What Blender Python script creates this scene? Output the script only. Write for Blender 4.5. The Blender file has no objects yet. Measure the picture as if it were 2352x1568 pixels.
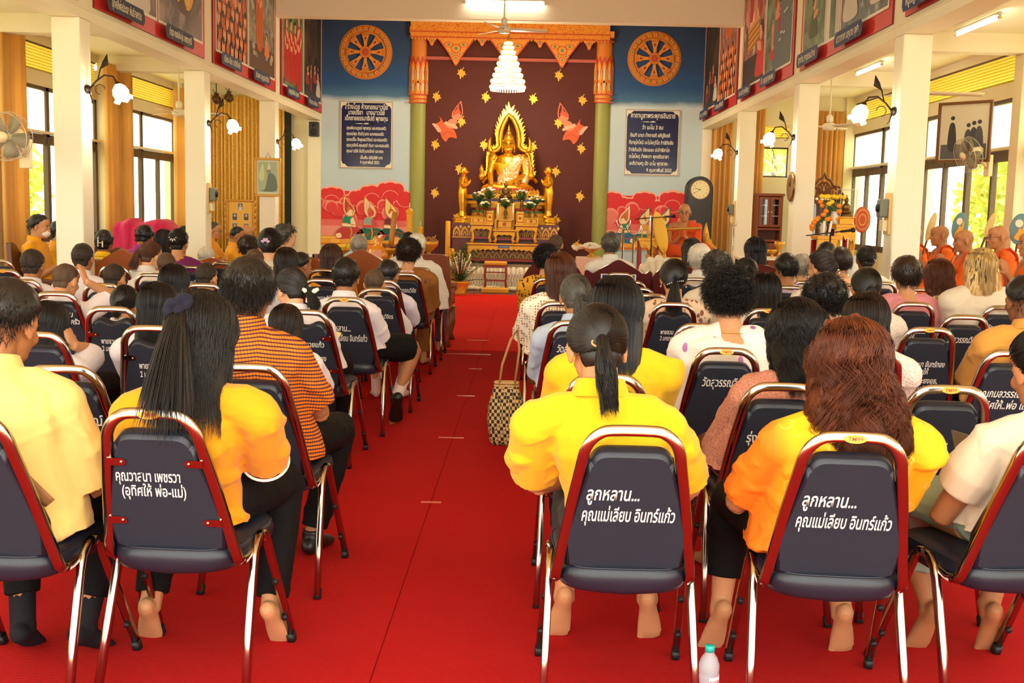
import bpy,math,random
import numpy as np
from mathutils import Vector,Matrix
S=bpy.context.scene
C=S.collection
random.seed(7)
R=math.radians
PI=math.pi
# camera
F_PX,W_PX,H_PX=2600.0,2352.0,1568.0
CAM=Vector((0.0,0.0,1.47))
_a,_p,_r=math.atan(34.2/F_PX),math.atan(302.0/F_PX),R(1.3)
_f=Vector((-math.sin(_a)*math.cos(_p),math.cos(_a)*math.cos(_p),-math.sin(_p)))
_r0=Vector((math.cos(_a),math.sin(_a),0))
_u0=_r0.cross(_f)
CR=_r0*math.cos(_r)+_u0*math.sin(_r)
CU=_u0*math.cos(_r)-_r0*math.sin(_r)
CF=_f
cam=bpy.data.cameras.new('camera')
cam.sensor_width=36.0
cam.lens=36.0*F_PX/W_PX
cam.clip_start,cam.clip_end=0.05,300
camo=bpy.data.objects.new('camera',cam)
C.objects.link(camo)
camo.matrix_world=Matrix(((CR.x,CU.x,-CF.x,CAM.x),(CR.y,CU.y,-CF.y,CAM.y),(CR.z,CU.z,-CF.z,CAM.z),(0,0,0,1)))
S.camera=camo
def ray(px,py):
 return CF+CR*((px-W_PX/2)/F_PX)-CU*((py-H_PX/2)/F_PX)
def at(px,py,Y):
 d=ray(px,py)
 return CAM+d*(Y/d.y)
def atz(px,py,z):
 d=ray(px,py)
 return CAM+d*((z-CAM.z)/d.z)
def atx(px,py,x):
 d=ray(px,py)
 return CAM+d*(x/d.x)
def proj(P):
 d=Vector(P)-CAM
 w=d.dot(CF)
 return(W_PX/2+F_PX*d.dot(CR)/w,H_PX/2-F_PX*d.dot(CU)/w)
# world, sun, exposure
S.view_settings.view_transform='Standard'
S.view_settings.look='None'
S.view_settings.gamma=1.0
S.view_settings.exposure=-0.06
S.view_settings.use_curve_mapping=False
S.cycles.use_denoising=True
S.cycles.max_bounces=7
S.cycles.diffuse_bounces=4
S.cycles.glossy_bounces=3
S.cycles.transmission_bounces=4
S.cycles.transparent_max_bounces=10
S.cycles.caustics_reflective=False
S.cycles.caustics_refractive=False
S.cycles.sample_clamp_indirect=6.0
wd=bpy.data.worlds.new('sky')
S.world=wd
wd.use_nodes=True
_bg=wd.node_tree.nodes['Background']
_bg.inputs['Color'].default_value=(1.0,0.985,0.885,1)
_bg.inputs['Strength'].default_value=5.6
sun=bpy.data.lights.new('sun','SUN')
sun.energy=9.0
sun.angle=R(3)
sun.color=(1,0.9,0.7)
so=bpy.data.objects.new('sun',sun)
C.objects.link(so)
so.rotation_euler=(R(16),R(10),0)
# helpers
def srgb(r,g,b):
 f=lambda c:(c/255/12.92)if c/255<=0.04045 else((c/255+0.055)/1.055)**2.4
 return(f(r),f(g),f(b),1.0)
MATS={}
def mat(name,col=(200,200,200),rough=0.6,metal=0.0,bump=0.0,bscale=60.0,var=0.0,vscale=5.0,emit=None,estr=0.0,sheen=0.0,coat=0.0,spec=0.5,bstretch=None,sss=0.0,trans=0.0):
 if name in MATS:
  return MATS[name]
 m=bpy.data.materials.new(name)
 m.use_nodes=True
 nt=m.node_tree
 b=nt.nodes['Principled BSDF']
 c=srgb(*col)
 b.inputs['Base Color'].default_value=c
 b.inputs['Roughness'].default_value=rough
 b.inputs['Metallic'].default_value=metal
 b.inputs['Specular IOR Level'].default_value=spec
 if sheen:
  b.inputs['Sheen Weight'].default_value=sheen
 if coat:
  b.inputs['Coat Weight'].default_value=coat
  b.inputs['Coat Roughness'].default_value=0.15
 if emit:
  b.inputs['Emission Color'].default_value=srgb(*emit)
  b.inputs['Emission Strength'].default_value=estr
 if trans:
  b.inputs['Transmission Weight'].default_value=trans
 tc=None
 if bump or var:
  tc=nt.nodes.new('ShaderNodeTexCoord')
  src=tc.outputs['Object']
  if bstretch:
   mp=nt.nodes.new('ShaderNodeMapping')
   mp.inputs['Scale'].default_value=bstretch
   nt.links.new(src,mp.inputs['Vector'])
   src=mp.outputs['Vector']
 if bump:
  n=nt.nodes.new('ShaderNodeTexNoise')
  n.inputs['Scale'].default_value=bscale
  n.inputs['Detail'].default_value=3
  bp=nt.nodes.new('ShaderNodeBump')
  bp.inputs['Strength'].default_value=bump
  bp.inputs['Distance'].default_value=0.01
  nt.links.new(src,n.inputs['Vector'])
  nt.links.new(n.outputs['Fac'],bp.inputs['Height'])
  nt.links.new(bp.outputs['Normal'],b.inputs['Normal'])
 if var:
  n=nt.nodes.new('ShaderNodeTexNoise')
  n.inputs['Scale'].default_value=vscale
  n.inputs['Detail'].default_value=4
  mx=nt.nodes.new('ShaderNodeMix')
  mx.data_type='RGBA'
  mx.inputs[6].default_value=tuple(x*(1-var)for x in c[:3])+(1,)
  mx.inputs[7].default_value=tuple(min(1,x*(1+var))for x in c[:3])+(1,)
  nt.links.new(src,n.inputs['Vector'])
  nt.links.new(n.outputs['Fac'],mx.inputs[0])
  nt.links.new(mx.outputs[2],b.inputs['Base Color'])
 MATS[name]=m
 return m
class NT:
 """small node-building helper for patterned materials"""
 def __init__(s,name,rough=0.8,metal=0.0,sheen=0.0):
  s.m=bpy.data.materials.new(name)
  MATS[name]=s.m
  s.m.use_nodes=True
  s.t=s.m.node_tree
  s.b=s.t.nodes['Principled BSDF']
  s.b.inputs['Roughness'].default_value=rough
  s.b.inputs['Metallic'].default_value=metal
  s.tc=s.t.nodes.new('ShaderNodeTexCoord')
 def n(s,kind,**kw):
  nd=s.t.nodes.new('ShaderNode'+kind)
  for k,v in kw.items():
   if k in nd.inputs:
    nd.inputs[k].default_value=v
   else:
    setattr(nd,k,v)
  return nd
 def l(s,a,b):
  s.t.links.new(a,b)
 def mp(s,scale=(1,1,1),rot=(0,0,0),loc=(0,0,0),src='Object'):
  nd=s.n('Mapping')
  nd.inputs['Scale'].default_value=scale
  nd.inputs['Rotation'].default_value=rot
  nd.inputs['Location'].default_value=loc
  s.l(s.tc.outputs[src],nd.inputs['Vector'])
  return nd.outputs['Vector']
 def math(s,op,a,b=None):
  nd=s.n('Math',operation=op)
  for i,x in enumerate((a,b)):
   if x is None:
    continue
   if isinstance(x,(int,float)):
    nd.inputs[i].default_value=x
   else:
    s.l(x,nd.inputs[i])
  return nd.outputs[0]
 def mix(s,f,a,b):
  nd=s.n('Mix',data_type='RGBA')
  for i,x in((0,f),(6,a),(7,b)):
   if isinstance(x,(int,float)):
    nd.inputs[i].default_value=x
   elif isinstance(x,tuple):
    nd.inputs[i].default_value=srgb(*x)
   else:
    s.l(x,nd.inputs[i])
  return nd.outputs[2]
 def step(s,x,thr,soft=0.02):
  nd=s.n('MapRange')
  nd.inputs['From Min'].default_value=thr-soft
  nd.inputs['From Max'].default_value=thr+soft
  s.l(x,nd.inputs['Value'])
  return nd.outputs[0]
 def bump(s,h,strength=0.3,dist=0.01):
  nd=s.n('Bump')
  nd.inputs['Strength'].default_value=strength
  nd.inputs['Distance'].default_value=dist
  s.l(h,nd.inputs['Height'])
  s.l(nd.outputs['Normal'],s.b.inputs['Normal'])
 def out(s,c):
  s.l(c,s.b.inputs['Base Color'])
  return s.m
class MB:
 def __init__(s):
  s.v,s.f,s.m,s.s=[],[],[],[]
 def add(s,vs,fs,mi=0,sm=True):
  o=len(s.v)
  s.v+=[tuple(v)for v in vs]
  s.f+=[tuple(i+o for i in f)for f in fs]
  s.m+=[mi]*len(fs)
  s.s+=[sm]*len(fs)
  return s
 def box(s,c,d,mi=0,M=None):
  x,y,z=d[0]/2,d[1]/2,d[2]/2
  vs=[Vector((sx*x,sy*y,sz*z))for sx in(-1,1)for sy in(-1,1)for sz in(-1,1)]
  if M is not None:
   vs=[M@v for v in vs]
  vs=[v+Vector(c)for v in vs]
  return s.add(vs,[(0,1,3,2),(4,6,7,5),(0,4,5,1),(2,3,7,6),(0,2,6,4),(1,5,7,3)],mi,False)
 def bx(s,x0,x1,y0,y1,z0,z1,mi=0):
  return s.box(((x0+x1)/2,(y0+y1)/2,(z0+z1)/2),(abs(x1-x0),abs(y1-y0),abs(z1-z0)),mi)
 def tube(s,pts,r,n=8,mi=0,cap=True,closed=False,up=None,sm=True,square=False):
  P=[Vector(p)for p in pts]
  k=len(P)
  if isinstance(r,(int,float,tuple)):
   r=[r]*k
  r=[(x,x)if isinstance(x,(int,float))else x for x in r]
  T=[]
  for i in range(k):
   if closed:
    t=P[(i+1)%k]-P[i-1]
   else:
    t=P[min(i+1,k-1)]-P[max(i-1,0)]
   T.append(t.normalized()if t.length>1e-9 else Vector((0,0,1)))
  u=Vector(up)if up else(Vector((1,0,0))if abs(T[0].x)<0.9 else Vector((0,1,0)))
  u=(u-T[0]*u.dot(T[0])).normalized()
  vs=[]
  for i in range(k):
   if up:
    u2=Vector(up)-T[i]*Vector(up).dot(T[i])
    u=u2.normalized()if u2.length>1e-4 else u
   else:
    u=(u-T[i]*u.dot(T[i])).normalized()
   w=T[i].cross(u)
   for j in range(n):
    a=2*PI*(j+0.5)/n
    ca,sa=math.cos(a),math.sin(a)
    if square:
     e=0.45
     ca=math.copysign(abs(ca)**e,ca)
     sa=math.copysign(abs(sa)**e,sa)
    vs.append(P[i]+u*(r[i][0]*ca)+w*(r[i][1]*sa))
  fs=[]
  for i in range(k if closed else k-1):
   a,b=i*n,((i+1)%k)*n
   for j in range(n):
    fs.append((a+j,a+(j+1)%n,b+(j+1)%n,b+j))
  if cap and not closed:
   fs.append(tuple(range(n))[::-1])
   fs.append(tuple((k-1)*n+j for j in range(n)))
  return s.add(vs,fs,mi,sm)
 def lathe(s,prof,c=(0,0,0),n=24,mi=0,sx=1,sy=1,M=None):
  vs,fs=[],[]
  for(r,z)in prof:
   for j in range(n):
    a=2*PI*j/n
    v=Vector((r*sx*math.cos(a),r*sy*math.sin(a),z))
    if M is not None:
     v=M@v
    vs.append(v+Vector(c))
  for i in range(len(prof)-1):
   for j in range(n):
    fs.append((i*n+j,i*n+(j+1)%n,(i+1)*n+(j+1)%n,(i+1)*n+j))
  fs.append(tuple(range(n))[::-1])
  fs.append(tuple((len(prof)-1)*n+j for j in range(n)))
  return s.add(vs,fs,mi)
 def ell(s,c,r,nu=14,nv=9,mi=0,M=None):
  vs,fs=[],[]
  c=Vector(c)
  for i in range(1,nv):
   t=PI*i/nv
   for j in range(nu):
    a=2*PI*j/nu
    v=Vector((r[0]*math.sin(t)*math.cos(a),r[1]*math.sin(t)*math.sin(a),r[2]*math.cos(t)))
    vs.append((M@v if M is not None else v)+c)
  for i in range(nv-2):
   for j in range(nu):
    fs.append((i*nu+j,(i+1)*nu+j,(i+1)*nu+(j+1)%nu,i*nu+(j+1)%nu))
  for z,i0,rev in((r[2],0,False),(-r[2],(nv-2)*nu,True)):
   v=Vector((0,0,z))
   vs.append((M@v if M is not None else v)+c)
   k=len(vs)-1
   for j in range(nu):
    f=(k,i0+j,i0+(j+1)%nu)
    fs.append(f[::-1]if rev else f)
  return s.add(vs,fs,mi)
 def prism(s,pts,O,U,V,depth,mi=0,mi_side=None):
  """polygon in the frame O,U,V, given thickness along U x V (towards the viewer side)"""
  O,U,V=Vector(O),Vector(U),Vector(V)
  N=U.cross(V).normalized()
  n=len(pts)
  a=[O+U*p[0]+V*p[1]for p in pts]
  b=[p+N*depth for p in a]
  s.add(b,[tuple(range(n))],mi,False)
  if depth:
   s.add(a,[tuple(range(n))[::-1]],mi,False)
   s.add(a+b,[(i,(i+1)%n,n+(i+1)%n,n+i)for i in range(n)],mi if mi_side is None else mi_side,False)
  return s
 def mesh(s,name):
  me=bpy.data.meshes.new(name)
  me.from_pydata(s.v,[],s.f)
  me.polygons.foreach_set('material_index',s.m)
  me.polygons.foreach_set('use_smooth',s.s)
  me.update()
  return me
def obj(name,g,mats,parent=None,bevel=0,loc=None,seg=2,autosmooth=False):
 me=g.mesh(name)if isinstance(g,MB)else g
 if mats is not None and not len(me.materials):
  for m in(mats if isinstance(mats,(list,tuple))else[mats]):
   me.materials.append(m)
 o=bpy.data.objects.new(name,me)
 C.objects.link(o)
 if parent is not None:
  o.parent=parent
 if loc is not None:
  o.location=loc
 if bevel:
  b=o.modifiers.new('bevel','BEVEL')
  b.width=bevel
  b.segments=seg
  b.limit_method='ANGLE'
  b.angle_limit=R(40)
 return o
def tag(o,label,cat,group=None,kind=None):
 o['label']=label
 o['category']=cat
 if group:
  o['group']=group
 if kind:
  o['kind']=kind
 return o
def lamp(name,loc,watts,col,parent=None,r=.08):
 l=bpy.data.lights.new(name,'POINT');l.energy=watts;l.color=col;l.shadow_soft_size=r
 o=bpy.data.objects.new(name,l);C.objects.link(o);o.location=loc
 if parent is not None:
  o.parent=parent
 return o
def thing(name,label,cat,loc=(0,0,0),rz=0.0,group=None):
 o=bpy.data.objects.new(name,None)
 o.empty_display_size=0.1
 C.objects.link(o)
 o.location=loc
 o.rotation_euler=(0,0,rz)
 return tag(o,label,cat,group)
def struct(name,g,mats,bevel=0):
 o=obj(name,g,mats,None,bevel)
 o['kind']='structure'
 return o
def dup(root,loc,rz,label,group=None):
 r=root.copy()
 C.objects.link(r)
 r.location=loc
 r.rotation_euler=(0,0,rz)
 r['label']=label
 if group:
  r['group']=group
 for ch in list(root.children):
  c=ch.copy()
  C.objects.link(c)
  c.parent=r
  for g in list(ch.children):
   d=g.copy()
   C.objects.link(d)
   d.parent=c
 return r
_TXT={}
def text_geo(body,size,align='CENTER',bold=0.0):
 """writing as flat polygons in the x-z plane facing -y, as (verts, faces)"""
 key=(body,size,align,bold)
 if key not in _TXT:
  c=bpy.data.curves.new('writing','FONT')
  c.body=body
  c.size=size
  c.align_x=align
  c.offset=min(bold,.016)*size
  c.resolution_u=5
  o=bpy.data.objects.new('writing',c)
  C.objects.link(o)
  dg=bpy.context.evaluated_depsgraph_get()
  me=bpy.data.meshes.new_from_object(o.evaluated_get(dg))
  vs=[(v.co.x,v.co.y)for v in me.vertices]
  fs=[tuple(p.vertices)for p in me.polygons]
  bpy.data.objects.remove(o)
  bpy.data.curves.remove(c)
  bpy.data.meshes.remove(me)
  _TXT[key]=(vs,fs)
 return _TXT[key]
def put_text(mb,body,size,O,U,V,off,mi,align='CENTER',bold=0.0,shear=0.0,width=None):
 vs,fs=text_geo(body,size,align,bold)
 if not vs:
  return
 O,U,V=Vector(O),Vector(U),Vector(V)
 N=U.cross(V).normalized()
 k=1.0
 if width:
  xs=[v[0]for v in vs]
  k=width/max(1e-6,max(xs)-min(xs))
 mb.add([O+U*((x+shear*y)*k)+V*y+N*off for x,y in vs],fs,mi,False)
def disc(r,n=28,cx=0,cy=0,ry=None):
 ry=ry or r
 return[(cx+r*math.cos(2*PI*i/n),cy+ry*math.sin(2*PI*i/n))for i in range(n)]
def rect(x0,y0,x1,y1):
 return[(x0,y0),(x1,y0),(x1,y1),(x0,y1)]
def remeshed(mb,voxel,name,smooth=4,fac=0.5):
 me=mb.mesh('tmp')
 o=bpy.data.objects.new('tmp',me)
 C.objects.link(o)
 m=o.modifiers.new('r','REMESH')
 m.mode='VOXEL'
 m.voxel_size=voxel
 if smooth:
  sm=o.modifiers.new('s','SMOOTH')
  sm.factor=fac
  sm.iterations=smooth
 dg=bpy.context.evaluated_depsgraph_get()
 r=bpy.data.meshes.new_from_object(o.evaluated_get(dg))
 r.name=name
 bpy.data.objects.remove(o)
 bpy.data.meshes.remove(me)
 r.polygons.foreach_set('use_smooth',[True]*len(r.polygons))
 return r
def fold(me,amp,freq,seed,axis=(1,1,2.2),mask=None):
 """soft cloth folds: move vertices along their normals by a few crossed waves"""
 rng=np.random.RandomState(seed)
 n=len(me.vertices)
 co=np.empty(n*3)
 me.vertices.foreach_get('co',co)
 co=co.reshape(-1,3)
 no=np.empty(n*3)
 me.vertex_normals.foreach_get('vector',no)
 no=no.reshape(-1,3)
 h=np.zeros(n)
 for k in range(7):
  d=rng.normal(size=3)*np.array(axis)
  d/=np.linalg.norm(d)
  fr=freq*rng.uniform(0.5,1.8)
  w=co@d*fr+1.5*np.sin(co@rng.normal(size=3)*freq*0.35+rng.uniform(0,6))+rng.uniform(0,6)
  h+=(1-2*np.abs(np.sin(w)))/fr*freq
 h*=amp/3.2
 h=np.clip(h,-.4*amp,1.3*amp)
 if mask is not None:
  h*=mask(co)
 co=co+no*h[:,None]
 me.vertices.foreach_set('co',co.ravel())
 me.update()
 return me
# the room
XL,XR,CW=-4.1,3.3,0.26
YC=[10.4,14.35,18.3]
YW=22.3
OL,OR_=-6.95,6.2
ZB,ZA,ZN=3.11,3.76,5.7
Y0=-1.0
m_wall=mat('cream_plaster',(243,234,208),0.75,bump=0.06,bscale=30,var=0.03,vscale=2)
m_col=mat('column_paint',(245,238,214),0.6,bump=0.05,bscale=25,var=0.03,vscale=3)
m_ceil=mat('ceiling_paint',(240,232,208),0.8)
m_tile=mat('floor_tile',(205,195,170),0.35,var=0.06,vscale=3)
g=MB();g.bx(OL-0.2,OR_+0.2,Y0,YW+0.3,-0.12,0.0)
struct('floor',g,m_tile)
g=MB();g.bx(XL-CW,XR+CW,Y0,YW+0.3,ZN,ZN+0.12)
struct('ceiling',g,m_ceil)
for nm,x0,x1 in(('ceiling_left',OL,XL-CW),('ceiling_right',XR+CW,OR_)):
 g=MB();g.bx(x0,x1,Y0,YW+0.2,ZA,ZA+0.1)
 struct(nm,g,m_ceil)
for nm,x0,x1 in(('wall_left_upper',XL-CW,XL),('wall_right_upper',XR,XR+CW)):
 g=MB();g.bx(x0,x1,Y0,YW,ZB,ZN)
 xs=x1 if 'left' in nm else x0
 sg=1 if 'left' in nm else-1
 g.bx(xs,xs+sg*0.012,Y0,YW,ZB+0.085,ZB+0.095)
 struct(nm,g,m_wall)
for x0,x1 in((XL-CW,XL),(XR,XR+CW)):
 for y in[2.5,6.45]+YC:
  if y<10 and True:
   if y<3:
    continue
  g=MB();g.bx(x0,x1,y,y+CW,0,ZB)
  struct('column',g,m_col,0.012)
 g=MB()
 xa=x0 if x0<0 else x0
 g.bx(x0,x1,YW-0.05,YW+0.1,0,ZB)
 struct('column',g,m_col,0.012)
for x0,x1 in((OL,XL-CW),(XR+CW,OR_)):
 for y in[6.45]+YC:
  g=MB();g.bx(x0,x1,y,y+CW,3.53,ZA)
  struct('trim_beam',g,m_wall)
g=MB();g.bx(XL,XR,18.3,18.56,4.43,ZN)
struct('trim_cross_beam',g,mat('beam_paint',(236,222,196),0.75,var=0.02),0.01)
def gradz(name,stops,z0,z1,rough=0.75):
 q=NT(name,rough)
 sx=q.n('SeparateXYZ');q.l(q.tc.outputs['Object'],sx.inputs[0])
 nz=q.n('TexNoise',Scale=1.6,Detail=4.0);q.l(q.tc.outputs['Object'],nz.inputs['Vector'])
 h=q.math('ADD',sx.outputs['Z'],q.math('MULTIPLY',q.math('SUBTRACT',nz.outputs['Fac'],0.5),0.16))
 mr=q.n('MapRange');mr.inputs['From Min'].default_value=z0;mr.inputs['From Max'].default_value=z1
 q.l(h,mr.inputs['Value'])
 cr=q.n('ValToRGB')
 el=cr.color_ramp.elements
 el[0].position,el[0].color=stops[0][0],srgb(*stops[0][1])
 el[1].position,el[1].color=stops[-1][0],srgb(*stops[-1][1])
 for p,c in stops[1:-1]:
  e=el.new(p);e.color=srgb(*c)
 q.l(mr.outputs[0],cr.inputs[0])
 return q.out(cr.outputs[0])
zb1=at(840,235,YW).z
m_sky=gradz('painted_sky',[(0,(186,208,226)),(0.60,(196,216,230)),(0.70,(206,222,232)),(0.722,(72,120,162)),(0.77,(38,84,142)),(0.86,(36,70,116)),(1,(32,58,100))],0,5.0)
m_maroon=mat('maroon_wall',(88,26,19),0.7,bump=0.05,bscale=40,var=0.08,vscale=6)
xa,xb=at(961,300,YW).x,at(1383,300,YW).x
g=MB()
g.bx(XL-CW,xa,YW,YW+0.2,0,ZN,0)
g.bx(xb,XR+CW,YW,YW+0.2,0,ZN,0)
g.bx(xa,xb,YW,YW+0.2,0,ZN,1)
struct('wall_altar',g,[m_sky,m_maroon])
g=MB();g.bx(xa,xb,YW-0.05,YW,at(1170,141,YW).z,at(1170,134,YW).z)
struct('trim_ledge',g,mat('ledge_paint',(190,90,76),0.5))
m_aw=mat('aisle_wall',(236,224,186),0.75)
g=MB();g.bx(OL,XL-CW,YW,YW+0.2,0,ZA)
struct('wall_left_end',g,m_aw)
wx0,wx1=at(1748,340,YW).x,at(1812,340,YW).x
wz0,wz1=at(1775,407,YW).z,at(1775,338,YW).z
lz0,lz1=at(1775,318,YW).z,at(1775,290,YW).z
g=MB()
g.bx(XR+CW,wx0,YW,YW+0.2,0,ZA)
g.bx(wx1,OR_,YW,YW+0.2,0,ZA)
g.bx(wx0,wx1,YW,YW+0.2,0,wz0)
g.bx(wx0,wx1,YW,YW+0.2,wz1,lz0)
g.bx(wx0,wx1,YW,YW+0.2,lz1,ZA)
struct('wall_right_end',g,m_aw)
m_frame=mat('window_frame_brown',(92,74,52),0.6,var=0.1,vscale=8)
def glass_mat(name,tint,alpha,frosted=False):
 q=NT(name,0.1)
 nt=q.t
 o=nt.nodes['Material Output']
 tr=q.n('BsdfTransparent');tr.inputs['Color'].default_value=tint
 if frosted:
  gl=q.n('BsdfTranslucent');gl.inputs['Color'].default_value=tint
 else:
  gl=q.n('BsdfGlossy');gl.inputs['Roughness'].default_value=0.03
 mx=q.n('MixShader');mx.inputs[0].default_value=alpha
 q.l(tr.outputs[0],mx.inputs[1]);q.l(gl.outputs[0],mx.inputs[2]);q.l(mx.outputs[0],o.inputs['Surface'])
 return q.m
m_glass=glass_mat('clear_glass',(0.97,0.98,0.95,1),0.07)
m_frost=glass_mat('frosted_glass',(1,0.98,0.92,1),0.75,True)
m_yslat=mat('yellow_louvre',(240,214,90),0.5)
m_ledge=mat('cream_ledge',(240,226,190),0.6)
bays=[(-1.0,2.5),(2.76,6.45),(6.71,10.4),(10.66,14.35),(14.61,18.3),(18.56,YW)]
wn=0
for side,xw in(('left',OL),('right',OR_)):
 sg=-1 if side=='left' else 1
 g=MB()
 x0,x1=(xw-0.14,xw)if sg<0 else(xw,xw+0.14)
 g.bx(x0,x1,Y0,YW+0.2,0,0.86)
 g.bx(x0,x1,Y0,YW+0.2,3.06,3.26)
 g.bx(x0,x1,Y0,YW+0.2,3.64,ZA)
 for y in[2.5,6.45]+YC+[YW-0.08]:
  a,b=(xw-0.2,xw+0.16)if sg<0 else(xw-0.16,xw+0.2)
  g.bx(a,b,y+.003,y+0.257,0,3.53 if y<22 else ZA)
 struct('wall_'+side,g,m_aw)
 for bi,(ya,yb)in enumerate(bays):
  if yb<6 or(side=='left' and yb<10):
   pass
  wn+=1
  xc=xw+sg*0.05
  f=MB();gl=MB();fr=MB();sl=MB();ld=MB()
  t=0.06
  for z in(0.88,2.36,3.04):
   f.bx(xc-0.03,xc+0.03,ya,yb,z-0.03,z+0.03)
  nsp=4
  for i in range(nsp+1):
   y=ya+0.03+(yb-ya-0.06)*i/nsp
   w=0.05 if i%2==0 else 0.032
   f.bx(xc-0.035,xc+0.035,y-w,y+w,0.86,2.36)
   if i%2==0:
    f.bx(xc-0.03,xc+0.03,y-w,y+w,2.36,3.06)
   if i<nsp:
    y2=ya+0.03+(yb-ya-0.06)*(i+1)/nsp
    for z in(0.93,2.29):
     f.bx(xc-0.025,xc+0.025,y,y2,z-0.04,z+0.04)
  gl.bx(xc-0.004,xc+0.004,ya,yb,0.9,2.33)
  fr.bx(xc-0.004,xc+0.004,ya,yb,2.4,3.0)
  for k in range(9):
   z=3.28+k*0.042
   sl.box((xc,(ya+yb)/2,z),(0.05,yb-ya,0.006),0,Matrix.Rotation(R(38*sg),3,'Y'))
  f.bx(xc-0.03,xc+0.03,ya,yb,3.62,3.66)
  ld.bx(xw-0.05,xw+0.05,ya,yb,2.395,2.43)
  w=obj('window_%d'%wn,f,m_frame)
  w['kind']='structure'
  obj('pane',gl,m_glass,w)
  obj('frosted_pane',fr,m_frost,w)
  obj('louvre',sl,m_yslat,w)
  obj('ledge',ld,m_ledge,w)
f=MB();gl=MB();sl=MB()
yw=YW+0.08
for x in(wx0,wx1-0.02):
 f.bx(x,x+0.03,yw-0.03,yw+0.03,wz0,wz1)
for z in(wz0,wz1-0.03):
 f.bx(wx0,wx1,yw-0.03,yw+0.03,z,z+0.03)
gl.bx(wx0,wx1,yw-0.003,yw+0.003,wz0,wz1)
for k in range(6):
 sl.box(((wx0+wx1)/2,yw,lz0+(lz1-lz0)*(k+0.5)/6),(wx1-wx0,0.05,0.006),0,Matrix.Rotation(R(-35),3,'X'))
w=obj('window_%d'%(wn+1),f,m_frame);w['kind']='structure'
obj('pane',gl,m_glass,w);obj('louvre',sl,m_yslat,w)
# carpets
q=NT('red_ribbed_carpet',0.95)
q.b.inputs['Specular IOR Level'].default_value=0.12
wv=q.n('TexWave',wave_type='BANDS',bands_direction='Y');wv.inputs['Scale'].default_value=48;wv.inputs['Distortion'].default_value=0.8
q.l(q.tc.outputs['Object'],wv.inputs['Vector'])
nz=q.n('TexNoise',Scale=180.0,Detail=2.0);q.l(q.tc.outputs['Object'],nz.inputs['Vector'])
n2=q.n('TexNoise',Scale=1.3,Detail=4.0);q.l(q.tc.outputs['Object'],n2.inputs['Vector'])
c1=q.mix(n2.outputs['Fac'],(178,22,22),(198,29,27))
c2=q.mix(q.math('MULTIPLY',nz.outputs['Fac'],0.35),c1,(146,14,14))
hgt=q.math('ADD',wv.outputs['Fac'],nz.outputs['Fac'])
q.bump(hgt,0.5,0.006)
m_carpet=q.out(c2)
m_carpet2=mat('red_carpet_painted_light',(224,34,26),.95,bump=.4,bscale=180,var=.06,vscale=2,spec=.1)  # far strips: light near the altar painted in as a brighter red
sx_=-0.46
yj=11.62
for x0,x1,y0,y1,z,lb in((sx_-3.4,sx_-0.0008,Y0,yj,0.012,'red ribbed carpet strip left of the aisle seam, under the nearer chairs'),(sx_+0.0008,XR-0.02,Y0,yj,0.012,'red ribbed carpet strip right of the aisle seam, under the nearer chairs'),
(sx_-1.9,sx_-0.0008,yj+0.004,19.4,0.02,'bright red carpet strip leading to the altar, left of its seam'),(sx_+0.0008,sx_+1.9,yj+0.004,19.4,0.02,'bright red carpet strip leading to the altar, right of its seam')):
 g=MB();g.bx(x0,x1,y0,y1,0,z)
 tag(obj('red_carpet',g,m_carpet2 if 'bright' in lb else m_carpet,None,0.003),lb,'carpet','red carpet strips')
g=MB();g.bx(XL-1.9,sx_-3.42,Y0,19,0,0.011)
tag(obj('red_carpet',g,m_carpet),'red carpet strip at the far left under the outermost chairs','carpet','red carpet strips')
g=MB();g.bx(XR,OR_-0.3,Y0,19,0,0.011)
tag(obj('red_carpet',g,m_carpet),'red carpet strip at the far right under the outermost chairs','carpet','red carpet strips')
m_tape=mat('old_clear_tape',(214,96,76),0.3)
for i,(px,py,w,lb)in enumerate([(990,1153,0.10,'faded strip of tape nearest the camera on the aisle carpet seam'),(1036,1005,0.16,'strip of tape across the aisle seam, second from the camera'),
(1070,909,0.14,'strip of tape across the aisle seam level with the woven bag handles'),(1092,847,0.12,'short strip of tape across the seam beyond the woven bag'),
(1070,813,0.5,'long strip of tape where the two red carpets meet'),(1098,783,0.24,'strip of tape on the red carpet leading to the altar')]):
 p=atz(px,py,0.013)
 z=0.0215 if p.y>yj else 0.0135
 g=MB();g.box((p.x,p.y,z),(w,0.028,0.002))
 tag(obj('tape_strip',g,m_tape),lb,'tape','tape on the aisle carpet')
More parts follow.
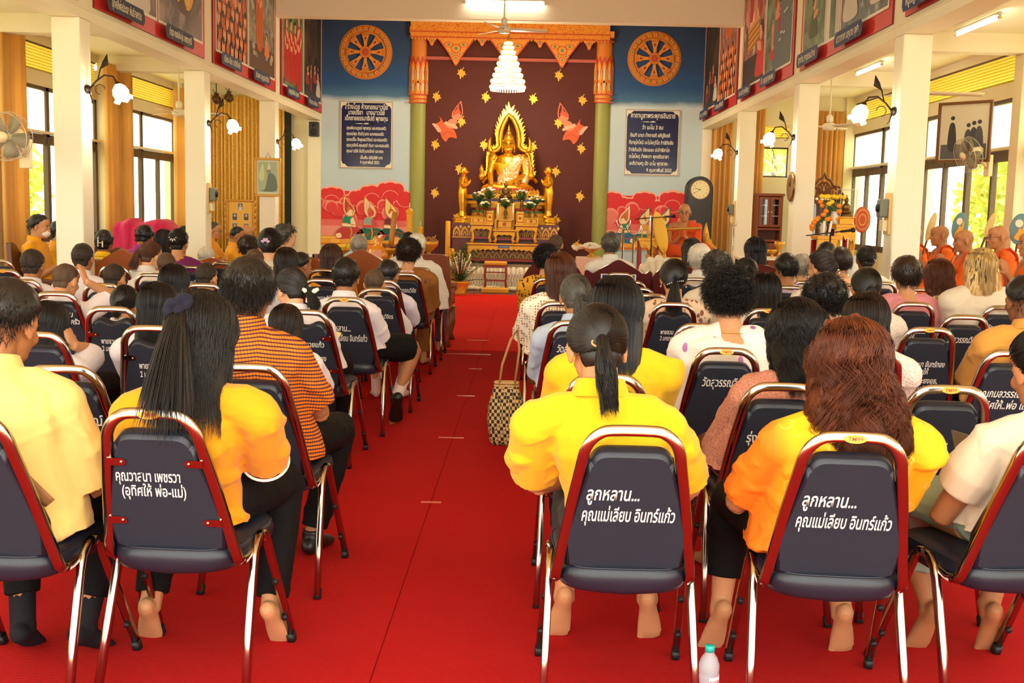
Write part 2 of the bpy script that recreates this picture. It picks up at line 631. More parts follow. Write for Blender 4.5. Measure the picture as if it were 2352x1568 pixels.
# painted work on flat faces
class Paint:
 def __init__(s,O,U,V,step=0.0012,base=0.002):
  s.O,s.U,s.V=Vector(O),Vector(U),Vector(V)
  s.N=s.U.cross(s.V).normalized()
  s.mb=MB();s.cols=[];s.k=0;s.step=step;s.base=base
 def idx(s,col):
  if col not in s.cols:
   s.cols.append(col)
  return s.cols.index(col)
 def p(s,pts,col,lay=None):
  s.k+=1
  off=s.base+s.step*(s.k*0.12 if lay is None else lay)
  s.mb.add([s.O+s.U*x+s.V*y+s.N*off for x,y in pts],[tuple(range(len(pts)))],s.idx(col),False)
 def line(s,pts,w,col,closed=False):
  n=len(pts)
  rng=range(n if closed else n-1)
  for i in rng:
   a,b=Vector(pts[i]),Vector(pts[(i+1)%n])
   d=b-a
   if d.length<1e-6:
    continue
   t=Vector((-d.y,d.x)).normalized()*w/2
   s.p([a-t,b-t,b+t,a+t],col)
 def mats(s):
  out=[]
  for c in s.cols:
   if isinstance(c,str):
    out.append(MATS[c])
   else:
    out.append(mat('paint_%d_%d_%d'%c,c,0.65))
  return out
 def text(s,body,size,x,y,col,bold=0.02,width=None,align='CENTER'):
  s.k+=1
  put_text(s.mb,body,size,s.O+s.U*x+s.V*y,s.U,s.V,s.base+s.step*s.k*0.12,s.idx(col),align,bold,0,width)
 def obj(s,name,parent=None):
  return obj(name,s.mb,s.mats(),parent)
def xf(pts,x,y,sc,flip=1,rot=0.0):
 c,s_=math.cos(rot),math.sin(rot)
 return[(x+flip*sc*(px*c-py*s_),y+sc*(px*s_+py*c))for px,py in pts]
def smooth_poly(pts,n=4):
 """closed Catmull-Rom through the points"""
 out=[]
 k=len(pts)
 for i in range(k):
  p0,p1,p2,p3=(Vector(pts[(i+j-1)%k])for j in range(4))
  for t in range(n):
   u=t/n
   out.append(tuple(0.5*((2*p1)+(p2-p0)*u+(2*p0-5*p1+4*p2-p3)*u*u+(3*p1-p0-3*p2+p3)*u**3)))
 return out
AW=(0,YW,0),(1,0,0),(0,0,1)
def wp(px,py):
 v=at(px,py,YW)
 return(v.x,v.z)
def kneeling(P,x,y,sc,flip,top,skirt,skin,halo_rim,halo):
 q=lambda pts,c,n=4:P.p(smooth_poly(xf(pts,x,y,sc,flip),n),c)
 tear=[(-0.16,0.98),(-0.06,0.86),(0.06,0.74),(0.115,0.62),(0.09,0.52),(0.0,0.47),(-0.10,0.52),(-0.165,0.62),(-0.175,0.78)]
 P.p(xf(tear,x,y,sc,flip),halo_rim)
 P.p(xf([(0.86*(a+0.03)-0.03,0.86*(b-0.68)+0.67)for a,b in tear],x,y,sc,flip),(250,226,170))
 P.p(xf([(0.74*(a+0.03)-0.03,0.74*(b-0.68)+0.67)for a,b in tear],x,y,sc,flip),halo)
 q([(-0.30,0.0),(-0.33,0.12),(-0.22,0.24),(0.0,0.29),(0.2,0.24),(0.3,0.12),(0.22,0.02),(0.1,0.14),(0.02,0.02),(-0.1,0.0)],skirt)
 q([(-0.30,0.02),(-0.32,0.10),(-0.22,0.12),(-0.2,0.03)],skin)
 q([(0.2,0.03),(0.27,0.12),(0.32,0.10),(0.26,0.0)],skin)
 P.line(xf([(-0.28,0.15),(-0.1,0.1),(0.05,0.2),(0.24,0.16)],x,y,sc,flip),0.016*sc,(190,60,40))
 P.line(xf([(0.0,0.27),(0.03,0.15),(0.0,0.03)],x,y,sc,flip),0.03*sc,(226,150,70))
 q([(-0.14,0.27),(-0.17,0.42),(-0.12,0.50),(0.0,0.51),(0.05,0.44),(0.04,0.27)],top)
 q([(-0.18,0.34),(-0.17,0.28),(0.02,0.27),(0.06,0.32),(-0.08,0.33)],skin)
 q([(0.02,0.30),(0.0,0.42),(0.05,0.47),(0.09,0.40),(0.12,0.28),(0.07,0.26)],skin)
 P.line(xf([(-0.19,0.34),(-0.06,0.34)],x,y,sc,flip),0.02*sc,(226,160,70))
 P.line(xf([(0.0,0.31),(0.10,0.31)],x,y,sc,flip),0.016*sc,(200,110,50))
 q([(-0.06,0.52),(-0.075,0.60),(-0.03,0.665),(0.03,0.65),(0.06,0.60),(0.04,0.545),(0.0,0.52)],skin)
 q([(-0.085,0.60),(-0.08,0.68),(-0.05,0.72),(-0.045,0.82),(-0.025,0.72),(0.03,0.67),(0.045,0.635),(-0.02,0.645),(-0.045,0.60)],(196,112,40))
 P.line(xf([(0.02,0.605),(0.045,0.605)],x,y,sc,flip),0.008*sc,(60,30,20))
 P.line(xf([(0.035,0.56),(0.05,0.562)],x,y,sc,flip),0.008*sc,(180,40,40))
 P.line(xf([(-0.07,0.50),(0.02,0.50)],x,y,sc,flip),0.02*sc,(230,170,80))
def clouds(P,x0,x1,ztop,zbot,seed,tops):
 rr=random.Random(seed)
 P.p(rect(x0,zbot,x1,ztop-0.12),(222,44,48))
 P.p(rect(x0,zbot,x1,zbot+(ztop-zbot)*0.22),(238,150,140))
 P.p(rect(x0,zbot+(ztop-zbot)*0.22,x1,zbot+(ztop-zbot)*0.34),(232,108,104))
 cl=lambda pts:[(min(x1,max(x0,a)),b)for a,b in pts]
 for cx,cz,r in tops:
  P.p(cl(disc(r,24,cx,cz)),(250,178,160))
  for da in(.6,2.5):
   P.p(cl(disc(r*.62,20,cx+r*.8*math.cos(da),cz+r*.25)),(250,178,160))
 for cx,cz,r in tops:
  P.p(cl(disc(r*.88,24,cx,cz-r*.07)),(222,44,48))
  for da in(.6,2.5):
   P.p(cl(disc(r*.52,20,cx+r*.8*math.cos(da),cz+r*.2)),(222,44,48))
 for cx,cz,r in tops:
  if r>.19:
   P.line(cl([(cx+r*.7*math.cos(a),cz-r*.5+r*.6*math.sin(a))for a in[R(20+15*i)for i in range(11)]]),.018,(244,140,130))
 for i in range(12):
  cx=rr.uniform(x0+0.1,x1-0.1);cz=rr.uniform(zbot+0.35,ztop-0.35);r=rr.uniform(0.08,0.16)
  P.p([(min(x1,max(x0,a)),b)for a,b in disc(r,18,cx,cz)],(244,140,130))
  P.p([(min(x1,max(x0,a)),b)for a,b in disc(r*0.86,18,cx+0.008,cz-r*0.16)],(226,62,62)if cz>zbot+0.55 else(234,120,114))
for side in('left','right'):
 P=Paint(*AW)
 if side=='left':
  x0,x1=XL+0.005,wp(943,480)[0]
  zt,zb_=wp(840,425)[1],wp(840,546)[1]
  tp=[(wp(762,450),.24),(wp(800,462),.16),(wp(827,455),.22),(wp(855,446),.24),(wp(897,440),.26),(wp(930,456),.2),(wp(778,476),.2),(wp(880,470),.2)]
  fl=[(806,447,548,(24,140,110),(190,60,60),(250,222,190),(226,110,40),(196,50,60)),(854,450,551,(150,170,160),(30,110,80),(214,70,80),(226,150,80),(240,190,170)),
(902,452,552,(110,40,40),(24,90,80),(250,226,196),(214,110,50),(246,214,120))]
  nm='painted red cloud bank with three kneeling figures on the wall left of the altar'
 else:
  x0,x1=wp(1385,480)[0],XR-0.005
  zt,zb_=wp(1490,436)[1],wp(1490,556)[1]
  tp=[(wp(1405,458),.2),(wp(1430,470),.2),(wp(1455,470),.18),(wp(1480,460),.22),(wp(1510,478),.2),(wp(1545,462),.26),(wp(1580,470),.22),(wp(1400,480),.2)]
  fl=[(1432,472,558,(24,140,110),(40,110,150),(250,222,190),(230,220,180),(214,110,80)),(1478,474,560,(226,160,60),(24,120,90),(250,222,190),(40,130,110),(246,214,150)),
(1524,474,562,(24,130,110),(30,110,80),(250,222,190),(40,130,120),(246,220,170))]
  nm='painted red cloud bank with three kneeling figures on the wall right of the altar'
 clouds(P,x0,x1,zt,zb_,3 if side=='left' else 5,[(a[0],a[1],r*0.85)for a,r in tp])
 root=thing('wall_mural',nm,'mural',(0,0,0),0,'wall murals beside the altar')
 P.obj('cloud_bank',root)
 for k,f in enumerate(fl):
  Pf=Paint(*AW,base=0.034)
  a,b=wp(f[0],f[1]),wp(f[0],f[2])
  kneeling(Pf,a[0],b[1],(a[1]-b[1])*1.03,1 if side=='left' else-1,*f[3:])
  Pf.obj('kneeling_figure',root)
 Pb=Paint(*AW,base=0.03)
 z1,z0=zb_+0.03,zb_-0.16
 Pb.p(rect(x0,z0,x1,z1),(228,150,50))
 Pb.p(rect(x0,z1-0.045,x1,z1-0.02),(250,200,90));Pb.p(rect(x0,z0+0.02,x1,z0+0.04),(200,90,30))
 for i in range(9):
  xx=x0+(x1-x0)*(i+0.5)/9
  Pb.p(rect(xx-0.1,z0+0.055,xx+0.08,z1-0.06),(248,186,74)if i%2 else(236,164,56))
 Pb.obj('painted_dais',root)
 wc=wp(840,120)if side=='left' else wp(1503,135)
 rr_=0.515
 Pw=Paint((wc[0],YW,wc[1]),(1,0,0),(0,0,1),base=0.004)
 gold,dk=(226,142,44),(150,44,24)
 def ring(r0,r1,col,n=48):
  for i in range(n):
   a0,a1=2*PI*i/n,2*PI*(i+1)/n
   Pw.p([(r0*math.cos(a0),r0*math.sin(a0)),(r1*math.cos(a0),r1*math.sin(a0)),(r1*math.cos(a1),r1*math.sin(a1)),(r0*math.cos(a1),r0*math.sin(a1))],col,0 if col==gold else 1)
 ring(0.355,rr_,gold)
 ring(0.495,0.502,dk);ring(0.385,0.393,dk);ring(0.355,0.362,dk)
 for i in range(24):
  a=2*PI*i/24
  M=Matrix.Rotation(a,2)
  for(u,v,w,h,c)in((0.444,0,0.07,0.085,dk),(0.444,0,0.058,0.072,(236,160,60)),(0.444,0,0.026,0.034,(60,130,70)if i%2 else(206,80,50))):
   pts=[M@Vector((u+sx*w/2,v+sy*h/2))for sx,sy in((-1,-1),(1,-1),(1,1),(-1,1))]
   Pw.p(pts,c)
 for i in range(8):
  M=Matrix.Rotation(2*PI*i/8,2)
  Pw.p([M@Vector(p)for p in[(0.09,-0.026),(0.19,-0.032),(0.30,-0.062),(0.36,-0.075),(0.36,0.075),(0.30,0.062),(0.19,0.032),(0.09,0.026)]],gold)
  for u,h in((0.31,0.06),(0.335,0.066),(0.22,0.03)):
   Pw.p([M@Vector(p)for p in[(u,-h),(u+0.008,-h),(u+0.008,h),(u,h)]],dk)
  Pw.p([M@Vector(p)for p in[(0.23,0),(0.26,-0.028),(0.295,0),(0.26,0.028)]],dk)
 Pw.p(disc(0.115),dk);Pw.p(disc(0.108),(214,120,40));Pw.p(disc(0.07),dk);Pw.p(disc(0.062),(206,100,44))
 for i in range(8):
  Pw.p(disc(0.014,10,0.036*math.cos(i*PI/4),0.036*math.sin(i*PI/4)),(160,50,30))
 tag(Pw.obj('wheel_emblem'),'large painted gold eight-spoked wheel on dark blue wall %s of the altar'%side,'wheel emblem','painted wheels')
def plaque(pl,lines,label):
 (xa_,za_),(xb_,zb_)=wp(*pl[0]),wp(*pl[1])
 w,h=xb_-xa_,za_-zb_
 root=thing('wall_plaque',label,'plaque',((xa_+xb_)/2,YW-0.002,zb_),0,'dark blue plaques')
 g=MB();g.bx(-w/2,w/2,-0.022,0,0,h)
 obj('board',g,mat('plaque_edge',(214,206,190),0.3),root,0.004)
 P=Paint((0,-0.022,0),(1,0,0),(0,0,1),base=0.001)
 navy='plaque_navy'
 if navy not in MATS:
  mat(navy,(14,14,70),0.22,spec=.35)
 P.p(rect(-w/2+0.012,0.012,w/2-0.012,h-0.012),(120,40,40));P.p(rect(-w/2+0.02,0.02,w/2-0.02,h-0.02),(232,226,214))
 c=0.12;a,b=w/2-0.035,h-0.035
 P.p([(-a+c,0.035),(a-c,0.035),(a-c*.6,0.035+c*.4),(a-c*.2,0.035+c*.5),(a,0.035+c),(a,b-c),(a-c*.2,b-c*.5),(a-c*.6,b-c*.4),(a-c,b),(-a+c,b),(-a+c*.6,b-c*.4),(-a+c*.2,b-c*.5),(-a,b-c),(-a,0.035+c),(-a+c*.2,0.035+c*.5),(-a+c*.6,0.035+c*.4)],navy)
 white=(240,236,226)
 for(t,sz,y,wd,dx)in lines:
  if t=='~':
   P.p([(-0.24,h*y),(-0.1,h*y+.008),(0,h*y-.01),(0.1,h*y+.008),(0.24,h*y),(0.1,h*y-.006),(0,h*y+.018),(-0.1,h*y-.006)],white)
  else:
   P.text(t,sz*1.15,dx*w,h*y,white,0.03,wd*w if wd else None)
 P.obj('lettering_face',root)
plaque(((781,231),(902,389)),[('สร้างโดย ห้างทองเสาวนีย์',.115,.88,.80,0),('นายปรีชา   นางเสาวนีย์',.105,.80,.68,0),('เด็กชายธรรมาธิปต์ พุทธทุน',.105,.715,.80,0),('~',0,.665,0,0),
('คุณพ่อสมบูรณ์ พุทธทุน และครอบครัว',.075,.58,.74,0),('คุณแม่พุด ตันติสุนทร และครอบครัว',.075,.495,.70,-.02),('คุณแม่ชื้น ตั้งพูลผลวิวัฒน์ และครอบครัว',.075,.41,.76,.01),('คุณสุรศักดิ์-คุณศุภลี ตันชา และครอบครัว',.075,.325,.80,.03),('คุณเสาวนีย์ ตันติสุนทรรักษ์ และคณะ',.075,.24,.70,-.02),('เป็นเงิน 650,000 บาท',.075,.145,.42,.1),('9 กุมภาพันธ์ 2552',.07,.075,.36,.07)],
'dark blue plaque with white writing under the wheel left of the altar')
plaque(((1437,250),(1558,405)),[('คาถาบูชาพระพุทธชินราช',.115,.87,.80,0),('~',0,.81,0,0),('ว่า นะโม 3 จบ',.095,.70,.38,0),('อิเมทิ นานา สักกาเรหิ อภิปูชิเตหิ',.085,.585,.72,-.04),('ทีฆายุโกโหมิ อะโรโคสุขิโต สิทธิกิจจัง',.085,.475,.80,-.02),('สิทธิกัมมัง ปิยะมะมะ ปะสิทธิลาโภ',.085,.365,.74,-.05),('ชะโยโหตุ สัพพะทา พุทธชินราชา',.085,.265,.72,-.05),('อะภิปาเลตุ มัง นะโม พุทธายะ',.085,.16,.70,-.05),('9 กุมภาพันธ์ 2552',.08,.06,.46,.14)],
'dark blue plaque with white writing under the wheel right of the altar')
q=NT('green_gold_diamonds',0.45)
v=q.mp((9.5,9.5,6.5),(0,R(45),0))
bk=q.n('TexChecker');bk.inputs['Scale'].default_value=1.0
wa=q.n('TexWave',wave_type='BANDS',bands_direction='X');wa.inputs['Scale'].default_value=0.9
wb=q.n('TexWave',wave_type='BANDS',bands_direction='Z');wb.inputs['Scale'].default_value=0.9
q.l(v,wa.inputs['Vector']);q.l(v,wb.inputs['Vector'])
mxm=q.math('MAXIMUM',wa.outputs['Fac'],wb.outputs['Fac'])
c=q.mix(q.step(mxm,0.86,0.05),(176,158,66),(66,128,70))
c=q.mix(q.step(mxm,0.97,0.02),c,(150,176,100))
m_green=q.out(c)
q=NT('orange_scales',0.45)
v=q.mp((16,16,10),(0,R(45),0))
wa=q.n('TexWave',wave_type='BANDS',bands_direction='X');wa.inputs['Scale'].default_value=0.9
wb=q.n('TexWave',wave_type='BANDS',bands_direction='Z');wb.inputs['Scale'].default_value=0.9
q.l(v,wa.inputs['Vector']);q.l(v,wb.inputs['Vector'])
mxm=q.math('MAXIMUM',wa.outputs['Fac'],wb.outputs['Fac'])
m_orange=q.out(q.mix(q.step(mxm,0.9,0.06),(226,140,44),(206,92,24)))
for side,pc,pt in(('left',960,62),('right',1383,74)):
 x=wp(pc,300)[0]
 root=thing('trim_pilaster','green diamond-patterned pilaster with orange lotus capital on the %s of the altar'%side,'pilaster',(x,YW-0.001,0),0,'altar pilasters')
 root['kind']='structure'
 z1=wp(pc,238)[1];z2=wp(pc,150)[1];z3=wp(pc,pt)[1]
 def half(r,z0,z1):
  g=MB()
  n=10
  pr=[(r*math.cos(PI*i/n+PI),0.6*r*math.sin(PI*i/n+PI))for i in range(n+1)]
  vs=[(a,b,z0)for a,b in pr]+[(a,b,z1)for a,b in pr]
  g.add(vs,[(i,i+1,n+2+i,n+1+i)for i in range(n)])
  g.add(vs,[tuple(range(n+1))[::-1],tuple(range(n+1,2*n+2))],0,False)
  return g
 obj('shaft',half(0.145,0,z1),m_green,root)
 obj('upper_shaft',half(0.15,z2,z3),m_orange,root)
 cap_=MB()
 cap_.mi=0
 g=half(0.165,z1,z1+0.22)
 for row,(zz,hh,ww,nn)in enumerate(((z1+0.16,0.32,0.06,5),(z1+0.36,z2-z1-0.2,0.062,5))):
  for i in range(nn):
   a=PI+PI*(i+0.5)/nn
   cx,cy=0.15*math.cos(a),0.09*math.sin(a)
   U=Vector((-math.sin(a),math.cos(a)*0.6,0)).normalized()
   tip=[(-ww,0),(ww,0),(ww*1.25,hh*.45),(ww*.7,hh*.8),(0,hh),(-ww*.7,hh*.8),(-ww*1.25,hh*.45)]
   O=Vector((cx,cy,zz))
   if U.cross(Vector((0,0,1))).y>0:
    U=-U
   g.prism(tip,O,U,(0,0,1),0.02,1)
   g.prism([(a_*.7,b_*.8+.02)for a_,b_ in tip],O,U,(0,0,1),0.026,0)
   g.prism([(a_*.3,b_*.5+.08)for a_,b_ in tip],O,U,(0,0,1),0.03,2)
 for zz in(z1,z1+0.07,z1+0.15):
  g.bx(-0.175,0.175,-0.115,0,zz,zz+0.025,1)
 obj('lotus_capital',g,[mat('gold_orange_paint',(232,152,44),0.4),mat('red_orange_paint',(196,66,24),0.45),mat('pale_gem_paint',(200,206,160),0.3)],root)
 g=MB();g.bx(-0.17,0.17,-0.12,0,z3-0.12,z3,0);g.bx(-0.175,0.175,-0.125,0,z3-0.13,z3-0.115,1);g.bx(-0.175,0.175,-0.125,0,z3-0.2,z3-0.185,1)
 obj('abacus',g,[MATS['gold_orange_paint'],MATS['red_orange_paint']],root)
xa2,xb2=wp(945,80)[0],wp(1400,80)[0]
zt=wp(1170,64)[1];zb2=wp(1170,92)[1]
root=thing('altar_valance','orange-gold valance of pointed hanging triangles above the altar','valance',(0,YW-0.1,0))
q=NT('gold_scroll_paint',0.4)
nz=q.n('TexNoise',Scale=22.0,Detail=3.0,Distortion=2.5);q.l(q.tc.outputs['Object'],nz.inputs['Vector'])
m_scroll=q.out(q.mix(q.step(nz.outputs['Fac'],0.56,0.04),(236,156,44),(206,90,22)))
g=MB();g.bx(xa2,xb2,-0.04,0.1,zb2,zt+0.3,0)
for z,mi in((zb2,1),(zb2+0.05,2),(zb2+0.1,1)):
 g.bx(xa2,xb2,-0.05,0,z,z+0.018,mi)
for i in range(60):
 xx=xa2+(xb2-xa2)*(i+.5)/60
 g.prism([(-0.03,0),(0.03,0),(0.0,-0.05)],(xx,-0.03,zb2),(1,0,0),(0,0,1),0.012,0)
obj('band',g,[m_scroll,MATS['red_orange_paint'],MATS['gold_orange_paint']],root)
def triangle(px,ptip,half,big):
 x,zt_=wp(px,ptip)
 g=MB()
 hh=zb2-zt_
 tri=[(-half,hh),(half,hh),(half*.42,hh*.45),(0.02,0.0),(-0.02,0.0),(-half*.42,hh*.45)]
 O=(x,-0.012,zt_)
 g.prism(tri,O,(1,0,0),(0,0,1),0.02,1)
 g.prism([(a*.9,hh*.06+b*.93)for a,b in tri],O,(1,0,0),(0,0,1),0.026,0)
 P=lambda pts,k,mi:g.prism(pts,O,(1,0,0),(0,0,1),0.027+k*0.003,mi)
 if big:
  for cx,cy,rx,ry in((0,.62,.16,.3),(-.38,.76,.15,.18),(.38,.76,.15,.18),(-.2,.42,.1,.16),(.2,.42,.1,.16),(0,.28,.1,.2)):
   P(disc(rx*half*1.6,18,cx*half,cy*hh,ry*hh*.55),1,1)
   P(disc(rx*half*1.35,18,cx*half,cy*hh,ry*hh*.46),2,0)
   P(disc(rx*half*.5,12,cx*half,cy*hh,ry*hh*.22),3,2)
 else:
  P(disc(half*.45,14,0,hh*.62,hh*.25),1,1);P(disc(half*.36,14,0,hh*.62,hh*.2),2,0);P(disc(half*.16,12,0,hh*.64,hh*.12),3,2)
 obj('pendant',g,[MATS['gold_orange_paint'],MATS['red_orange_paint'],mat('teal_gem_paint',(90,140,120),0.2)],root)
for px,tip,hw,big in((1048,153,.37,1),(1170,158,.40,1),(1290,158,.37,1),(993,107,.12,0),(1108,108,.12,0),(1240,112,.12,0),(1352,117,.12,0)):
 triangle(px,tip,hw,big)
m_leaf=mat('gilt_leaf',(214,164,52),0.35,0.6,bump=0.3,bscale=90)
leafp=[(.16,-.62),(.22,-.42),(.14,-.26),(.36,-.30),(.30,-.08),(.52,.10),(.30,.16),(.22,.34),(.06,.26),(-.06,.34),(-.02,.62),(-.10,.62),(-.14,.32),(-.30,.36),(-.28,.16),(-.52,.10),(-.30,-.06),(-.36,-.32),(-.12,-.26),(.06,-.44)]
for i,(px,py)in enumerate([(1060,168),(1284,173),(1003,222),(1116,223),(1225,227),(1338,230),(1000,332),(1112,333),(1224,337),(1335,341),(1055,388),(1277,394),(999,443),(1332,451),(1060,279),(1283,282),(996,553),(1326,564),(1050,500),(1277,505)]):
 x,z=wp(px,py)
 g=MB();g.prism(xf(leafp,0,0,0.19,1,R(-20 if i%2 else-28)),(0,0,0),(1,0,0),(0,0,1),0.012)
 vs=[(0,-.6),(.03,-.6),(.0,.5)]
 o=obj('gilt_leaf',g,m_leaf,None,0,(x,YW-0.001,z))
 row=['top','second','third','fourth','fifth','sixth','seventh','lowest']
 tag(o,['gilt leaf on the maroon wall under the left large valance pendant','gilt leaf on the maroon wall under the right large valance pendant','gilt leaf beside the left capital on the maroon wall','gilt leaf left of the chandelier bottom on the maroon wall',
'gilt leaf right of the chandelier bottom on the maroon wall','gilt leaf beside the right capital on the maroon wall','gilt leaf left below the left flying figure','gilt leaf just left of the statue flame arch','gilt leaf just right of the statue flame arch',
'gilt leaf right below the right flying figure','gilt leaf above the head of the left standing statue','gilt leaf above the head of the right standing statue','gilt leaf midway beside the left green pilaster','gilt leaf midway beside the right green pilaster',
'gilt leaf overlapping the left flying figure face','gilt leaf overlapping the right flying figure face','gilt leaf low on the maroon wall behind the big yellow candle','gilt leaf low on the maroon wall above the pink table',
'gilt leaf by the foot of the left standing statue','gilt leaf by the foot of the right standing statue'][i],'wall leaf','gilt leaves on the maroon wall')
for side,px,py,fl in(('left',1035,285,1),('right',1308,290,-1)):
 x,z=wp(px,py)
 P=Paint((x,YW,z),(1,0,0),(0,0,1),base=0.016)
 sk,rd,dk=(238,140,108),(226,96,52),(190,60,36)
 Q=lambda pts,c:P.p(smooth_poly(xf(pts,0,0,0.9,fl),3),c)
 tear=[(.22,.5),(.25,.38),(.265,.24),(.23,.12),(.12,.08),(.02,.15),(.03,.25),(.12,.38)]
 P.p(xf(tear,0,0,.9,fl),(244,130,96));P.p(xf([(0.82*(a-.15)+.15,.82*(b-.27)+.27)for a,b in tear],0,0,.9,fl),'maroon_wall')
 Q([(-.32,-.02),(-.22,.06),(-.24,.16),(-.14,.02),(-.06,-.08),(-.18,-.22)],rd)
 Q([(-.22,-.10),(-.2,-.26),(-.1,-.38),(-.04,-.30),(.04,-.28),(.14,-.30),(.1,-.16),(.0,-.02),(-.12,-.04)],rd)
 Q([(-.4,.0),(-.3,-.01),(-.2,-.14),(-.26,-.18),(-.34,-.08)],(244,176,156))
 Q([(-.1,-.04),(-.04,.08),(.06,.12),(.14,.08),(.1,-.04),(.0,-.1)],sk)
 Q([(-.1,.06),(-.14,.0),(-.02,-.04),(.1,-.1),(.16,-.08),(.08,.0),(-.04,.02)],(248,180,152))
 Q([(.06,.10),(.05,.2),(.12,.25),(.2,.22),(.22,.14),(.14,.09)],sk)
 Q([(.05,.18),(.08,.28),(.13,.32),(.17,.46),(.18,.32),(.22,.24),(.14,.22)],(232,92,60))
 P.line(xf([(-.2,-.26),(-.06,-.16),(.08,-.22)],0,0,.9,fl),.012,dk)
 P.line(xf([(-.1,-.02),(.08,-.04)],0,0,.9,fl),.016,(240,190,120))
 tag(P.obj('flying_figure_relief'),'pink-orange painted flying figure with pointed headdress, %s of the statue'%side,'wall figure','flying figures')
# frieze paintings
m_red=mat('banner_red',(206,36,34),0.5)
def scene_mat(name,c1,c2,c3,sc):
 q=NT(name,0.5)
 nz=q.n('TexNoise',Scale=sc,Detail=5.0,Distortion=1.2);q.l(q.tc.outputs['Object'],nz.inputs['Vector'])
 c=q.mix(q.step(nz.outputs['Fac'],0.5,0.12),c1,c2)
 n2=q.n('TexNoise',Scale=sc*2.3,Detail=3.0);q.l(q.tc.outputs['Object'],n2.inputs['Vector'])
 return q.out(q.mix(q.step(n2.outputs['Fac'],0.6,0.08),c,c3))
pal={'green':scene_mat('scene_green',(70,96,66),(120,150,110),(36,60,40),2.5),'dark':scene_mat('scene_dark',(46,40,38),(82,66,56),(24,24,26),2.0),'swirl':scene_mat('scene_swirl',(116,92,98),(60,46,40),(150,126,120),1.4),'pink':scene_mat('scene_pink',(160,104,96),(96,70,66),(206,170,160),2.4),
'rock':scene_mat('scene_rock',(170,160,146),(96,90,80),(110,130,86),4.0),'blue':scene_mat('scene_blue',(96,110,116),(60,74,84),(160,166,164),3.0)}
def robed(P,x,y,h,robe,skin,hair=(40,28,22),kneel=False,sash=None,flip=1):
 Q=lambda pts,c:P.p(smooth_poly(xf(pts,x,y,h,flip),3),c)
 if kneel:
  Q([(-.26,0),(-.28,.2),(-.1,.42),(.08,.44),(.2,.3),(.3,.16),(.3,0)],robe)
  Q([(-.02,.3),(.2,.34),(.26,.42),(.2,.44),(.02,.42)],skin)
  P.p(disc(.12*h,14,x+flip*.02*h,y+.56*h),skin)
  P.p(xf([(-.13,.54),(-.08,.68),(.04,.7),(.1,.64),(.0,.62),(-.06,.52)],x,y,h,flip),hair)
 else:
  Q([(-.13,0),(-.17,.35),(-.15,.68),(-.05,.78),(.06,.78),(.15,.68),(.17,.35),(.12,0)],robe)
  Q([(-.05,.76),(.1,.72),(.15,.6),(.04,.62)],skin)
  Q([(-.14,.6),(.0,.46),(.12,.5),(.1,.56),(-.02,.54),(-.1,.66)],skin)
  P.p(disc(.075*h,14,x+flip*.01*h,y+.87*h,.09*h),skin)
  P.p(xf([(-.08,.86),(-.06,.96),(.03,.98),(.08,.92),(-.02,.93),(-.05,.82)],x,y,h,flip),hair)
  P.line(xf([(-.12,.3),(-.02,.5),(.1,.66)],x,y,h,flip),.02*h,sash or tuple(int(c*.7)for c in robe))
  P.line(xf([(.06,.05),(.08,.4)],x,y,h,flip),.012*h,tuple(int(c*.72)for c in robe))
  P.line(xf([(-.06,.05),(-.05,.42)],x,y,h,flip),.012*h,tuple(int(c*.72)for c in robe))
ORG,REDR,WHT,SKN,YEL,PNK=(206,96,32),(190,40,32),(214,206,200),(226,160,126),(222,168,50),(226,140,130)
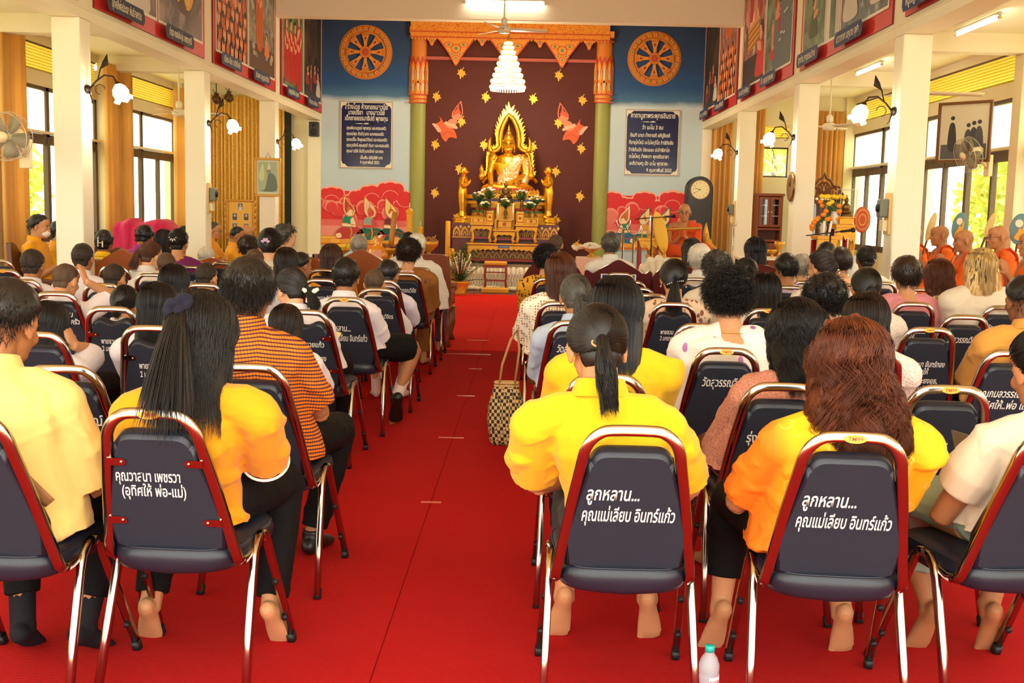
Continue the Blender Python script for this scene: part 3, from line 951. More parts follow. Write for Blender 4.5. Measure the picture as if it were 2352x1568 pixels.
def picture(P,u0,u1,v0,v1,kind,seed):
 rr=random.Random(seed)
 w,h=u1-u0,v1-v0
 P.p(rect(u0-.025,v0-.025,u1+.025,v1+.025),(240,232,220))
 P.p(rect(u0,v0,u1,v1),{'crowd':'scene_pink','cave':'scene_swirl','monk':'scene_rock','trees':'scene_green','forest':'scene_dark','drum':'scene_blue','hall':'scene_green','bier':'scene_pink','river':'scene_green','white':'scene_swirl'}[kind])
 U=lambda a:u0+a*w
 V=lambda b:v0+b*h
 def fig(a,b,hh,robe,kneel=False,flip=1,skin=SKN,hair=(40,28,22)):
  a=min(max(a,.12),.88)
  robed(P,U(a),V(b),hh*h,robe,skin,hair,kneel,None,flip)
 if kind=='crowd':
  P.p(rect(u0,V(.0),u1,V(.42)),(110,62,40))
  Q=[(.36,.62),(.4,.95),(.6,.95),(.66,.62),(.55,.55)]
  P.p([(U(a),V(b))for a,b in Q],ORG)
  for r in range(5):
   for i in range(7):
    x,y=(i+.5+.3*(r%2))/7.4,.44-r*.1
    if.03<x<.97:
     P.p(disc(.05*w,10,U(x),V(max(.03,y)),.055*h),(236,160,120)if(i+r)%3 else ORG)
     P.p([(a,max(v0+.005,b))for a,b in disc(.032*w,10,U(x)+.01,V(y+.05),.03*h)],(50,26,20)if(i+r)%2 else ORG)
 elif kind=='cave':
  P.p([(U(a),V(b))for a,b in smooth_poly([(.12,.45),(.3,.2),(.6,.12),(.85,.3),(.9,.7),(.6,.95),(.25,.85)],3)],(92,70,62))
  P.p([(U(a),V(b))for a,b in smooth_poly([(.3,.4),(.42,.18),(.5,.3),(.62,.16),(.78,.24),(.8,.5),(.78,.9),(.5,.97),(.34,.85)],3)],YEL)
  for k in range(5):
   P.line([(U(.42+.08*k),V(.4)),(U(.44+.07*k),V(.85))],.02,(196,130,36))
  for a in(.42,.64):
   P.p(disc(.06*w,14,U(a),V(.24),.05*h),(236,190,80))
 elif kind=='monk':
  P.p(rect(u0,v0,u1,V(.22)),(96,66,50))
  for i in range(26):
   P.p(disc(rr.uniform(.03,.06)*w,8,U(rr.choice([rr.uniform(.07,.3),rr.uniform(.66,.92)])),V(rr.uniform(.12,.8)),rr.uniform(.02,.035)*h),(176,170,160)if i%2 else(130,126,116))
  fig(.4,.2,.75,ORG);fig(.68,.16,.3,(226,130,90),True,-1)
 elif kind=='trees':
  for i in range(4):
   x=.14+.24*i
   P.p([(U(x),V(.35)),(U(x+.04),V(.35)),(U(x+.03),V(1)),(U(x+.01),V(1))],(84,66,46))
  for i in range(3):
   fig(.18+.2*i,.06,.62,REDR)
  fig(.8,.02,.8,REDR,False,-1)
 elif kind=='forest':
  for i in range(8):
   x=rr.uniform(.06,.92)
   P.p([(U(x),V(.3)),(U(x+.03),V(.3)),(U(x+.025),V(1)),(U(x+.005),V(1))],(60,52,44))
  for i in range(4):
   fig(.2+.2*i,rr.uniform(.05,.3),.3,(150,60,50),i%2==0)
  fig(.82,.05,.4,WHT,True,-1)
 elif kind=='drum':
  P.p([(U(a),V(b))for a,b in[(.42,.35),(.38,.62),(.5,.72),(.66,.66),(.64,.38),(.54,.30)]],(200,50,36))
  P.p(disc(.13*w,18,U(.52),V(.66),.08*h),(226,120,60));P.p(disc(.10*w,18,U(.52),V(.665),.06*h),(214,206,190))
  for i in range(4):
   fig(.14+.24*i,.58,.36,WHT if i%2 else PNK,False,1 if i<2 else-1)
  fig(.2,.05,.5,WHT,True);fig(.8,.06,.46,WHT,True,-1)
 elif kind=='hall':
  P.p(rect(U(.62),v0,U(.76),v1),(226,224,212));P.p(rect(U(.64),v0,U(.66),v1),(190,188,176))
  P.p(rect(U(.9),v0,u1,v1),(200,198,188))
  fig(.3,.08,.4,(70,84,60),True)
 elif kind=='bier':
  P.p(rect(u0,v0,u1,V(.24)),(40,34,36))
  P.p([(U(a),V(b))for a,b in[(.2,.28),(.7,.34),(.72,.56),(.22,.5)]],(216,150,50))
  for k in range(4):
   P.line([(U(.2),V(.3+.05*k)),(U(.71),V(.36+.05*k))],.018,(90,50,26))
  P.p([(U(a),V(b))for a,b in[(.24,.5),(.68,.56),(.62,.64),(.3,.6)]],(236,190,170))
  for i in range(4):
   fig(.14+.2*i,.56,.42,REDR if i%2 else PNK)
  fig(.84,.04,.66,(206,36,36),True,-1)
 elif kind=='river':
  P.p([(U(a),V(b))for a,b in smooth_poly([(.3,.02),(.34,.3),(.5,.5),(.8,.5),(.96,.3),(.96,.02)],3)],(96,108,116))
  for i in range(7):
   fig(.12+.05*i+rr.uniform(0,.3),.1+.1*i,.24,PNK if i%2 else REDR,i%3==0)
  for i in range(5):
   P.p(disc(.05*w,8,U(rr.uniform(.5,.85)),V(rr.uniform(.2,.45)),.012*h),(190,196,196))
 else:
  fig(.66,.0,.7,WHT,True,-1);fig(.3,.3,.6,(120,90,84));fig(.86,.25,.5,PNK,False,-1)
 for a in(rect(u0-.03,v0-.03,u1+.03,v0),rect(u0-.03,v1,u1+.03,v1+.03),rect(u0-.03,v0-.03,u0,v1+.03),rect(u1,v0-.03,u1+.03,v1+.03)):
  P.p(a,(240,232,220))
fr=[('left',0,6.6,10.35,('forest','white'),('อนุโมทนา','ครอบครัว')),('left',1,10.72,14.3,('white','cave'),('อุทิศให้พ่อประดล พันธ์สงคราม','บำรุง คงคลัง-ชุ่ม เพชรฤทธิ์')),('left',2,14.68,18.25,('crowd','monk'),('เฮียง-ฮิด เจติยักษ์','เติมพร บุญรอดรัตน์')),('left',3,18.63,22.25,('trees','forest'),('เบญจรัตน์ ดุลยา','บ้านดุง ยงยืนยา')),
('right',0,6.6,10.35,('hall','drum'),('หมู่ณัฐภา รุ่งเรืองรัศมี','ครอบครัว')),('right',1,10.72,14.3,('hall','drum'),('จุฑาทิน ฤาชุธรรมวิทย์','นาวากาศ นฤนาถ จุฬา')),('right',2,14.68,18.25,('bier','river'),('สม-อารี ฤทธิ์เดช','น้ำ บุญญาคุณพร')),('right',3,18.63,22.25,('forest','crowd'),('ลา-ลู ฤทธิ์เดช','สมพร รุ่งภักดิ์'))]
where=['over the nearest bay','over the second bay','over the third bay','over the far bay']
m_board=mat('banner_board',(120,30,28),0.7)
for side,k,ya,yb,kinds,caps in fr:
 L=yb-ya
 zb_,zt_=3.245,5.25
 if side=='left':
  O,U=(XL+0.02,ya,zb_),(0,1,0)
 else:
  O,U=(XR-0.02,yb,zb_),(0,-1,0)
 root=thing('mural_panel','red-bordered painting panel high on the %s wall %s'%(side,where[k]),'painting',(0,0,0),0,'painting panels above the columns')
 g=MB();g.prism(rect(0,0,L,zt_-zb_),Vector(O)-Vector(U).cross(Vector((0,0,1)))*0.02,U,(0,0,1),0.02,0,1)
 obj('banner',g,[m_red,m_board],root)
 for i in range(2):
  a,b=(0.12,L/2-0.05)if i==0 else(L/2+0.05,L-0.12)
  P=Paint(O,U,(0,0,1),base=0.001)
  picture(P,a,b,0.19,zt_-zb_-0.12,kinds[i],11*k+i+(40 if side=='right' else 0))
  P.obj('picture',root)
  P=Paint(O,U,(0,0,1),base=0.001)
  bl=(30,54,104)if not(side=='left' and k<2)else(22,32,58)
  cw=min(b-a-.1,0.95)
  x0=a+0.05
  pts=rect(x0,0.01,x0+cw,.17)[:2]+[(x0+cw+.05,.06),(x0+cw+.05,.12),(x0+cw,.17),(x0,.17),(x0-.04,.12),(x0-.04,.06)]
  P.p(pts,bl,60)
  put_text(P.mb,caps[i],.11,P.O+P.U*(x0+cw/2)+P.V*.055,P.U,P.V,.003+P.step*62,P.idx((236,230,216)),'CENTER',0.02,0,cw*.86)
  P.obj('caption_plate',root)
 P=None
# people
def V3(x,y,z):
 return Vector((x,y,z))
def cloth(name,col,rough=0.85,var=0.05,bump=0.15,bscale=260):
 dk=sum(col)<240
 return mat(name,col,rough,bump=bump,bscale=bscale,var=var,vscale=9,sheen=0 if dk else 0.15,spec=.2 if dk else.4)
SKIN={k:mat('skin_'+k,c,0.55,var=0.07,vscale=14,bump=0.05,bscale=120,spec=0.35)for k,c in{'light':(226,170,128),'mid':(200,142,98),'tan':(172,114,74),'dark':(140,90,58),'monk':(186,128,82)}.items()}
def hairmat(name,c1,c2,rough=0.42):
 q=NT('hair_'+name,rough)
 nz=q.n('TexNoise',Scale=30.0,Detail=2.0);q.l(q.mp((1,1,.25)),nz.inputs['Vector'])
 q.b.inputs['Specular IOR Level'].default_value=0.45
 return q.out(q.mix(nz.outputs['Fac'],c1,c2))
HAIR={'black':hairmat('black',(12,10,10),(30,25,23)),'dkbrown':hairmat('dkbrown',(26,17,13),(56,36,26)),'brown':hairmat('brown',(58,32,22),(104,62,40)),
'redbrown':hairmat('redbrown',(44,20,12),(136,68,34)),'grey':hairmat('grey',(96,90,80),(176,168,152)),'white':hairmat('white',(186,178,156),(236,230,212)),
'saltpepper':hairmat('saltpepper',(34,31,28),(98,92,82)),'stubble':hairmat('stubble',(58,42,30),(104,78,56),0.7),'stubdark':hairmat('stubdark',(30,22,17),(60,44,32),0.7),
'auburn':hairmat('auburn',(62,28,16),(120,66,40)),'bluntblack':hairmat('bluntblack',(16,14,12),(40,34,30))}
q=NT('hair_blonde',0.4)
sx=q.n('SeparateXYZ');q.l(q.tc.outputs['Object'],sx.inputs[0])
nz=q.n('TexNoise',Scale=42.0,Detail=2.0);q.l(q.mp((1,1,.12)),nz.inputs['Vector'])
c=q.mix(q.step(nz.outputs['Fac'],0.5,0.08),(196,154,88),(240,210,140))
HAIR['blonde']=q.out(q.mix(q.step(nz.outputs['Fac'],0.63,0.03),c,(92,64,34)))
def mesh_np(name,v,quads,mats):
 me=bpy.data.meshes.new(name)
 me.vertices.add(len(v));me.vertices.foreach_set('co',np.asarray(v,dtype=np.float32).ravel())
 q=np.asarray(quads,dtype=np.int32)
 n=len(q)
 me.loops.add(n*4);me.loops.foreach_set('vertex_index',q.ravel())
 me.polygons.add(n);me.polygons.foreach_set('loop_start',np.arange(0,n*4,4,dtype=np.int32))
 me.polygons.foreach_set('use_smooth',np.ones(n,dtype=bool))
 me.update(calc_edges=True);me.validate()
 for m in mats:
  me.materials.append(m)
 return me
def ribbons(paths,rad):
 """paths (N,K,3), rad (N,K) -> verts, quads of three-sided tapered hairs"""
 N,K,_=paths.shape
 T=np.gradient(paths,axis=1)
 T/=np.linalg.norm(T,axis=2,keepdims=True)+1e-9
 a=np.where(np.abs(T[...,2:3])>0.8,np.array([1.0,0,0]),np.array([0,0,1.0]))
 u=np.cross(T,a);u/=np.linalg.norm(u,axis=2,keepdims=True)+1e-9
 w=np.cross(T,u)
 vs=np.empty((N,K,3,3))
 for j in range(3):
  an=2*PI*j/3
  vs[:,:,j]=paths+(u*math.cos(an)+w*math.sin(an))*rad[...,None]
 idx=np.arange(N*K*3).reshape(N,K,3)
 A,B=idx[:,:-1],idx[:,1:]
 qs=np.stack([A,np.roll(A,-1,2),np.roll(B,-1,2),B],-1).reshape(-1,4)
 return vs.reshape(-1,3),qs
CC=np.array([0,-0.012,0.028]);CRAD=np.array([0.075,0.095,0.087])
def ss(x,a,b):
 t=np.clip((x-a)/(b-a),0,1)
 return t*t*(3-2*t)
def hairline(y,hi=0.5,lo=-0.62):
 return lo+(hi-lo)*ss(y,-0.35,0.72)
def hair_parts(st,rng,lod):
 """hair in head space: list of (verts, quads). st: kind, th, len ..."""
 kind=st['kind'];th=st.get('th',0.014);vol=st.get('vol',1.0)
 out=[]
 nu,nv=(44,30)if lod<2 else(26,18)
 i,j=np.meshgrid(np.arange(nv+1),np.arange(nu),indexing='ij')
 tt=PI*i/nv;pp=2*PI*j/nu
 d=np.stack([np.sin(tt)*np.cos(pp),np.sin(tt)*np.sin(pp),np.cos(tt)],-1)
 lo=st.get('lo',-0.62);hi=st.get('hi',0.5)
 m=ss(d[...,2]-hairline(d[...,1],hi,lo),-0.06,0.10)
 bald=st.get('bald')
 if bald:
  m=m*(1-ss(d[...,2],0.62,0.80))
 rough=np.zeros(m.shape)
 if st.get('lump',.0035):
  for _ in range(6):
   f=rng.normal(size=3)*st.get('lfreq',9)
   rough+=np.sin(d@f+rng.uniform(0,6))
  rough*=st.get('lump',.0035)/4
 k=(th+rough)*m-0.012*(1-m)
 rad=CRAD+k[...,None]*np.array([1.0*vol,1.0,1.0])
 v=CC+d*rad
 idx=np.arange((nv+1)*nu).reshape(nv+1,nu)
 q=np.stack([idx[:-1],idx[1:],np.roll(idx[1:],-1,1),np.roll(idx[:-1],-1,1)],-1).reshape(-1,4)
 out.append((v.reshape(-1,3),q))
 if kind not in('bob','long')and lo<-.55:
  nc=np.array([0,-.036,-.026]);nr_=np.array([.058,.050,.060])+th*np.array([.35,.55,.2])+.003
  m2=ss(-d[...,1],.02,.25)*ss(d[...,2],-.95,-.72)
  kk=1-.22*(1-m2)
  out.append(((nc+d*nr_*kk[...,None]).reshape(-1,3),q))
 N={0:3400,1:1700,2:800,3:260}[lod]
 r0={0:0.0009,1:0.0012,2:0.0018,3:0.003}[lod]
 N=int(N*st.get('dens',1.0))
 def roots(n,zmin=None,expand=0.9):
  r=np.zeros((0,3))
  while len(r)<n:
   x=rng.normal(size=(n*4,3));x/=np.linalg.norm(x,axis=1,keepdims=True)
   ok=x[:,2]>(hairline(x[:,1],hi,lo)if zmin is None else np.maximum(hairline(x[:,1],hi,lo),zmin))
   if bald:
    ok&=x[:,2]<0.66
   r=np.concatenate([r,x[ok]])
  return r[:n]
 def taper(n,K,r):
  return np.full((n,K),r)*(1-0.85*np.linspace(0,1,K)**2.5)[None]
 def tube_np(sections,n=20):
  vs=[]
  for(cx,cy,cz,rx,ry)in sections:
   a=2*PI*np.arange(n)/n
   vs.append(np.stack([cx+rx*np.cos(a),cy+ry*np.sin(a),np.full(n,cz)],-1))
  vs=np.concatenate(vs)
  K=len(sections)
  ix=np.arange(K*n).reshape(K,n)
  qq=np.stack([ix[:-1],np.roll(ix[:-1],-1,1),np.roll(ix[1:],-1,1),ix[1:]],-1).reshape(-1,4)
  return vs,qq
 if kind in('crew','short','curly'):
  L=st.get('len',0.02);K=4 if kind!='curly' else 7
  n=N if kind!='crew' else N//2
  r=roots(n)
  p=CC+r*(CRAD+th*0.6)
  nb_=(rng.uniform(size=n)<.2)&(r[:,1]<-.1)
  p[nb_]=np.array([0,-.040,-.026])+r[nb_]*np.array([1,1,-.8])*(np.array([.058,.054,.064])+th*.4)
  nrm=r/CRAD;nrm/=np.linalg.norm(nrm,axis=1,keepdims=True)
  g=np.array([0,-0.35,-1.0])if kind!='curly' else np.array([0,-0.2,-0.6])
  dirn=nrm*st.get('lift',0.55)+g+rng.normal(size=(n,3))*st.get('mess',0.25)
  dirn/=np.linalg.norm(dirn,axis=1,keepdims=True)
  ph=rng.uniform(0,6.28,size=n);b1=np.cross(dirn,nrm);b1/=np.linalg.norm(b1,axis=1,keepdims=True)+1e-9
  P=[]
  for k in range(K):
   t=k/(K-1)
   off=0
   if kind=='curly':
    c=st.get('curl',0.010)
    off=(b1*np.sin(ph+7*t)[:,None]+nrm*(1+np.cos(ph+7*t))[:,None])*c*min(1,t*2.5)
   P.append(p+dirn*L*t+off+np.array([0,0,-1])*(L*0.35*t*t))
  P=np.stack(P,1)
  out.append(ribbons(P,taper(n,K,r0*(1.15 if kind=='curly' else 1))))
 if kind in('bob','long'):
  ze=st.get('end',-0.15);w=st.get('w',0.084);dpt=st.get('d',0.075)
  secs=[(0,-.012,.07,.05+th*.5,.06+th*.5),(0,-.016,.02,w-.004,.088+th*.6)]
  n_=6
  for q_ in range(n_+1):
   t=q_/n_
   z=-0.03+(ze*0.97+0.03)*t
   secs.append((0,-.03-.018*t+st.get('back',0)*t,z,(w+st.get('flare',0)*t)*(1 if t<.95 else.93),dpt*(1-.25*t)))
  secs.append((0,-.045+st.get('back',0),ze,(w+st.get('flare',0))*.55,dpt*.35))
  out.append(tube_np(secs))
  K=16
  r=roots(N,-0.1)
  p=CC+r*(CRAD+th)
  L=st.get('len')or(0.12-ze+0.06)
  P=[p.copy()]
  step=L/(K-1)
  wav=st.get('wave',0.0)
  cl=rng.normal(size=(st.get('clumps',46),3));cl/=np.linalg.norm(cl,axis=1,keepdims=True)
  ci=np.argmax(r@cl.T,axis=1)
  ph=rng.uniform(0,6.28,size=len(cl))[ci]+rng.normal(size=N)*.18;fq=rng.uniform(.75,1.3,size=len(cl))[ci]
  lens=rng.uniform(.93,1.03,size=N)
  for k in range(1,K):
   nr=(p-CC)/CRAD**2;nr/=np.linalg.norm(nr,axis=1,keepdims=True)
   up=p[:,2:3]>-0.02
   g=np.tile(np.array([0,-0.12,-1.0]),(N,1))
   hor=p-CC;hor[:,2]=0;hor/=np.linalg.norm(hor,axis=1,keepdims=True)+1e-9
   g=g+hor*np.clip((p[:,2:3]-0.03)*9,0,1)
   g[:,1]-=np.where((p[:,1]>0.01),0.7,0.0)
   tan=g-nr*np.sum(g*nr,1,keepdims=True)*up
   tan/=np.linalg.norm(tan,axis=1,keepdims=True)+1e-9
   p=p+tan*step*lens[:,None]
   e=np.linalg.norm((p-CC)/(CRAD+th),axis=1,keepdims=True)
   p=np.where((e<1)&up,CC+(p-CC)/e,p)
   t=np.clip((-0.03-p[:,2])/(-0.03-ze),0,1)
   cy=-.03-.018*t+st.get('back',0)*t
   ew=w+st.get('flare',0)*t+0.002
   ed=dpt*(1-.25*t)+0.003
   e2=np.sqrt((p[:,0]/ew)**2+((p[:,1]-cy)/ed)**2)
   low=(~up[:,0])&(e2<1.02)
   sc=np.where(low,1.02/np.maximum(e2,.2),1)
   sc=np.minimum(sc,1.25)
   p[:,0]*=sc;p[:,1]=cy+(p[:,1]-cy)*sc
   pp_=p.copy()
   if wav:
    amp=wav*np.clip(k/K*1.6-0.2,0,1)
    pp_[:,0]+=amp*np.sin(ph+k*fq*st.get('wf',1.0));pp_[:,1]+=amp*np.cos(ph*1.7+k*fq*st.get('wf',1.0))
   P.append(pp_)
  P=np.stack(P,1)
  out.append(ribbons(P,taper(N,K,r0*1.1)))
 if kind in('pony','bun'):
  Td=np.array(st.get('tie',(0,-0.95,0.15)));Td=Td/np.linalg.norm(Td)
  T=CC+Td*(CRAD+th)
  n=int(N*.6);K=9
  r=roots(n)
  p=CC+r*(CRAD+th)
  P=[p.copy()]
  for k in range(1,K):
   to=T-p
   dist=np.linalg.norm(to,axis=1,keepdims=True)
   p=p+to/(K-k)*np.where(dist>1e-4,1,0)
   e=np.linalg.norm((p-CC)/(CRAD+th),axis=1,keepdims=True)
   p=np.where(e<1.018,CC+(p-CC)/e*1.018,p)
   P.append(p.copy())
  P=np.stack(P,1)
  out.append(ribbons(P,taper(n,K,r0*1.1)+r0*.3))
  if kind=='pony':
   n=int(N*.5);K=14
   L=st.get('len',0.2)
   dr=np.array(st.get('tdir',(0,-0.8,-0.3)));dr=dr/np.linalg.norm(dr)
   sp=st.get('spread',0.12)
   w0=st.get('tw',0.016)
   a=rng.normal(size=(n,3));a/=np.linalg.norm(a,axis=1,keepdims=True)
   a*=rng.uniform(0,1,size=(n,1))**.4
   p=T+a*w0*np.array([1,.8,1])
   vel=dr+a*sp
   P=[p.copy()]
   lens=rng.uniform(.62,1.0,size=(n,1))
   cur=st.get('curve',(0,0,0))
   for k in range(1,K):
    t=k/(K-1)
    vel=vel+np.array([0,0,-1])*st.get('grav',.45)+np.array(cur)*t
    vv=vel/np.linalg.norm(vel,axis=1,keepdims=True)
    vv=vv+a*sp*(1-.9*t*st.get('close',0))
    p=p+vv*L/(K-1)*lens
    tz=np.minimum(p[:,1],st.get('ymax',0.2))
    p[:,1]=tz
    q_=p.copy()
    if st.get('wave'):
     q_[:,0]+=st['wave']*t*np.sin(6*t+a[:,0]*5);q_[:,1]+=st['wave']*t*np.cos(5*t+a[:,1]*5)
    P.append(q_)
   P=np.stack(P,1)
   out.append(ribbons(P,taper(n,K,r0*1.9)))
  else:
   br=st.get('br',0.042)
   bc=T+Td*br*.55+np.array(st.get('boff',(0,0,0)))
   i2,j2=np.meshgrid(np.arange(15),np.arange(22),indexing='ij')
   a1,a2=PI*i2/14,2*PI*j2/22
   dd=np.stack([np.sin(a1)*np.cos(a2),np.sin(a1)*np.sin(a2),np.cos(a1)],-1)
   rr_=br*(1+0.05*np.sin(a2*5+a1*4))
   v=bc+dd*rr_[...,None]*np.array(st.get('bs',(1.05,.8,1)))
   ix=np.arange(15*22).reshape(15,22)
   out.append((v.reshape(-1,3),np.stack([ix[:-1],ix[1:],np.roll(ix[1:],-1,1),np.roll(ix[:-1],-1,1)],-1).reshape(-1,4)))
   n=int(N*.3);K=9
   ax=rng.normal(size=(n,3))*np.array([.4,1,.4]);ax/=np.linalg.norm(ax,axis=1,keepdims=True)
   u=np.cross(ax,rng.normal(size=(n,3)));u/=np.linalg.norm(u,axis=1,keepdims=True)
   w_=np.cross(ax,u)
   P=[]
   for k in range(K):
    an=k*2.6/K
    P.append(bc+(u*math.cos(an)+w_*math.sin(an))*br*1.03*np.array(st.get('bs',(1.05,.8,1))))
   out.append(ribbons(np.stack(P,1),taper(n,K,r0*1.2)))
 return out
def all_hair(st,rng,lod):
 o=hair_parts(st,rng,lod)
 if st.get('plus'):
  o+=hair_parts(st['plus'],rng,lod)[1:]
 return o
def rot_head(yaw,pitch,roll):
 return Matrix.Rotation(yaw,3,'Z')@Matrix.Rotation(-pitch,3,'X')@Matrix.Rotation(roll,3,'Y')
def add_head(mb,c,Rh,s,ears=True):
 T=lambda p:Vector(c)+Rh@(Vector(p)*s)
 def E(p,r,M=None):
  mb.ell(T(p),[x*s for x in r],18,12,0,Rh if M is None else Rh@M)
 E((0,-.012,.028),(.074,.094,.086));E((0,.026,-.028),(.063,.064,.080));E((0,.034,-.074),(.050,.052,.040))
 E((0,-.03,-.04),(.056,.055,.06))
 E((0,.078,.014),(.046,.016,.012));E((0,.05,.05),(.058,.045,.045))
 for sx in(-1,1):
  E((sx*.036,.062,-.028),(.024,.024,.024))
  if ears:
   M=Matrix.Rotation(R(-22*sx),3,'Z')@Matrix.Rotation(R(-12),3,'X')
   E((sx*.080,-.008,-.008),(.0085,.021,.034),M)
   E((sx*.079,-.004,-.036),(.008,.011,.012),M)
 mb.tube([T((0,.088,.008)),T((0,.098,-.012)),T((0,.107,-.030))],[.008*s,.010*s,.012*s],8)
 E((0,.098,-.034),(.018,.013,.010))
 E((0,.086,-.060),(.023,.011,.007));E((0,.084,-.070),(.020,.011,.008));E((0,.074,-.098),(.020,.016,.014))
def face_part(c,Rh,s,closed=False):
 """eyes, brows and lips as a thin part of its own"""
 g=MB()
 T=lambda p:Vector(c)+Rh@(Vector(p)*s)
 for sx in(-1,1):
  if not closed:
   g.ell(T((sx*.031,.0845,-.004)),[.0115*s,.008*s,.0048*s],10,7,0,Rh)
   g.ell(T((sx*.030,.0905,-.004)),[.0058*s,.003*s,.0056*s],8,6,1,Rh)
  g.tube([T((sx*.044,.086,.002)),T((sx*.031,.0935,.005)),T((sx*.018,.091,.001))],.002*s,5,1)
  g.tube([T((sx*.050,.084,.020)),T((sx*.034,.094,.025)),T((sx*.016,.095,.021))],[.002*s,.004*s,.003*s],5,1)
 g.tube([T((-.024,.087,-.065)),T((0,.0985,-.0635)),T((.024,.087,-.065))],[.002*s,.004*s,.002*s],6,2)
 return g
def add_hand(mb,W,f,n,side,s,curl=0.35,spread=0.0):
 """side +1 = right hand; f fingers direction, n back-of-hand normal"""
 f=f.normalized();n=(n-f*n.dot(f)).normalized()
 lat=f.cross(n)*side
 W=Vector(W)
 M=Matrix((lat,f,n)).transposed()
 mb.ell(W+f*.045*s,(.039*s,.052*s,.015*s),12,8,0,M)
 mb.ell(W+f*.06*s,(.040*s,.032*s,.014*s),12,8,0,M)
 for k,(o,L)in enumerate(((.030,.068),(.0105,.078),(-.0095,.073),(-.028,.058))):
  b=W+f*(.083-.004*abs(k-1.3))*s+lat*o*s
  d0=(f+lat*(o*spread*12)).normalized()
  pts=[b-d0*.02*s,b]
  a=curl*.55
  p=b
  for seg,fr in((0,.46),(1,.31),(2,.26)):
   d=d0*math.cos(a)-n*math.sin(a)
   p=p+d*L*fr*s
   pts.append(p)
   a+=curl*(.9+.12*k)
  mb.tube(pts,[.0088*s,.0092*s,.0084*s,.0076*s,.0058*s],8)
 b=W+f*.022*s+lat*.030*s
 t1=b+(lat*.62+f*.72-n*.25).normalized()*.036*s
 t2=t1+(lat*.25+f*.9-n*(.2+curl*.5)).normalized()*.032*s
 mb.tube([b-lat*.016*s,b,t1,t2],[.013*s,.0125*s,.0098*s,.0070*s],8)
def ik(a,b,l1,l2,pole):
 d=b-a
 L=min(d.length,(l1+l2)*.999)
 dn=d.normalized()
 x=(l1*l1-l2*l2+L*L)/(2*L)
 h=math.sqrt(max(0,l1*l1-x*x))
 p=pole-dn*pole.dot(dn)
 p=p.normalized()if p.length>1e-6 else Vector((0,0,-1))
 return a+dn*x+p*h,a+dn*L
def add_foot(mb,A,d,s,up=None,infl=0.0,toes=True):
 """A ankle, d direction from heel to toes"""
 d=d.normalized()
 up=Vector(up)if up else Vector((0,0,1))
 up=(up-d*up.dot(d)).normalized()
 lat=d.cross(up)
 i=infl
 pts=[A-d*.055*s-up*.045*s,A-d*.03*s-up*.04*s,A+d*.03*s-up*.037*s,A+d*.09*s-up*.050*s,A+d*.14*s-up*.060*s,A+d*.165*s-up*.063*s]
 rs=[(.018,.020),(.029,.032),(.030,.034),(.040,.025),(.045,.018),(.036,.013)]
 mb.tube(pts,[((a+i)*s,(b+i)*s)for a,b in rs],12,0,up=lat)
 mb.ell(A-d*.030*s-up*.040*s,((.028+i)*s,(.030+i)*s,(.029+i)*s))
 mb.tube([A+up*.03*s,A-up*.03*s+d*.01*s],[(.034+i)*s,(.04+i)*s],10)
 if toes and not infl:
  for k,o in enumerate((-.032,-.014,.002,.017,.031)):
   r=(.0135,.0105,.010,.0095,.009)[k]
   mb.tube([A+d*.15*s+lat*o*s-up*.062*s,A+d*(.198-.008*k)*s+lat*o*1.05*s-up*.066*s],[r*s,r*.85*s],8)
PEOPLE={}
CHAIRS=[]
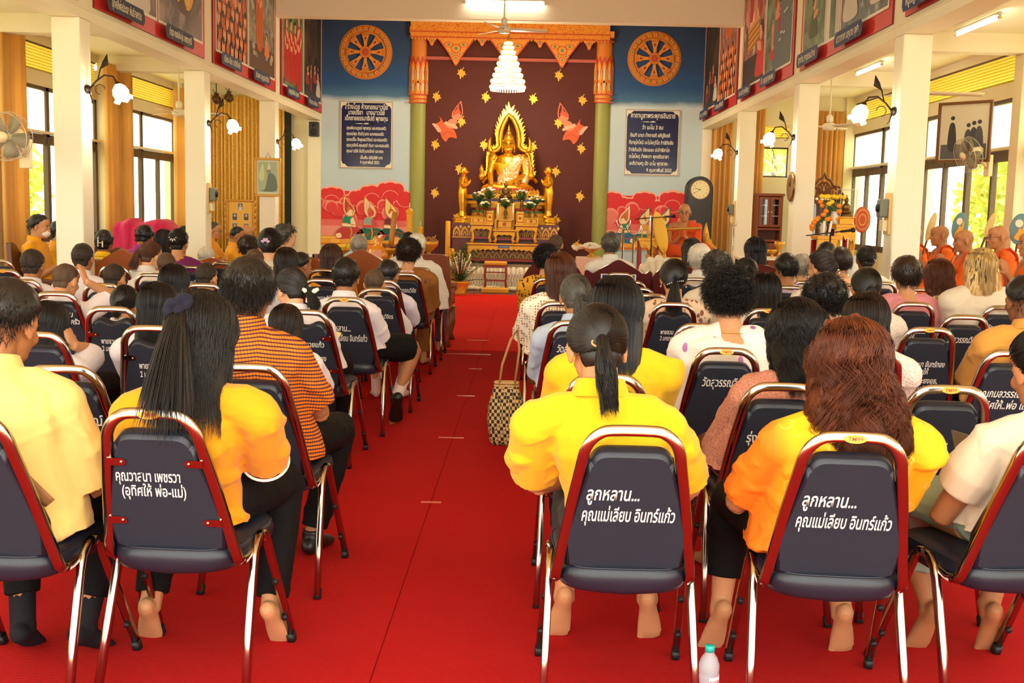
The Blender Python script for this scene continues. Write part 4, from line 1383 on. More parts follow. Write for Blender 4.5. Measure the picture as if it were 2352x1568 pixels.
def person(label,head,D,hair,shirt,bottom=None,**k):
 """head: pixel of the head centre; D: distance along the nave; everything is built in the person's own frame"""
 g=lambda a,b:k.get(a,b)
 Hw=at(head[0],head[1],D)
 yaw=R(g('yaw',0))
 hyaw,hp,hr=R(g('hyaw',0)),R(g('hp',12)),R(g('hr',0))
 s=g('s',1.0);hs=g('hs',s)*1.0
 floor=g('floor',0.016)
 seat=g('seat',0.47)
 zp=seat+0.085*s
 if abs(yaw)<.3 and 'seat' not in k and g('legs','chair')=='chair':
  best=None
  for(r_,_,_)in CHAIRS:
   dx,dy=r_.location.x-Hw.x,Hw.y-r_.location.y
   if abs(dx)<.24 and.02<dy<.55 and(best is None or abs(dx)+abs(dy-.3)<best[0]):
    best=(abs(dx)+abs(dy-.3),r_.location.x,r_.location.y)
  if best:
   D=max(D,best[2]+.27)
   Hw=at(head[0],head[1],D)
   k['py']=best[2]+.345-D
   k['px']=max(-.10,min(.10,best[1]-Hw.x))
 fw=Vector((-math.sin(yaw),math.cos(yaw),0));rt=Vector((math.cos(yaw),math.sin(yaw),0))
 fx,fy=g('px',0.0),g('py',0.05)
 P0=Vector((Hw.x,Hw.y,floor))+rt*fx+fw*fy
 root=thing('person',label,g('cat','person'),P0,yaw,g('group',None))
 H=V3(-fx,-fy,Hw.z-floor)
 Rh=rot_head(hyaw,hp,hr)
 lod=g('lod',0 if D<4.6 else 1 if D<7.5 else 2 if D<11 else 3)
 vox=(0.0062,0.0078,0.0095,0.012)[lod]*(0.72 if g('fine',False)else 1)
 N=H+Rh@V3(0,-.030,-.085)*hs+V3(0,-.014,-.056)*s*g('neck',1.0)
 b=g('b',1.0)*s
 bw=g('bw',1.0)
 skin=SKIN[g('skin','mid')]
 zp_=V3(0,0,zp)
 def spine(t):
  p=zp_.lerp(N,t)
  return p+V3(0,-.035*math.sin(PI*t)*g('hunch',1.0),0)
 torso=[(0,.165,.115),(.2,.152,.112),(.42,.150,.112),(.64,.166,.115),(.80,.160,.100),(.92,.098,.076),(1.0,.058,.056)]
 sw=.172*b*g('shw',1.0)
 sh={sx:N+V3(sx*sw,.005,-.098*s)for sx in(-1,1)}
 up,lo=.285*s,.25*s
 pose=g('pose','lap')
 wr={}
 chest=spine(.68)
 for sx in(-1,1):
  if pose=='lap':
   wr[sx]=V3(sx*.075,.26*s,zp+.085*s)
  elif pose=='pray':
   hh=g('ph',0.02)
   wr[sx]=V3(sx*.030,chest.y+.27*s,chest.z+hh*s-.02)
  elif pose=='hold':
   wr[sx]=V3(sx*.05,chest.y+.24*s,chest.z-.10*s)
  elif pose=='open':
   wr[sx]=V3(sx*.16,.30*s,zp+.10*s)
  if g('raise',0)==sx:
   wr[sx]=H+Rh@(Vector(g('rw',(sx*.115,.05,.03)))*hs)
 pole={sx:V3(sx*g('elb',.55),-.5,-.75)for sx in(-1,1)}
 if g('raise',0):
  pole[g('raise',0)]=Vector(g('rpole',(g('raise',0)*1.0,.4,-.8)))
 el={}
 for sx in(-1,1):
  el[sx],wr[sx]=ik(sh[sx],wr[sx],up,lo,pole[sx])
 legs=g('legs','chair')
 knee,ank,toe={},{},{}
 for sx in(-1,1):
  hipx=sx*.088*s
  if legs=='chair':
   knee[sx]=V3(sx*g('kx',.12),g('ky',.43)*s,max(seat,.40)+.045*s)
   ank[sx]=V3(sx*g('ax',.10),g('ky',.43)*s+g('ay',-.04),.075)
   toe[sx]=V3(sx*.18,1,0)
   if sx>0 and g('legR',None):
    knee[sx],ank[sx],toe[sx]=(Vector(v)for v in k['legR'])
   elif g('heel',0):
    ank[sx].z=.075+.10*g('heel',0)
    toe[sx]=V3(sx*.1,.55,-.8*g('heel',0))
  else:
   knee[sx]=V3(sx*.33*s,.26*s,seat+.075*s)
   ank[sx]=V3(-sx*.12*s,(.30 if sx>0 else.24)*s,seat+(.06 if sx>0 else.05)*s)
   toe[sx]=V3(-sx*1,.25,-.05)
 tb=.86 if shirt else 1.0
 body=MB()
 add_head(body,H,Rh,hs,g('ears',True))
 nb=H+Rh@V3(0,-.028,-.055)*hs
 body.tube([nb,nb.lerp(N,.55),N+V3(0,.005,-.03*s)],[(.052*hs,.054*hs),(.053*s,.055*s),(.066*s,.062*s)],12)
 body.tube([spine(t)for t,_,_ in torso],[(w*b*(tb if t<.9 else.94),d_*b*(tb if t<.9 else.94))for t,w,d_ in torso],14,up=(1,0,0))
 body.ell(zp_+V3(0,.01,-.01),(.165*b*tb*min(1,bw),.13*b*tb,.085*s))
 for sx in(-1,1):
  body.tube([N+V3(sx*.03,0,-.048*s),sh[sx]],[.048*s,.050*b],10)
  af=g('arm',1.0)*s
  m1=sh[sx].lerp(el[sx],.5);m2=el[sx].lerp(wr[sx],.35)
  body.tube([sh[sx],m1,el[sx]],[.050*af,.045*af,.036*af],10)
  body.tube([el[sx],m2,wr[sx]],[.037*af,.037*af,.025*af],10)
  fdir=(wr[sx]-el[sx]).normalized()
  if pose=='pray' and g('raise',0)!=sx:
   fd=V3(-sx*.02,g('pf',.45),1.0);nn=V3(sx,0,0);cu=.08
  elif g('raise',0)==sx:
   fd=Rh@Vector(g('rf',(-sx*.55,-.1,.8)));nn=Rh@Vector(g('rn',(sx*.8,.35,.5)));cu=g('rc',.3)
  elif pose=='hold':
   fd=V3(-sx*.55,.75,.2);nn=V3(sx*.5,.3,-.9)if g('palmup',False)else V3(sx*.8,.2,.4);cu=.6
  else:
   fd=(fdir+V3(-sx*.35,.2,-.15));nn=V3(sx*.3,0,1);cu=.45
  add_hand(body,wr[sx],fd,nn,sx,s*g('hand',1.0),cu)
  hip=V3(sx*.088*s,.01,zp-.01)
  if legs=='chair':
   body.tube([hip,hip.lerp(knee[sx],.5),knee[sx]],[.082*b,.070*b,.054*s],12)
   body.tube([knee[sx],knee[sx].lerp(ank[sx],.3)+V3(0,-.012,0),ank[sx]],[.052*s,.054*s,.034*s],12)
   add_foot(body,ank[sx],toe[sx],s*.98,V3(0,1,.2)if g('heel',0)>.5 else None)
  else:
   body.tube([hip,knee[sx]],[.085*b,.058*s],12)
   body.tube([knee[sx],ank[sx]],[.056*s,.036*s],12)
   add_foot(body,ank[sx],toe[sx],s*.98,None)
 bm=remeshed(body,vox,'body',3 if vox<.009 else 2)
 bm.materials.append(skin)
 obj('body',bm,None,root)
 ctx=dict(root=root,H=H,Rh=Rh,hs=hs,N=N,sh=sh,el=el,wr=wr,knee=knee,ank=ank,toe=toe,spine=spine,torso=torso,b=b,s=s,zp=zp,vox=vox,lod=lod,seat=seat,bw=bw,D=D)
 if g('face',False):
  fo=face_part(H,Rh,hs)
  obj('face',fo,[mat('eye_white',(236,228,216),0.3),mat('eye_dark',(30,20,16),0.3),mat('lip',(150,84,72),0.5)],root)
 if shirt:
  sm,opt=shirt if isinstance(shirt,tuple)else(shirt,{})
  sh_g=MB();inf=opt.get('inf',.016)
  hem=opt.get('hem',-.02)
  ts=[-hem*-1 if False else t for t,_,_ in torso]
  loose=opt.get('loose',1.0)
  secs=[(spine(0)+V3(0,0,hem),(.178*b*bw*loose+inf,.142*b*bw*loose+inf))]
  for t,w,d_ in torso[:-1]:
   f=bw*(1+(loose-1)*(1-t))
   secs.append((spine(t),(w*b*f+inf,d_*b*f+inf)))
  secs.append((N+V3(0,.0,opt.get('nz',.014)),(opt.get('nw',.064)*s+.006,.062*s+.006)))
  sh_g.tube([p for p,_ in secs],[r_ for _,r_ in secs],18,up=(1,0,0))
  frac=opt.get('sleeve',.72)
  sl=opt.get('sl',.018)
  for sx in(-1,1):
   sh_g.tube([N+V3(sx*.03,0,-.046*s),N.lerp(sh[sx],.55)+V3(0,0,-.002),sh[sx]+V3(sx*.004,0,.004)],[.056*s+.006,.058*b+.010,.058*b+.012],14)
   sh_g.ell(sh[sx],(.062*b+.008,)*3,16,10)
   if frac<=1:
    e=sh[sx].lerp(el[sx],frac)
    if opt.get('puff'):
     sh_g.tube([sh[sx],sh[sx].lerp(el[sx],frac*.5),sh[sx].lerp(el[sx],frac*.92),e],[.07*s,.088*s,.078*s,.055*s],16)
    else:
     sh_g.tube([sh[sx],sh[sx].lerp(el[sx],frac*.5),e],[.058*b+.010,.056*af+sl*.7,.050*af+sl],14)
   else:
    e=el[sx].lerp(wr[sx],min(.93,frac-1))
    sh_g.tube([sh[sx],sh[sx].lerp(el[sx],.5),el[sx]],[.058*b+.010,.052*af+sl*.6,.046*af+sl*.7],14)
    sh_g.tube([el[sx],e],[.046*af+sl*.7,.034*af+sl*.8],14)
  me=remeshed(sh_g,vox*1.05,'shirt',4)
  fold(me,opt.get('fold',.007)*(1 if lod<2 else.8),opt.get('ff',22),int(D*1000+head[0]))
  me.materials.append(sm)
  so_=obj('shirt',me,None,root)
  col=opt.get('collar')
  if col:
   cg=MB()
   nn=26
   hh=opt.get('ch',.034)*s
   base=N+V3(0,.004,.024)
   R0=Vector((0,-.2,1)).normalized()
   rows=[]
   for k2,(rr_,zz)in enumerate(((.068,-.012),(.066,.012),(.064,hh),(.070,hh-.003),(.084,-.012),(.082,-.018))):
    rows.append([(base+V3((rr_*s)*math.cos(a),(rr_*.96*s)*math.sin(a),zz-.012*(1+math.sin(a))))for a in[PI*.5+R(16)+(2*PI-R(32))*i/(nn-1)for i in range(nn)]])
   vs=[v for r_ in rows for v in r_]
   fs=[(i+r_*nn,i+1+r_*nn,i+1+(r_+1)*nn,i+(r_+1)*nn)for r_ in range(len(rows)-1)for i in range(nn-1)]
   cg.add(vs,fs)
   obj('collar',cg,col if not isinstance(col,bool)else sm,so_)
  if opt.get('trim'):
   for sx in(-1,1):
    cg=MB()
    e=sh[sx].lerp(el[sx],frac);dd=(el[sx]-sh[sx]).normalized()
    u=dd.orthogonal().normalized();w_=dd.cross(u)
    cg.tube([e+(u*math.cos(a)+w_*math.sin(a))*(.050*af+sl-.0015)for a in[2*PI*i/28 for i in range(28)]],.0045,6,0,closed=True)
    obj('sleeve_trim',cg,opt['trim'],so_)
 if bottom:
  bmx,opt=bottom if isinstance(bottom,tuple)else(bottom,{})
  kind=opt.get('kind','trousers')
  tg=MB();inf=opt.get('inf',.014)
  tg.ell(zp_+V3(0,.01,-.008),(.158*b*bw+inf,.125*b+inf*.7,.09*s+inf),18,12)
  tg.tube([spine(0),spine(.18)],[(.155*b*bw+inf*.3,.105*b+inf*.3),(.135*b*bw,.095*b)],18,up=(1,0,0))
  if kind in('trousers','shorts'):
   ft=opt.get('to',.93)
   for sx in(-1,1):
    hip=V3(sx*.088*s,.01,zp-.01)
    if kind=='shorts':
     e=hip.lerp(knee[sx],opt.get('to',.78))
     tg.tube([hip,hip.lerp(e,.5),e],[.086*b+inf,.082*b+inf*1.3,.075*b+inf*1.8],14)
    else:
     e=knee[sx].lerp(ank[sx],ft)
     tg.tube([hip,hip.lerp(knee[sx],.5),knee[sx]],[.086*b+inf,.074*b+inf,.060*s+inf],14)
     tg.tube([knee[sx],knee[sx].lerp(e,.4),e],[.058*s+inf,.056*s+inf,.044*s+inf*opt.get('flare',1)],14)
  else:
   e=opt.get('to',.6)
   kc=(knee[1]+knee[-1])/2;ac=(ank[1]+ank[-1])/2
   kw=abs(knee[1].x)+.075*s
   ec=kc.lerp(ac,e)
   tg.tube([zp_,zp_.lerp(kc,.5),kc+V3(0,-.02,.0)],[(.18*b*bw,.10*s),(.5*(.18+kw)+.01,.092*s),(kw+.01,.074*s)],22,up=(1,0,0))
   tg.tube([kc+V3(0,-.02,.015),kc.lerp(ec,.5),ec],[(kw+.01,.07*s),(kw,.085*s),(kw*.95,.085*s)],22,up=(1,0,0))
  me=remeshed(tg,vox*1.1,kind,3)
  fold(me,opt.get('fold',.006),26,int(D*777+head[0]))
  me.materials.append(bmx)
  obj(kind if kind in('trousers','shorts')else 'skirt',me,None,root)
  if opt.get('shoe'):
   for sx in(-1,1):
    fg=MB();add_foot(fg,ank[sx],toe[sx],s*.98,None,.009)
    me=remeshed(fg,vox*1.1,'shoe',2);me.materials.append(opt['shoe'])
    obj(opt.get('shoename','shoe'),me,None,root)
  if opt.get('sock'):
   for sx in(-1,1):
    fg=MB()
    t0=knee[sx].lerp(ank[sx],.62)
    fg.tube([t0,t0.lerp(ank[sx],.5),ank[sx]],[.047*s,.042*s,.041*s],14)
    add_foot(fg,ank[sx],toe[sx],s*.98,None,.004)
    me=remeshed(fg,vox,'sock',2);me.materials.append(opt['sock'])
    obj('sock',me,None,root)
 if hair:
  st,hcol=hair
  rng=np.random.RandomState(int(head[0]*7+head[1]))
  vs,qs,o=[],[],0
  M=np.array(Rh)
  for v,q_ in all_hair(st,rng,g('hlod',lod)):
   vs.append((v*hs)@M.T+np.array(H));qs.append(q_+o);o+=len(v)
  me=mesh_np('hair',np.concatenate(vs),np.concatenate(qs),[HAIR[hcol]])
  ho=obj('hair',me,None,root)
  ctx['hair']=ho
 for fn in g('extra',()):
  fn(ctx)
 PEOPLE[label]=ctx
 return ctx
def hp_(c,p):
 return c['H']+c['Rh']@(Vector(p)*c['hs'])
def glasses(c):
 g=MB();T=lambda p:hp_(c,p)
 for sx in(-1,1):
  ring=[T((sx*.033+.021*math.cos(a),.1,-.004+.016*math.sin(a)))for a in[2*PI*i/16 for i in range(16)]]
  g.tube(ring,.0016,5,0,closed=True)
  g.tube([T((sx*.054,.098,0)),T((sx*.076,.06,.004)),T((sx*.079,-.01,.002))],.0014,5)
 g.tube([T((-.012,.101,0)),T((.012,.101,0))],.0014,5)
 obj('glasses',g,mat('spectacle_frame',(70,56,44),0.3,0.6),c['root'])
def clip_dots(pts,r=.006,col='silver_gem',name='hair_clip'):
 def f(c):
  g=MB()
  for p in pts:
   g.ell(hp_(c,p),(r,r,r),8,6)
  mm=mat(col,(236,232,226),0.15,0.5)if col=='silver_gem' else MATS[col]
  obj(name,g,mm,c['root'])
 return f
def necklace(m,r=.004,beads=False,dr=.075,dz=-.02):
 def f(c):
  g=MB();s=c['s']
  pts=[c['N']+V3(dr*s*math.cos(a),dr*.95*s*math.sin(a)+.004,dz-.022*(1+math.sin(a)))for a in[2*PI*i/44 for i in range(44)]]
  if beads:
   for p in pts:
    g.ell(p,(r,r,r),8,6)
  else:
   g.tube(pts,r,6,0,closed=True)
  obj('necklace',g,m,c['root'])
 return f
def earrings(c):
 for sx in(-1,1):
  g=MB()
  g.ell(hp_(c,(sx*.083,-.004,-.052)),(.005,.005,.006),8,6)
  obj('earring',g,mat('silver_gem',(236,232,226),0.15,0.5),c['root'])
# banquet chairs
m_chrome=mat('chrome_tube',(178,168,156),0.16,1.0)
m_fab=mat('navy_fabric',(25,31,46),0.85,bump=0.25,bscale=420,var=0.12,vscale=160)
m_vin=mat('navy_vinyl',(24,30,44),0.38,bump=0.04,bscale=90)
m_rub=mat('black_rubber',(14,14,15),0.55)
m_pen=mat('white_marker',(232,230,222),0.6)
m_sty=mat('sticker_yellow',(246,178,24),0.4)
m_str=mat('sticker_red',(204,36,26),0.4)
ARCH=[(.188,.33,.428),(.191,.22,.416),(.190,.175,.425),(.187,.155,.452),(.172,.118,.55),(.155,.074,.665),(.134,.026,.785),(.127,.013,.822),(.112,.005,.852),(.088,.001,.873),(.055,0,.882)]
def arch_geo():
 g=MB()
 k_=ARCH+[(-x,y,z)for x,y,z in ARCH[::-1]]
 pts=[]
 for i in range(len(k_)-1):
  p0,p1,p2,p3=(Vector(k_[min(max(i+j-1,0),len(k_)-1)])for j in range(4))
  for t in range(3):
   u=t/3
   pts.append(.5*(2*p1+(p2-p0)*u+(2*p0-5*p1+4*p2-p3)*u*u+(3*p1-p0-3*p2+p3)*u**3))
 pts.append(Vector(k_[-1]))
 g.tube(pts,(.0125,.0155),8,0,up=(0,-1,0.3),square=True)
 return g
def leg_geo(sx,rear):
 g=MB()
 if rear:
  pts=[(.222,.125,.012),(.214,.19,.20),(.208,.262,.385),(.206,.285,.425),(.206,.315,.447),(.206,.345,.452)]
 else:
  pts=[(.206,.345,.452),(.206,.375,.447),(.207,.40,.425),(.209,.422,.385),(.218,.535,.19),(.226,.64,.012)]
 g.tube([(sx*a,b,c)for a,b,c in pts],(.0115,.0155),8,0,up=(1,0,0),square=True)
 cap=MB()
 f=pts[0]if rear else pts[-1]
 n=pts[1]if rear else pts[-2]
 a,b=Vector((sx*f[0],f[1],0.0)),Vector((sx*f[0],f[1],0.0)).lerp(Vector((sx*n[0],n[1],n[2])),.18)
 cap.tube([a,b],(.0135,.0175),8,0,up=(1,0,0),square=True)
 bump=None
 if not rear:
  bump=[]
  for t in(.32,.72):
   p=Vector(pts[3]).lerp(Vector(pts[5]),t)
   bump.append(MB())
   bump[-1].tube([(sx*p.x,p.y-.012,p.z-.005),(sx*p.x,p.y-.022,p.z-.010),(sx*p.x,p.y-.024,p.z-.011)],[.011,.010,.006],10)
 return g,cap,bump
_ch={}
for sx in(-1,1):
 for rear in(True,False):
  a,b,c=leg_geo(sx,rear)
  _ch[(sx,rear)]=(a.mesh('leg'),b.mesh('foot_cap'),[x.mesh('bumper')for x in c or()])
  for me,m in[(_ch[(sx,rear)][0],m_chrome),(_ch[(sx,rear)][1],m_rub)]+[(x,m_rub)for x in _ch[(sx,rear)][2]]:
   me.materials.append(m)
_arch=arch_geo().mesh('back_frame');_arch.materials.append(m_chrome)
def seat_mesh():
 g=MB()
 rows=[]
 nn=36
 def outline(e):
  pts=[]
  for i in range(nn):
   a=2*PI*i/nn
   c,s_=math.cos(a),math.sin(a)
   x=math.copysign(abs(c)**.45,c);y=math.copysign(abs(s_)**.45,s_)
   hw=.186+.026*(y+1)/2-e
   pts.append((x*hw,.345+y*(.222-e),0))
  return pts
 lv=[(.03,.395),(.008,.400),(.0,.415),(-.004,.435),(.0,.455),(.014,.470),(.05,.479),(.12,.484)]
 for e,z in lv:
  rows.append([(x,y,z-.012*(1-abs(x)/.2)*(1 if z<.42 and y<.2 else 0))for x,y,_ in outline(e)])
 vs=[v for r in rows for v in r]
 fs=[(r*nn+i,r*nn+(i+1)%nn,(r+1)*nn+(i+1)%nn,(r+1)*nn+i)for r in range(len(rows)-1)for i in range(nn)]
 fs.append(tuple(range(nn))[::-1]);fs.append(tuple((len(rows)-1)*nn+i for i in range(nn)))
 g.add(vs,fs)
 g.tube([(p[0],p[1],.462)for p in outline(.006)],.0035,5,0,closed=True)
 me=g.mesh('seat');me.materials.append(m_vin)
 return me
_seat=seat_mesh()
BV=Vector((0,-.129,.333)).normalized()
BO=Vector((0,.146,.462))
BN=Vector((1,0,0)).cross(BV)
WRITE={'A':[('ลูกหลาน...',.235,.145,-.045,.060),('คุณแม่เลียบ อินทร์แก้ว',.165,.255,0,.060)],'B':[('คุณวาสนา เพชรวา',.235,.185,-.03,.05),('(อุทิศให้ พ่อ-แม่)',.185,.185,-.02,.05)],
'C':[('พายจวน  ชัยฤทธิ์',.245,.17,.01,.044),('2 มกราคม 2559',.20,.15,0,.044)],'D':[('วัดสุวรรณวิชัย',.285,.185,0,.058)],'E':[('กัญจนา จันทร์ทอง',.235,.19,.015,.046),('อุทิศให้',.19,.08,-.01,.046),('เอื้อน, พระยงยุธ,',.135,.20,-.01,.046),('พระสมุห์จันทร์',.085,.15,.01,.046)],
'F':[('คุณกมลวรรณ ชัยดี',.235,.26,0,.054),('อุทิศให้..พ่อ แม่',.175,.22,0,.054)],'G':[('คนิษฐา วัฒนวิจิตร',.235,.20,0,.046),('อุทิศให้',.19,.08,-.01,.046),('พระวรวุฒิ',.145,.11,0,.046)],
'H':[('สมจิต  สายแก้ว',.245,.19,.0,.046),('อุทิศให้',.205,.09,-.03,.046),('นายศักดิ์ ลงคง',.16,.18,.01,.046),('2563',.115,.07,.03,.046)],'I':[('รุ่งโรจน์ วงศ์ดี',.235,.2,-.01,.052)],
'J':[('สุนทราภรณ์',.235,.2,.02,.056),('อุทิศให้',.18,.1,.03,.05)],'K':[('ครูนิยม',.30,.12,.03,.05),('และครอบครัว',.25,.19,.03,.05)],'':[],}
_backs={}
def back_mesh(code,wavy):
 key=(code,wavy)
 if key in _backs:
  return _backs[key]
 H_=.385
 def half(v):
  return.166+(.112-.166)*v/H_
 out=[(-half(0),.0),(half(0),.0)]
 out+=[(half(.32),.32),(half(.35)-.004,.35),(half(.37)-.014,.372),(half(.385)-.034,.384)]
 if wavy:
  out+=[(.055,.382),(.02,.366),(0,.362),(-.02,.366),(-.055,.382)]
 else:
  out+=[(.03,.3855),(-.03,.3855)]
 out+=[(-half(.385)+.034,.384),(-half(.37)+.014,.372),(-half(.35)+.004,.35),(-half(.32),.32)]
 out=smooth_poly(out,3)
 g=MB()
 def shell(pts,n0,n1,e):
  cx,cy=0,.19
  lay=[]
  for off,ins in((n0,e),(n0+e*.7,e*.25),(n0+e*1.2,0),(n1-e*1.4,0),(n1-e*.5,e*.4),(n1,e*1.4)):
   lay.append([BO+Vector((1,0,0))*(x*(1-ins/.15))+BV*(cy+(y-cy)*(1-ins/.19))-BN*off for x,y in pts])
  n=len(pts)
  vs=[v for l_ in lay for v in l_]
  fs=[];mi=[]
  for r in range(len(lay)-1):
   for i in range(n):
    fs.append((r*n+i,r*n+(i+1)%n,(r+1)*n+(i+1)%n,(r+1)*n+i))
  g.add(vs,[f[::-1]for f in fs],1,True)
  g.add(lay[0],[tuple(range(n))],0,False)
  g.add(lay[-1],[tuple(range(n))[::-1]],1,False)
 shell(out,-.006,.052,.012)
 for body,v,w,dx,sz in WRITE[code]:
  put_text(g,body,sz,BO+Vector((dx,0,0))+BV*v,(1,0,0),BV,.0072,2,'CENTER',.022,.16,w)
 me=g.mesh('backrest')
 for m in(m_fab,m_vin,m_pen):
  me.materials.append(m)
 _backs[key]=me
 return me
def sticker_mesh():
 g=MB()
 O=Vector((0,-.0142,.8805));U=Vector((1,0,0));V=Vector((0,0.28,1)).normalized()
 g.prism(disc(.030,22,0,0,.0115),O,U,V,.0012,0)
 put_text(g,'TM99',.0165,O-V*.0058,U,V,.002,1,'CENTER',.004,.1)
 me=g.mesh('sticker');me.materials.append(m_sty);me.materials.append(m_str)
 return me
_stick=sticker_mesh()
def bracket_mesh(sx,v):
 g=MB()
 w=.166+(.112-.166)*v/.385
 pts=[(w+.012,-.012),(w-.03,-.012),(w-.040,-.006),(w-.040,.006),(w-.03,.012),(w+.012,.012)]
 g.prism([(sx*a,b)for a,b in(pts if sx<0 else pts[::-1])],BO+BV*v,(1,0,0),BV,.0105,0)
 g.ell(BO+BV*v+Vector((sx*(w-.028),0,0))+BN*.0105,(.005,.005,.005),8,6)
 me=g.mesh('bracket');me.materials.append(m_chrome)
 return me
_brk=[bracket_mesh(sx,v)for sx in(-1,1)for v in(.10,.30)]
N_CH=[0]
def link(name,me,parent):
 o=bpy.data.objects.new(name,me)
 C.objects.link(o);o.parent=parent
 return o
def chair(px,py,label,code='',yaw=0.0,tm=False,wavy=False,brk=False,at_=None):
 p=at_ if at_ is not None else atz(px,py,.888)
 root=thing('banquet_chair',label,'chair',(p[0],p[1],.012),R(yaw),'navy banquet chairs in rows')
 CHAIRS.append((root,px,py))
 link('backrest',back_mesh(code,wavy),root)
 link('seat',_seat,root)
 link('back_frame',_arch,root)
 for sx in(-1,1):
  for rear in(True,False):
   a,b,c=_ch[(sx,rear)]
   l_=link('leg',a,root)
   link('foot_cap',b,l_)
   for x in c:
    link('bumper',x,l_)
 if tm:
  link('sticker',_stick,root)
 if brk:
  for me in _brk:
   link('bracket',me,root)
 return root
# altar
m_gold=mat('statue_gold',(238,172,44),0.26,0.85,bump=0.05,bscale=40)
m_gold2=mat('gilt_carving',(226,168,58),0.38,0.6,bump=0.7,bscale=70)
m_goldp=mat('gold_paint_flat',(222,162,52),0.45,0.3)
m_mar=mat('maroon_lacquer',(104,26,22),0.35)
m_redl=mat('red_lacquer',(150,22,24),0.35)
m_wax=mat('white_wax',(246,240,226),0.5)
m_ywax=mat('yellow_wax',(244,178,30),0.45,bump=.1,bscale=20)
m_flame=mat('candle_flame',(255,220,140),0.5,emit=(255,210,120),estr=12)
m_leafg=mat('leaf_green',(60,92,34),0.6,var=.3,vscale=30)
m_petw=mat('petal_white',(244,236,214),0.7)
m_bronze=mat('dark_bronze',(120,92,46),0.4,0.8)
XM=at(1166,500,21.2).x
def stack(name,tiers,mats_):
 g=MB()
 for(x0,x1,y0,y1,z0,z1,mi)in tiers:
  g.bx(x0,x1,y0,y1,z0,z1,mi)
 return g
ys=20.45
sx0,sx1=at(1022,640,ys).x,at(1330,640,ys).x
zs=at(1120,611,ys).z
q=NT('white_lattice_skirt',0.8)
sxn=q.n('SeparateXYZ');q.l(q.tc.outputs['Object'],sxn.inputs[0])
wv=q.n('TexWave',wave_type='BANDS',bands_direction='X');wv.inputs['Scale'].default_value=4.0;q.l(q.tc.outputs['Object'],wv.inputs['Vector'])
q.bump(wv.outputs['Fac'],.5,.02)
m_skirt=q.out(q.mix(q.step(wv.outputs['Fac'],.25,.2),(214,196,160),(246,238,222)))
root=thing('altar_stage','low altar stage with white draped skirt behind the yellow-cushioned stool','stage',(0,0,0))
g=MB();g.bx(sx0,sx1,ys+.02,YW-.01,0,zs,0);g.bx(sx0-.03,sx1+.03,ys-.02,YW-.01,zs,zs+.035,0)
obj('platform',g,mat('stage_stone',(150,130,100),0.4),root)
g=MB();n=120
vs=[]
for z,am in((zs,.004),(zs-.14,.022),(zs*.4,.012),(.03,.03)):
 vs+=[(sx0+(sx1-sx0)*i/n,ys-.012-am*(1+math.sin(i*1.05)),z)for i in range(n+1)]
g.add(vs,[(r*(n+1)+i,(r+1)*(n+1)+i,(r+1)*(n+1)+i+1,r*(n+1)+i+1)for r in range(3)for i in range(n)])
o=obj('skirt',g,m_skirt,root);sd=o.modifiers.new('t','SOLIDIFY');sd.thickness=.004
g=MB()
rr=random.Random(2)
for i in range(46):
 x=sx0+(sx1-sx0)*(i+.5)/46
 for r in range(4):
  g.prism([(0,-.045),(.036,0),(0,.045),(-.036,0)],(x+(.033 if r%2 else 0),ys-.047,zs*.55-.07*r+.04),(1,0,0),(0,0,1),.004)
 g.ell((x,ys-.06,.045+rr.uniform(0,.02)),(.04,.03,.035),8,6)
obj('diamond_lattice',g,mat('lace_white',(238,226,200),.8),root)
yp=21.0
px0,px1=at(1039,560,yp).x,at(1281,560,yp).x
z1=at(1160,546,yp).z;z2=at(1160,518,yp).z
root=thing('altar_pedestal','tall maroon pedestal painted with gold arches under the golden statue','pedestal',(0,0,0))
g=MB();g.bx(px0,px1,yp,YW-.02,zs+.036,z1,0);g.bx(px0-.01,px1+.01,yp-.02,YW-.02,z1-.012,z1+.006,1);g.bx(px0,px1,yp,YW-.02,z1,z2,0);g.bx(px0-.015,px1+.015,yp-.02,YW-.02,z2,z2+.03,0)
obj('base',g,[m_mar,m_goldp],root)
P=Paint((0,yp,0),(1,0,0),(0,0,1),base=.003)
def arches(zb,h,n):
 w=(px1-px0)/n
 for i in range(n):
  cx=px0+w*(i+.5)
  ar=[(-.46,0),(.46,0),(.46,.45),(.3,.78),(0,1.05),(-.3,.78),(-.46,.45)]
  P.p([(cx+a*w,zb+b*h)for a,b in ar],(222,166,56));P.p([(cx+a*w*.62,zb+b*h*.72)for a,b in ar],'maroon_lacquer')
  P.p([(cx+a*w*.42,zb+b*h*.5)for a,b in ar],(214,150,50));P.p([(cx+a*w*.2,zb+b*h*.3)for a,b in ar],(70,60,60))
  P.p([(cx+w*.5+a*.03,zb+h*.95+b*.04)for a,b in((0,-1),(1,0),(0,1),(-1,0))],(230,200,120))
arches(z1+.02,(z2-z1)*.8,13);P.obj('painted_arches',root)
P=Paint((0,yp,0),(1,0,0),(0,0,1),base=.003);arches(zs+.05,.2,13);P.obj('painted_arches',root)
yb=21.55
def AP(px,py,dy=0):
 v=at(px,py,yb)
 return V3(v.x,yb+dy,v.z)
root=thing('seated_statue','large golden seated Buddha statue under a flame-edged arch','statue',(0,0,0))
g=MB()
k=21.55/2600
cx=AP(1168,340).x
zz=lambda py:AP(1168,py).z
g.ell((cx,yb-.02,zz(332)),(.105,.115,.125),20,14);g.ell((cx,yb-.05,zz(342)),(.088,.09,.105),16,12)
g.ell((cx,yb,zz(317)),(.095,.10,.075));g.ell((cx,yb,zz(306)),(.05,.055,.05))
g.tube([(cx,yb,zz(304)),(cx,yb,zz(296)),(cx,yb,zz(284))],[.03,.026,.004],10)
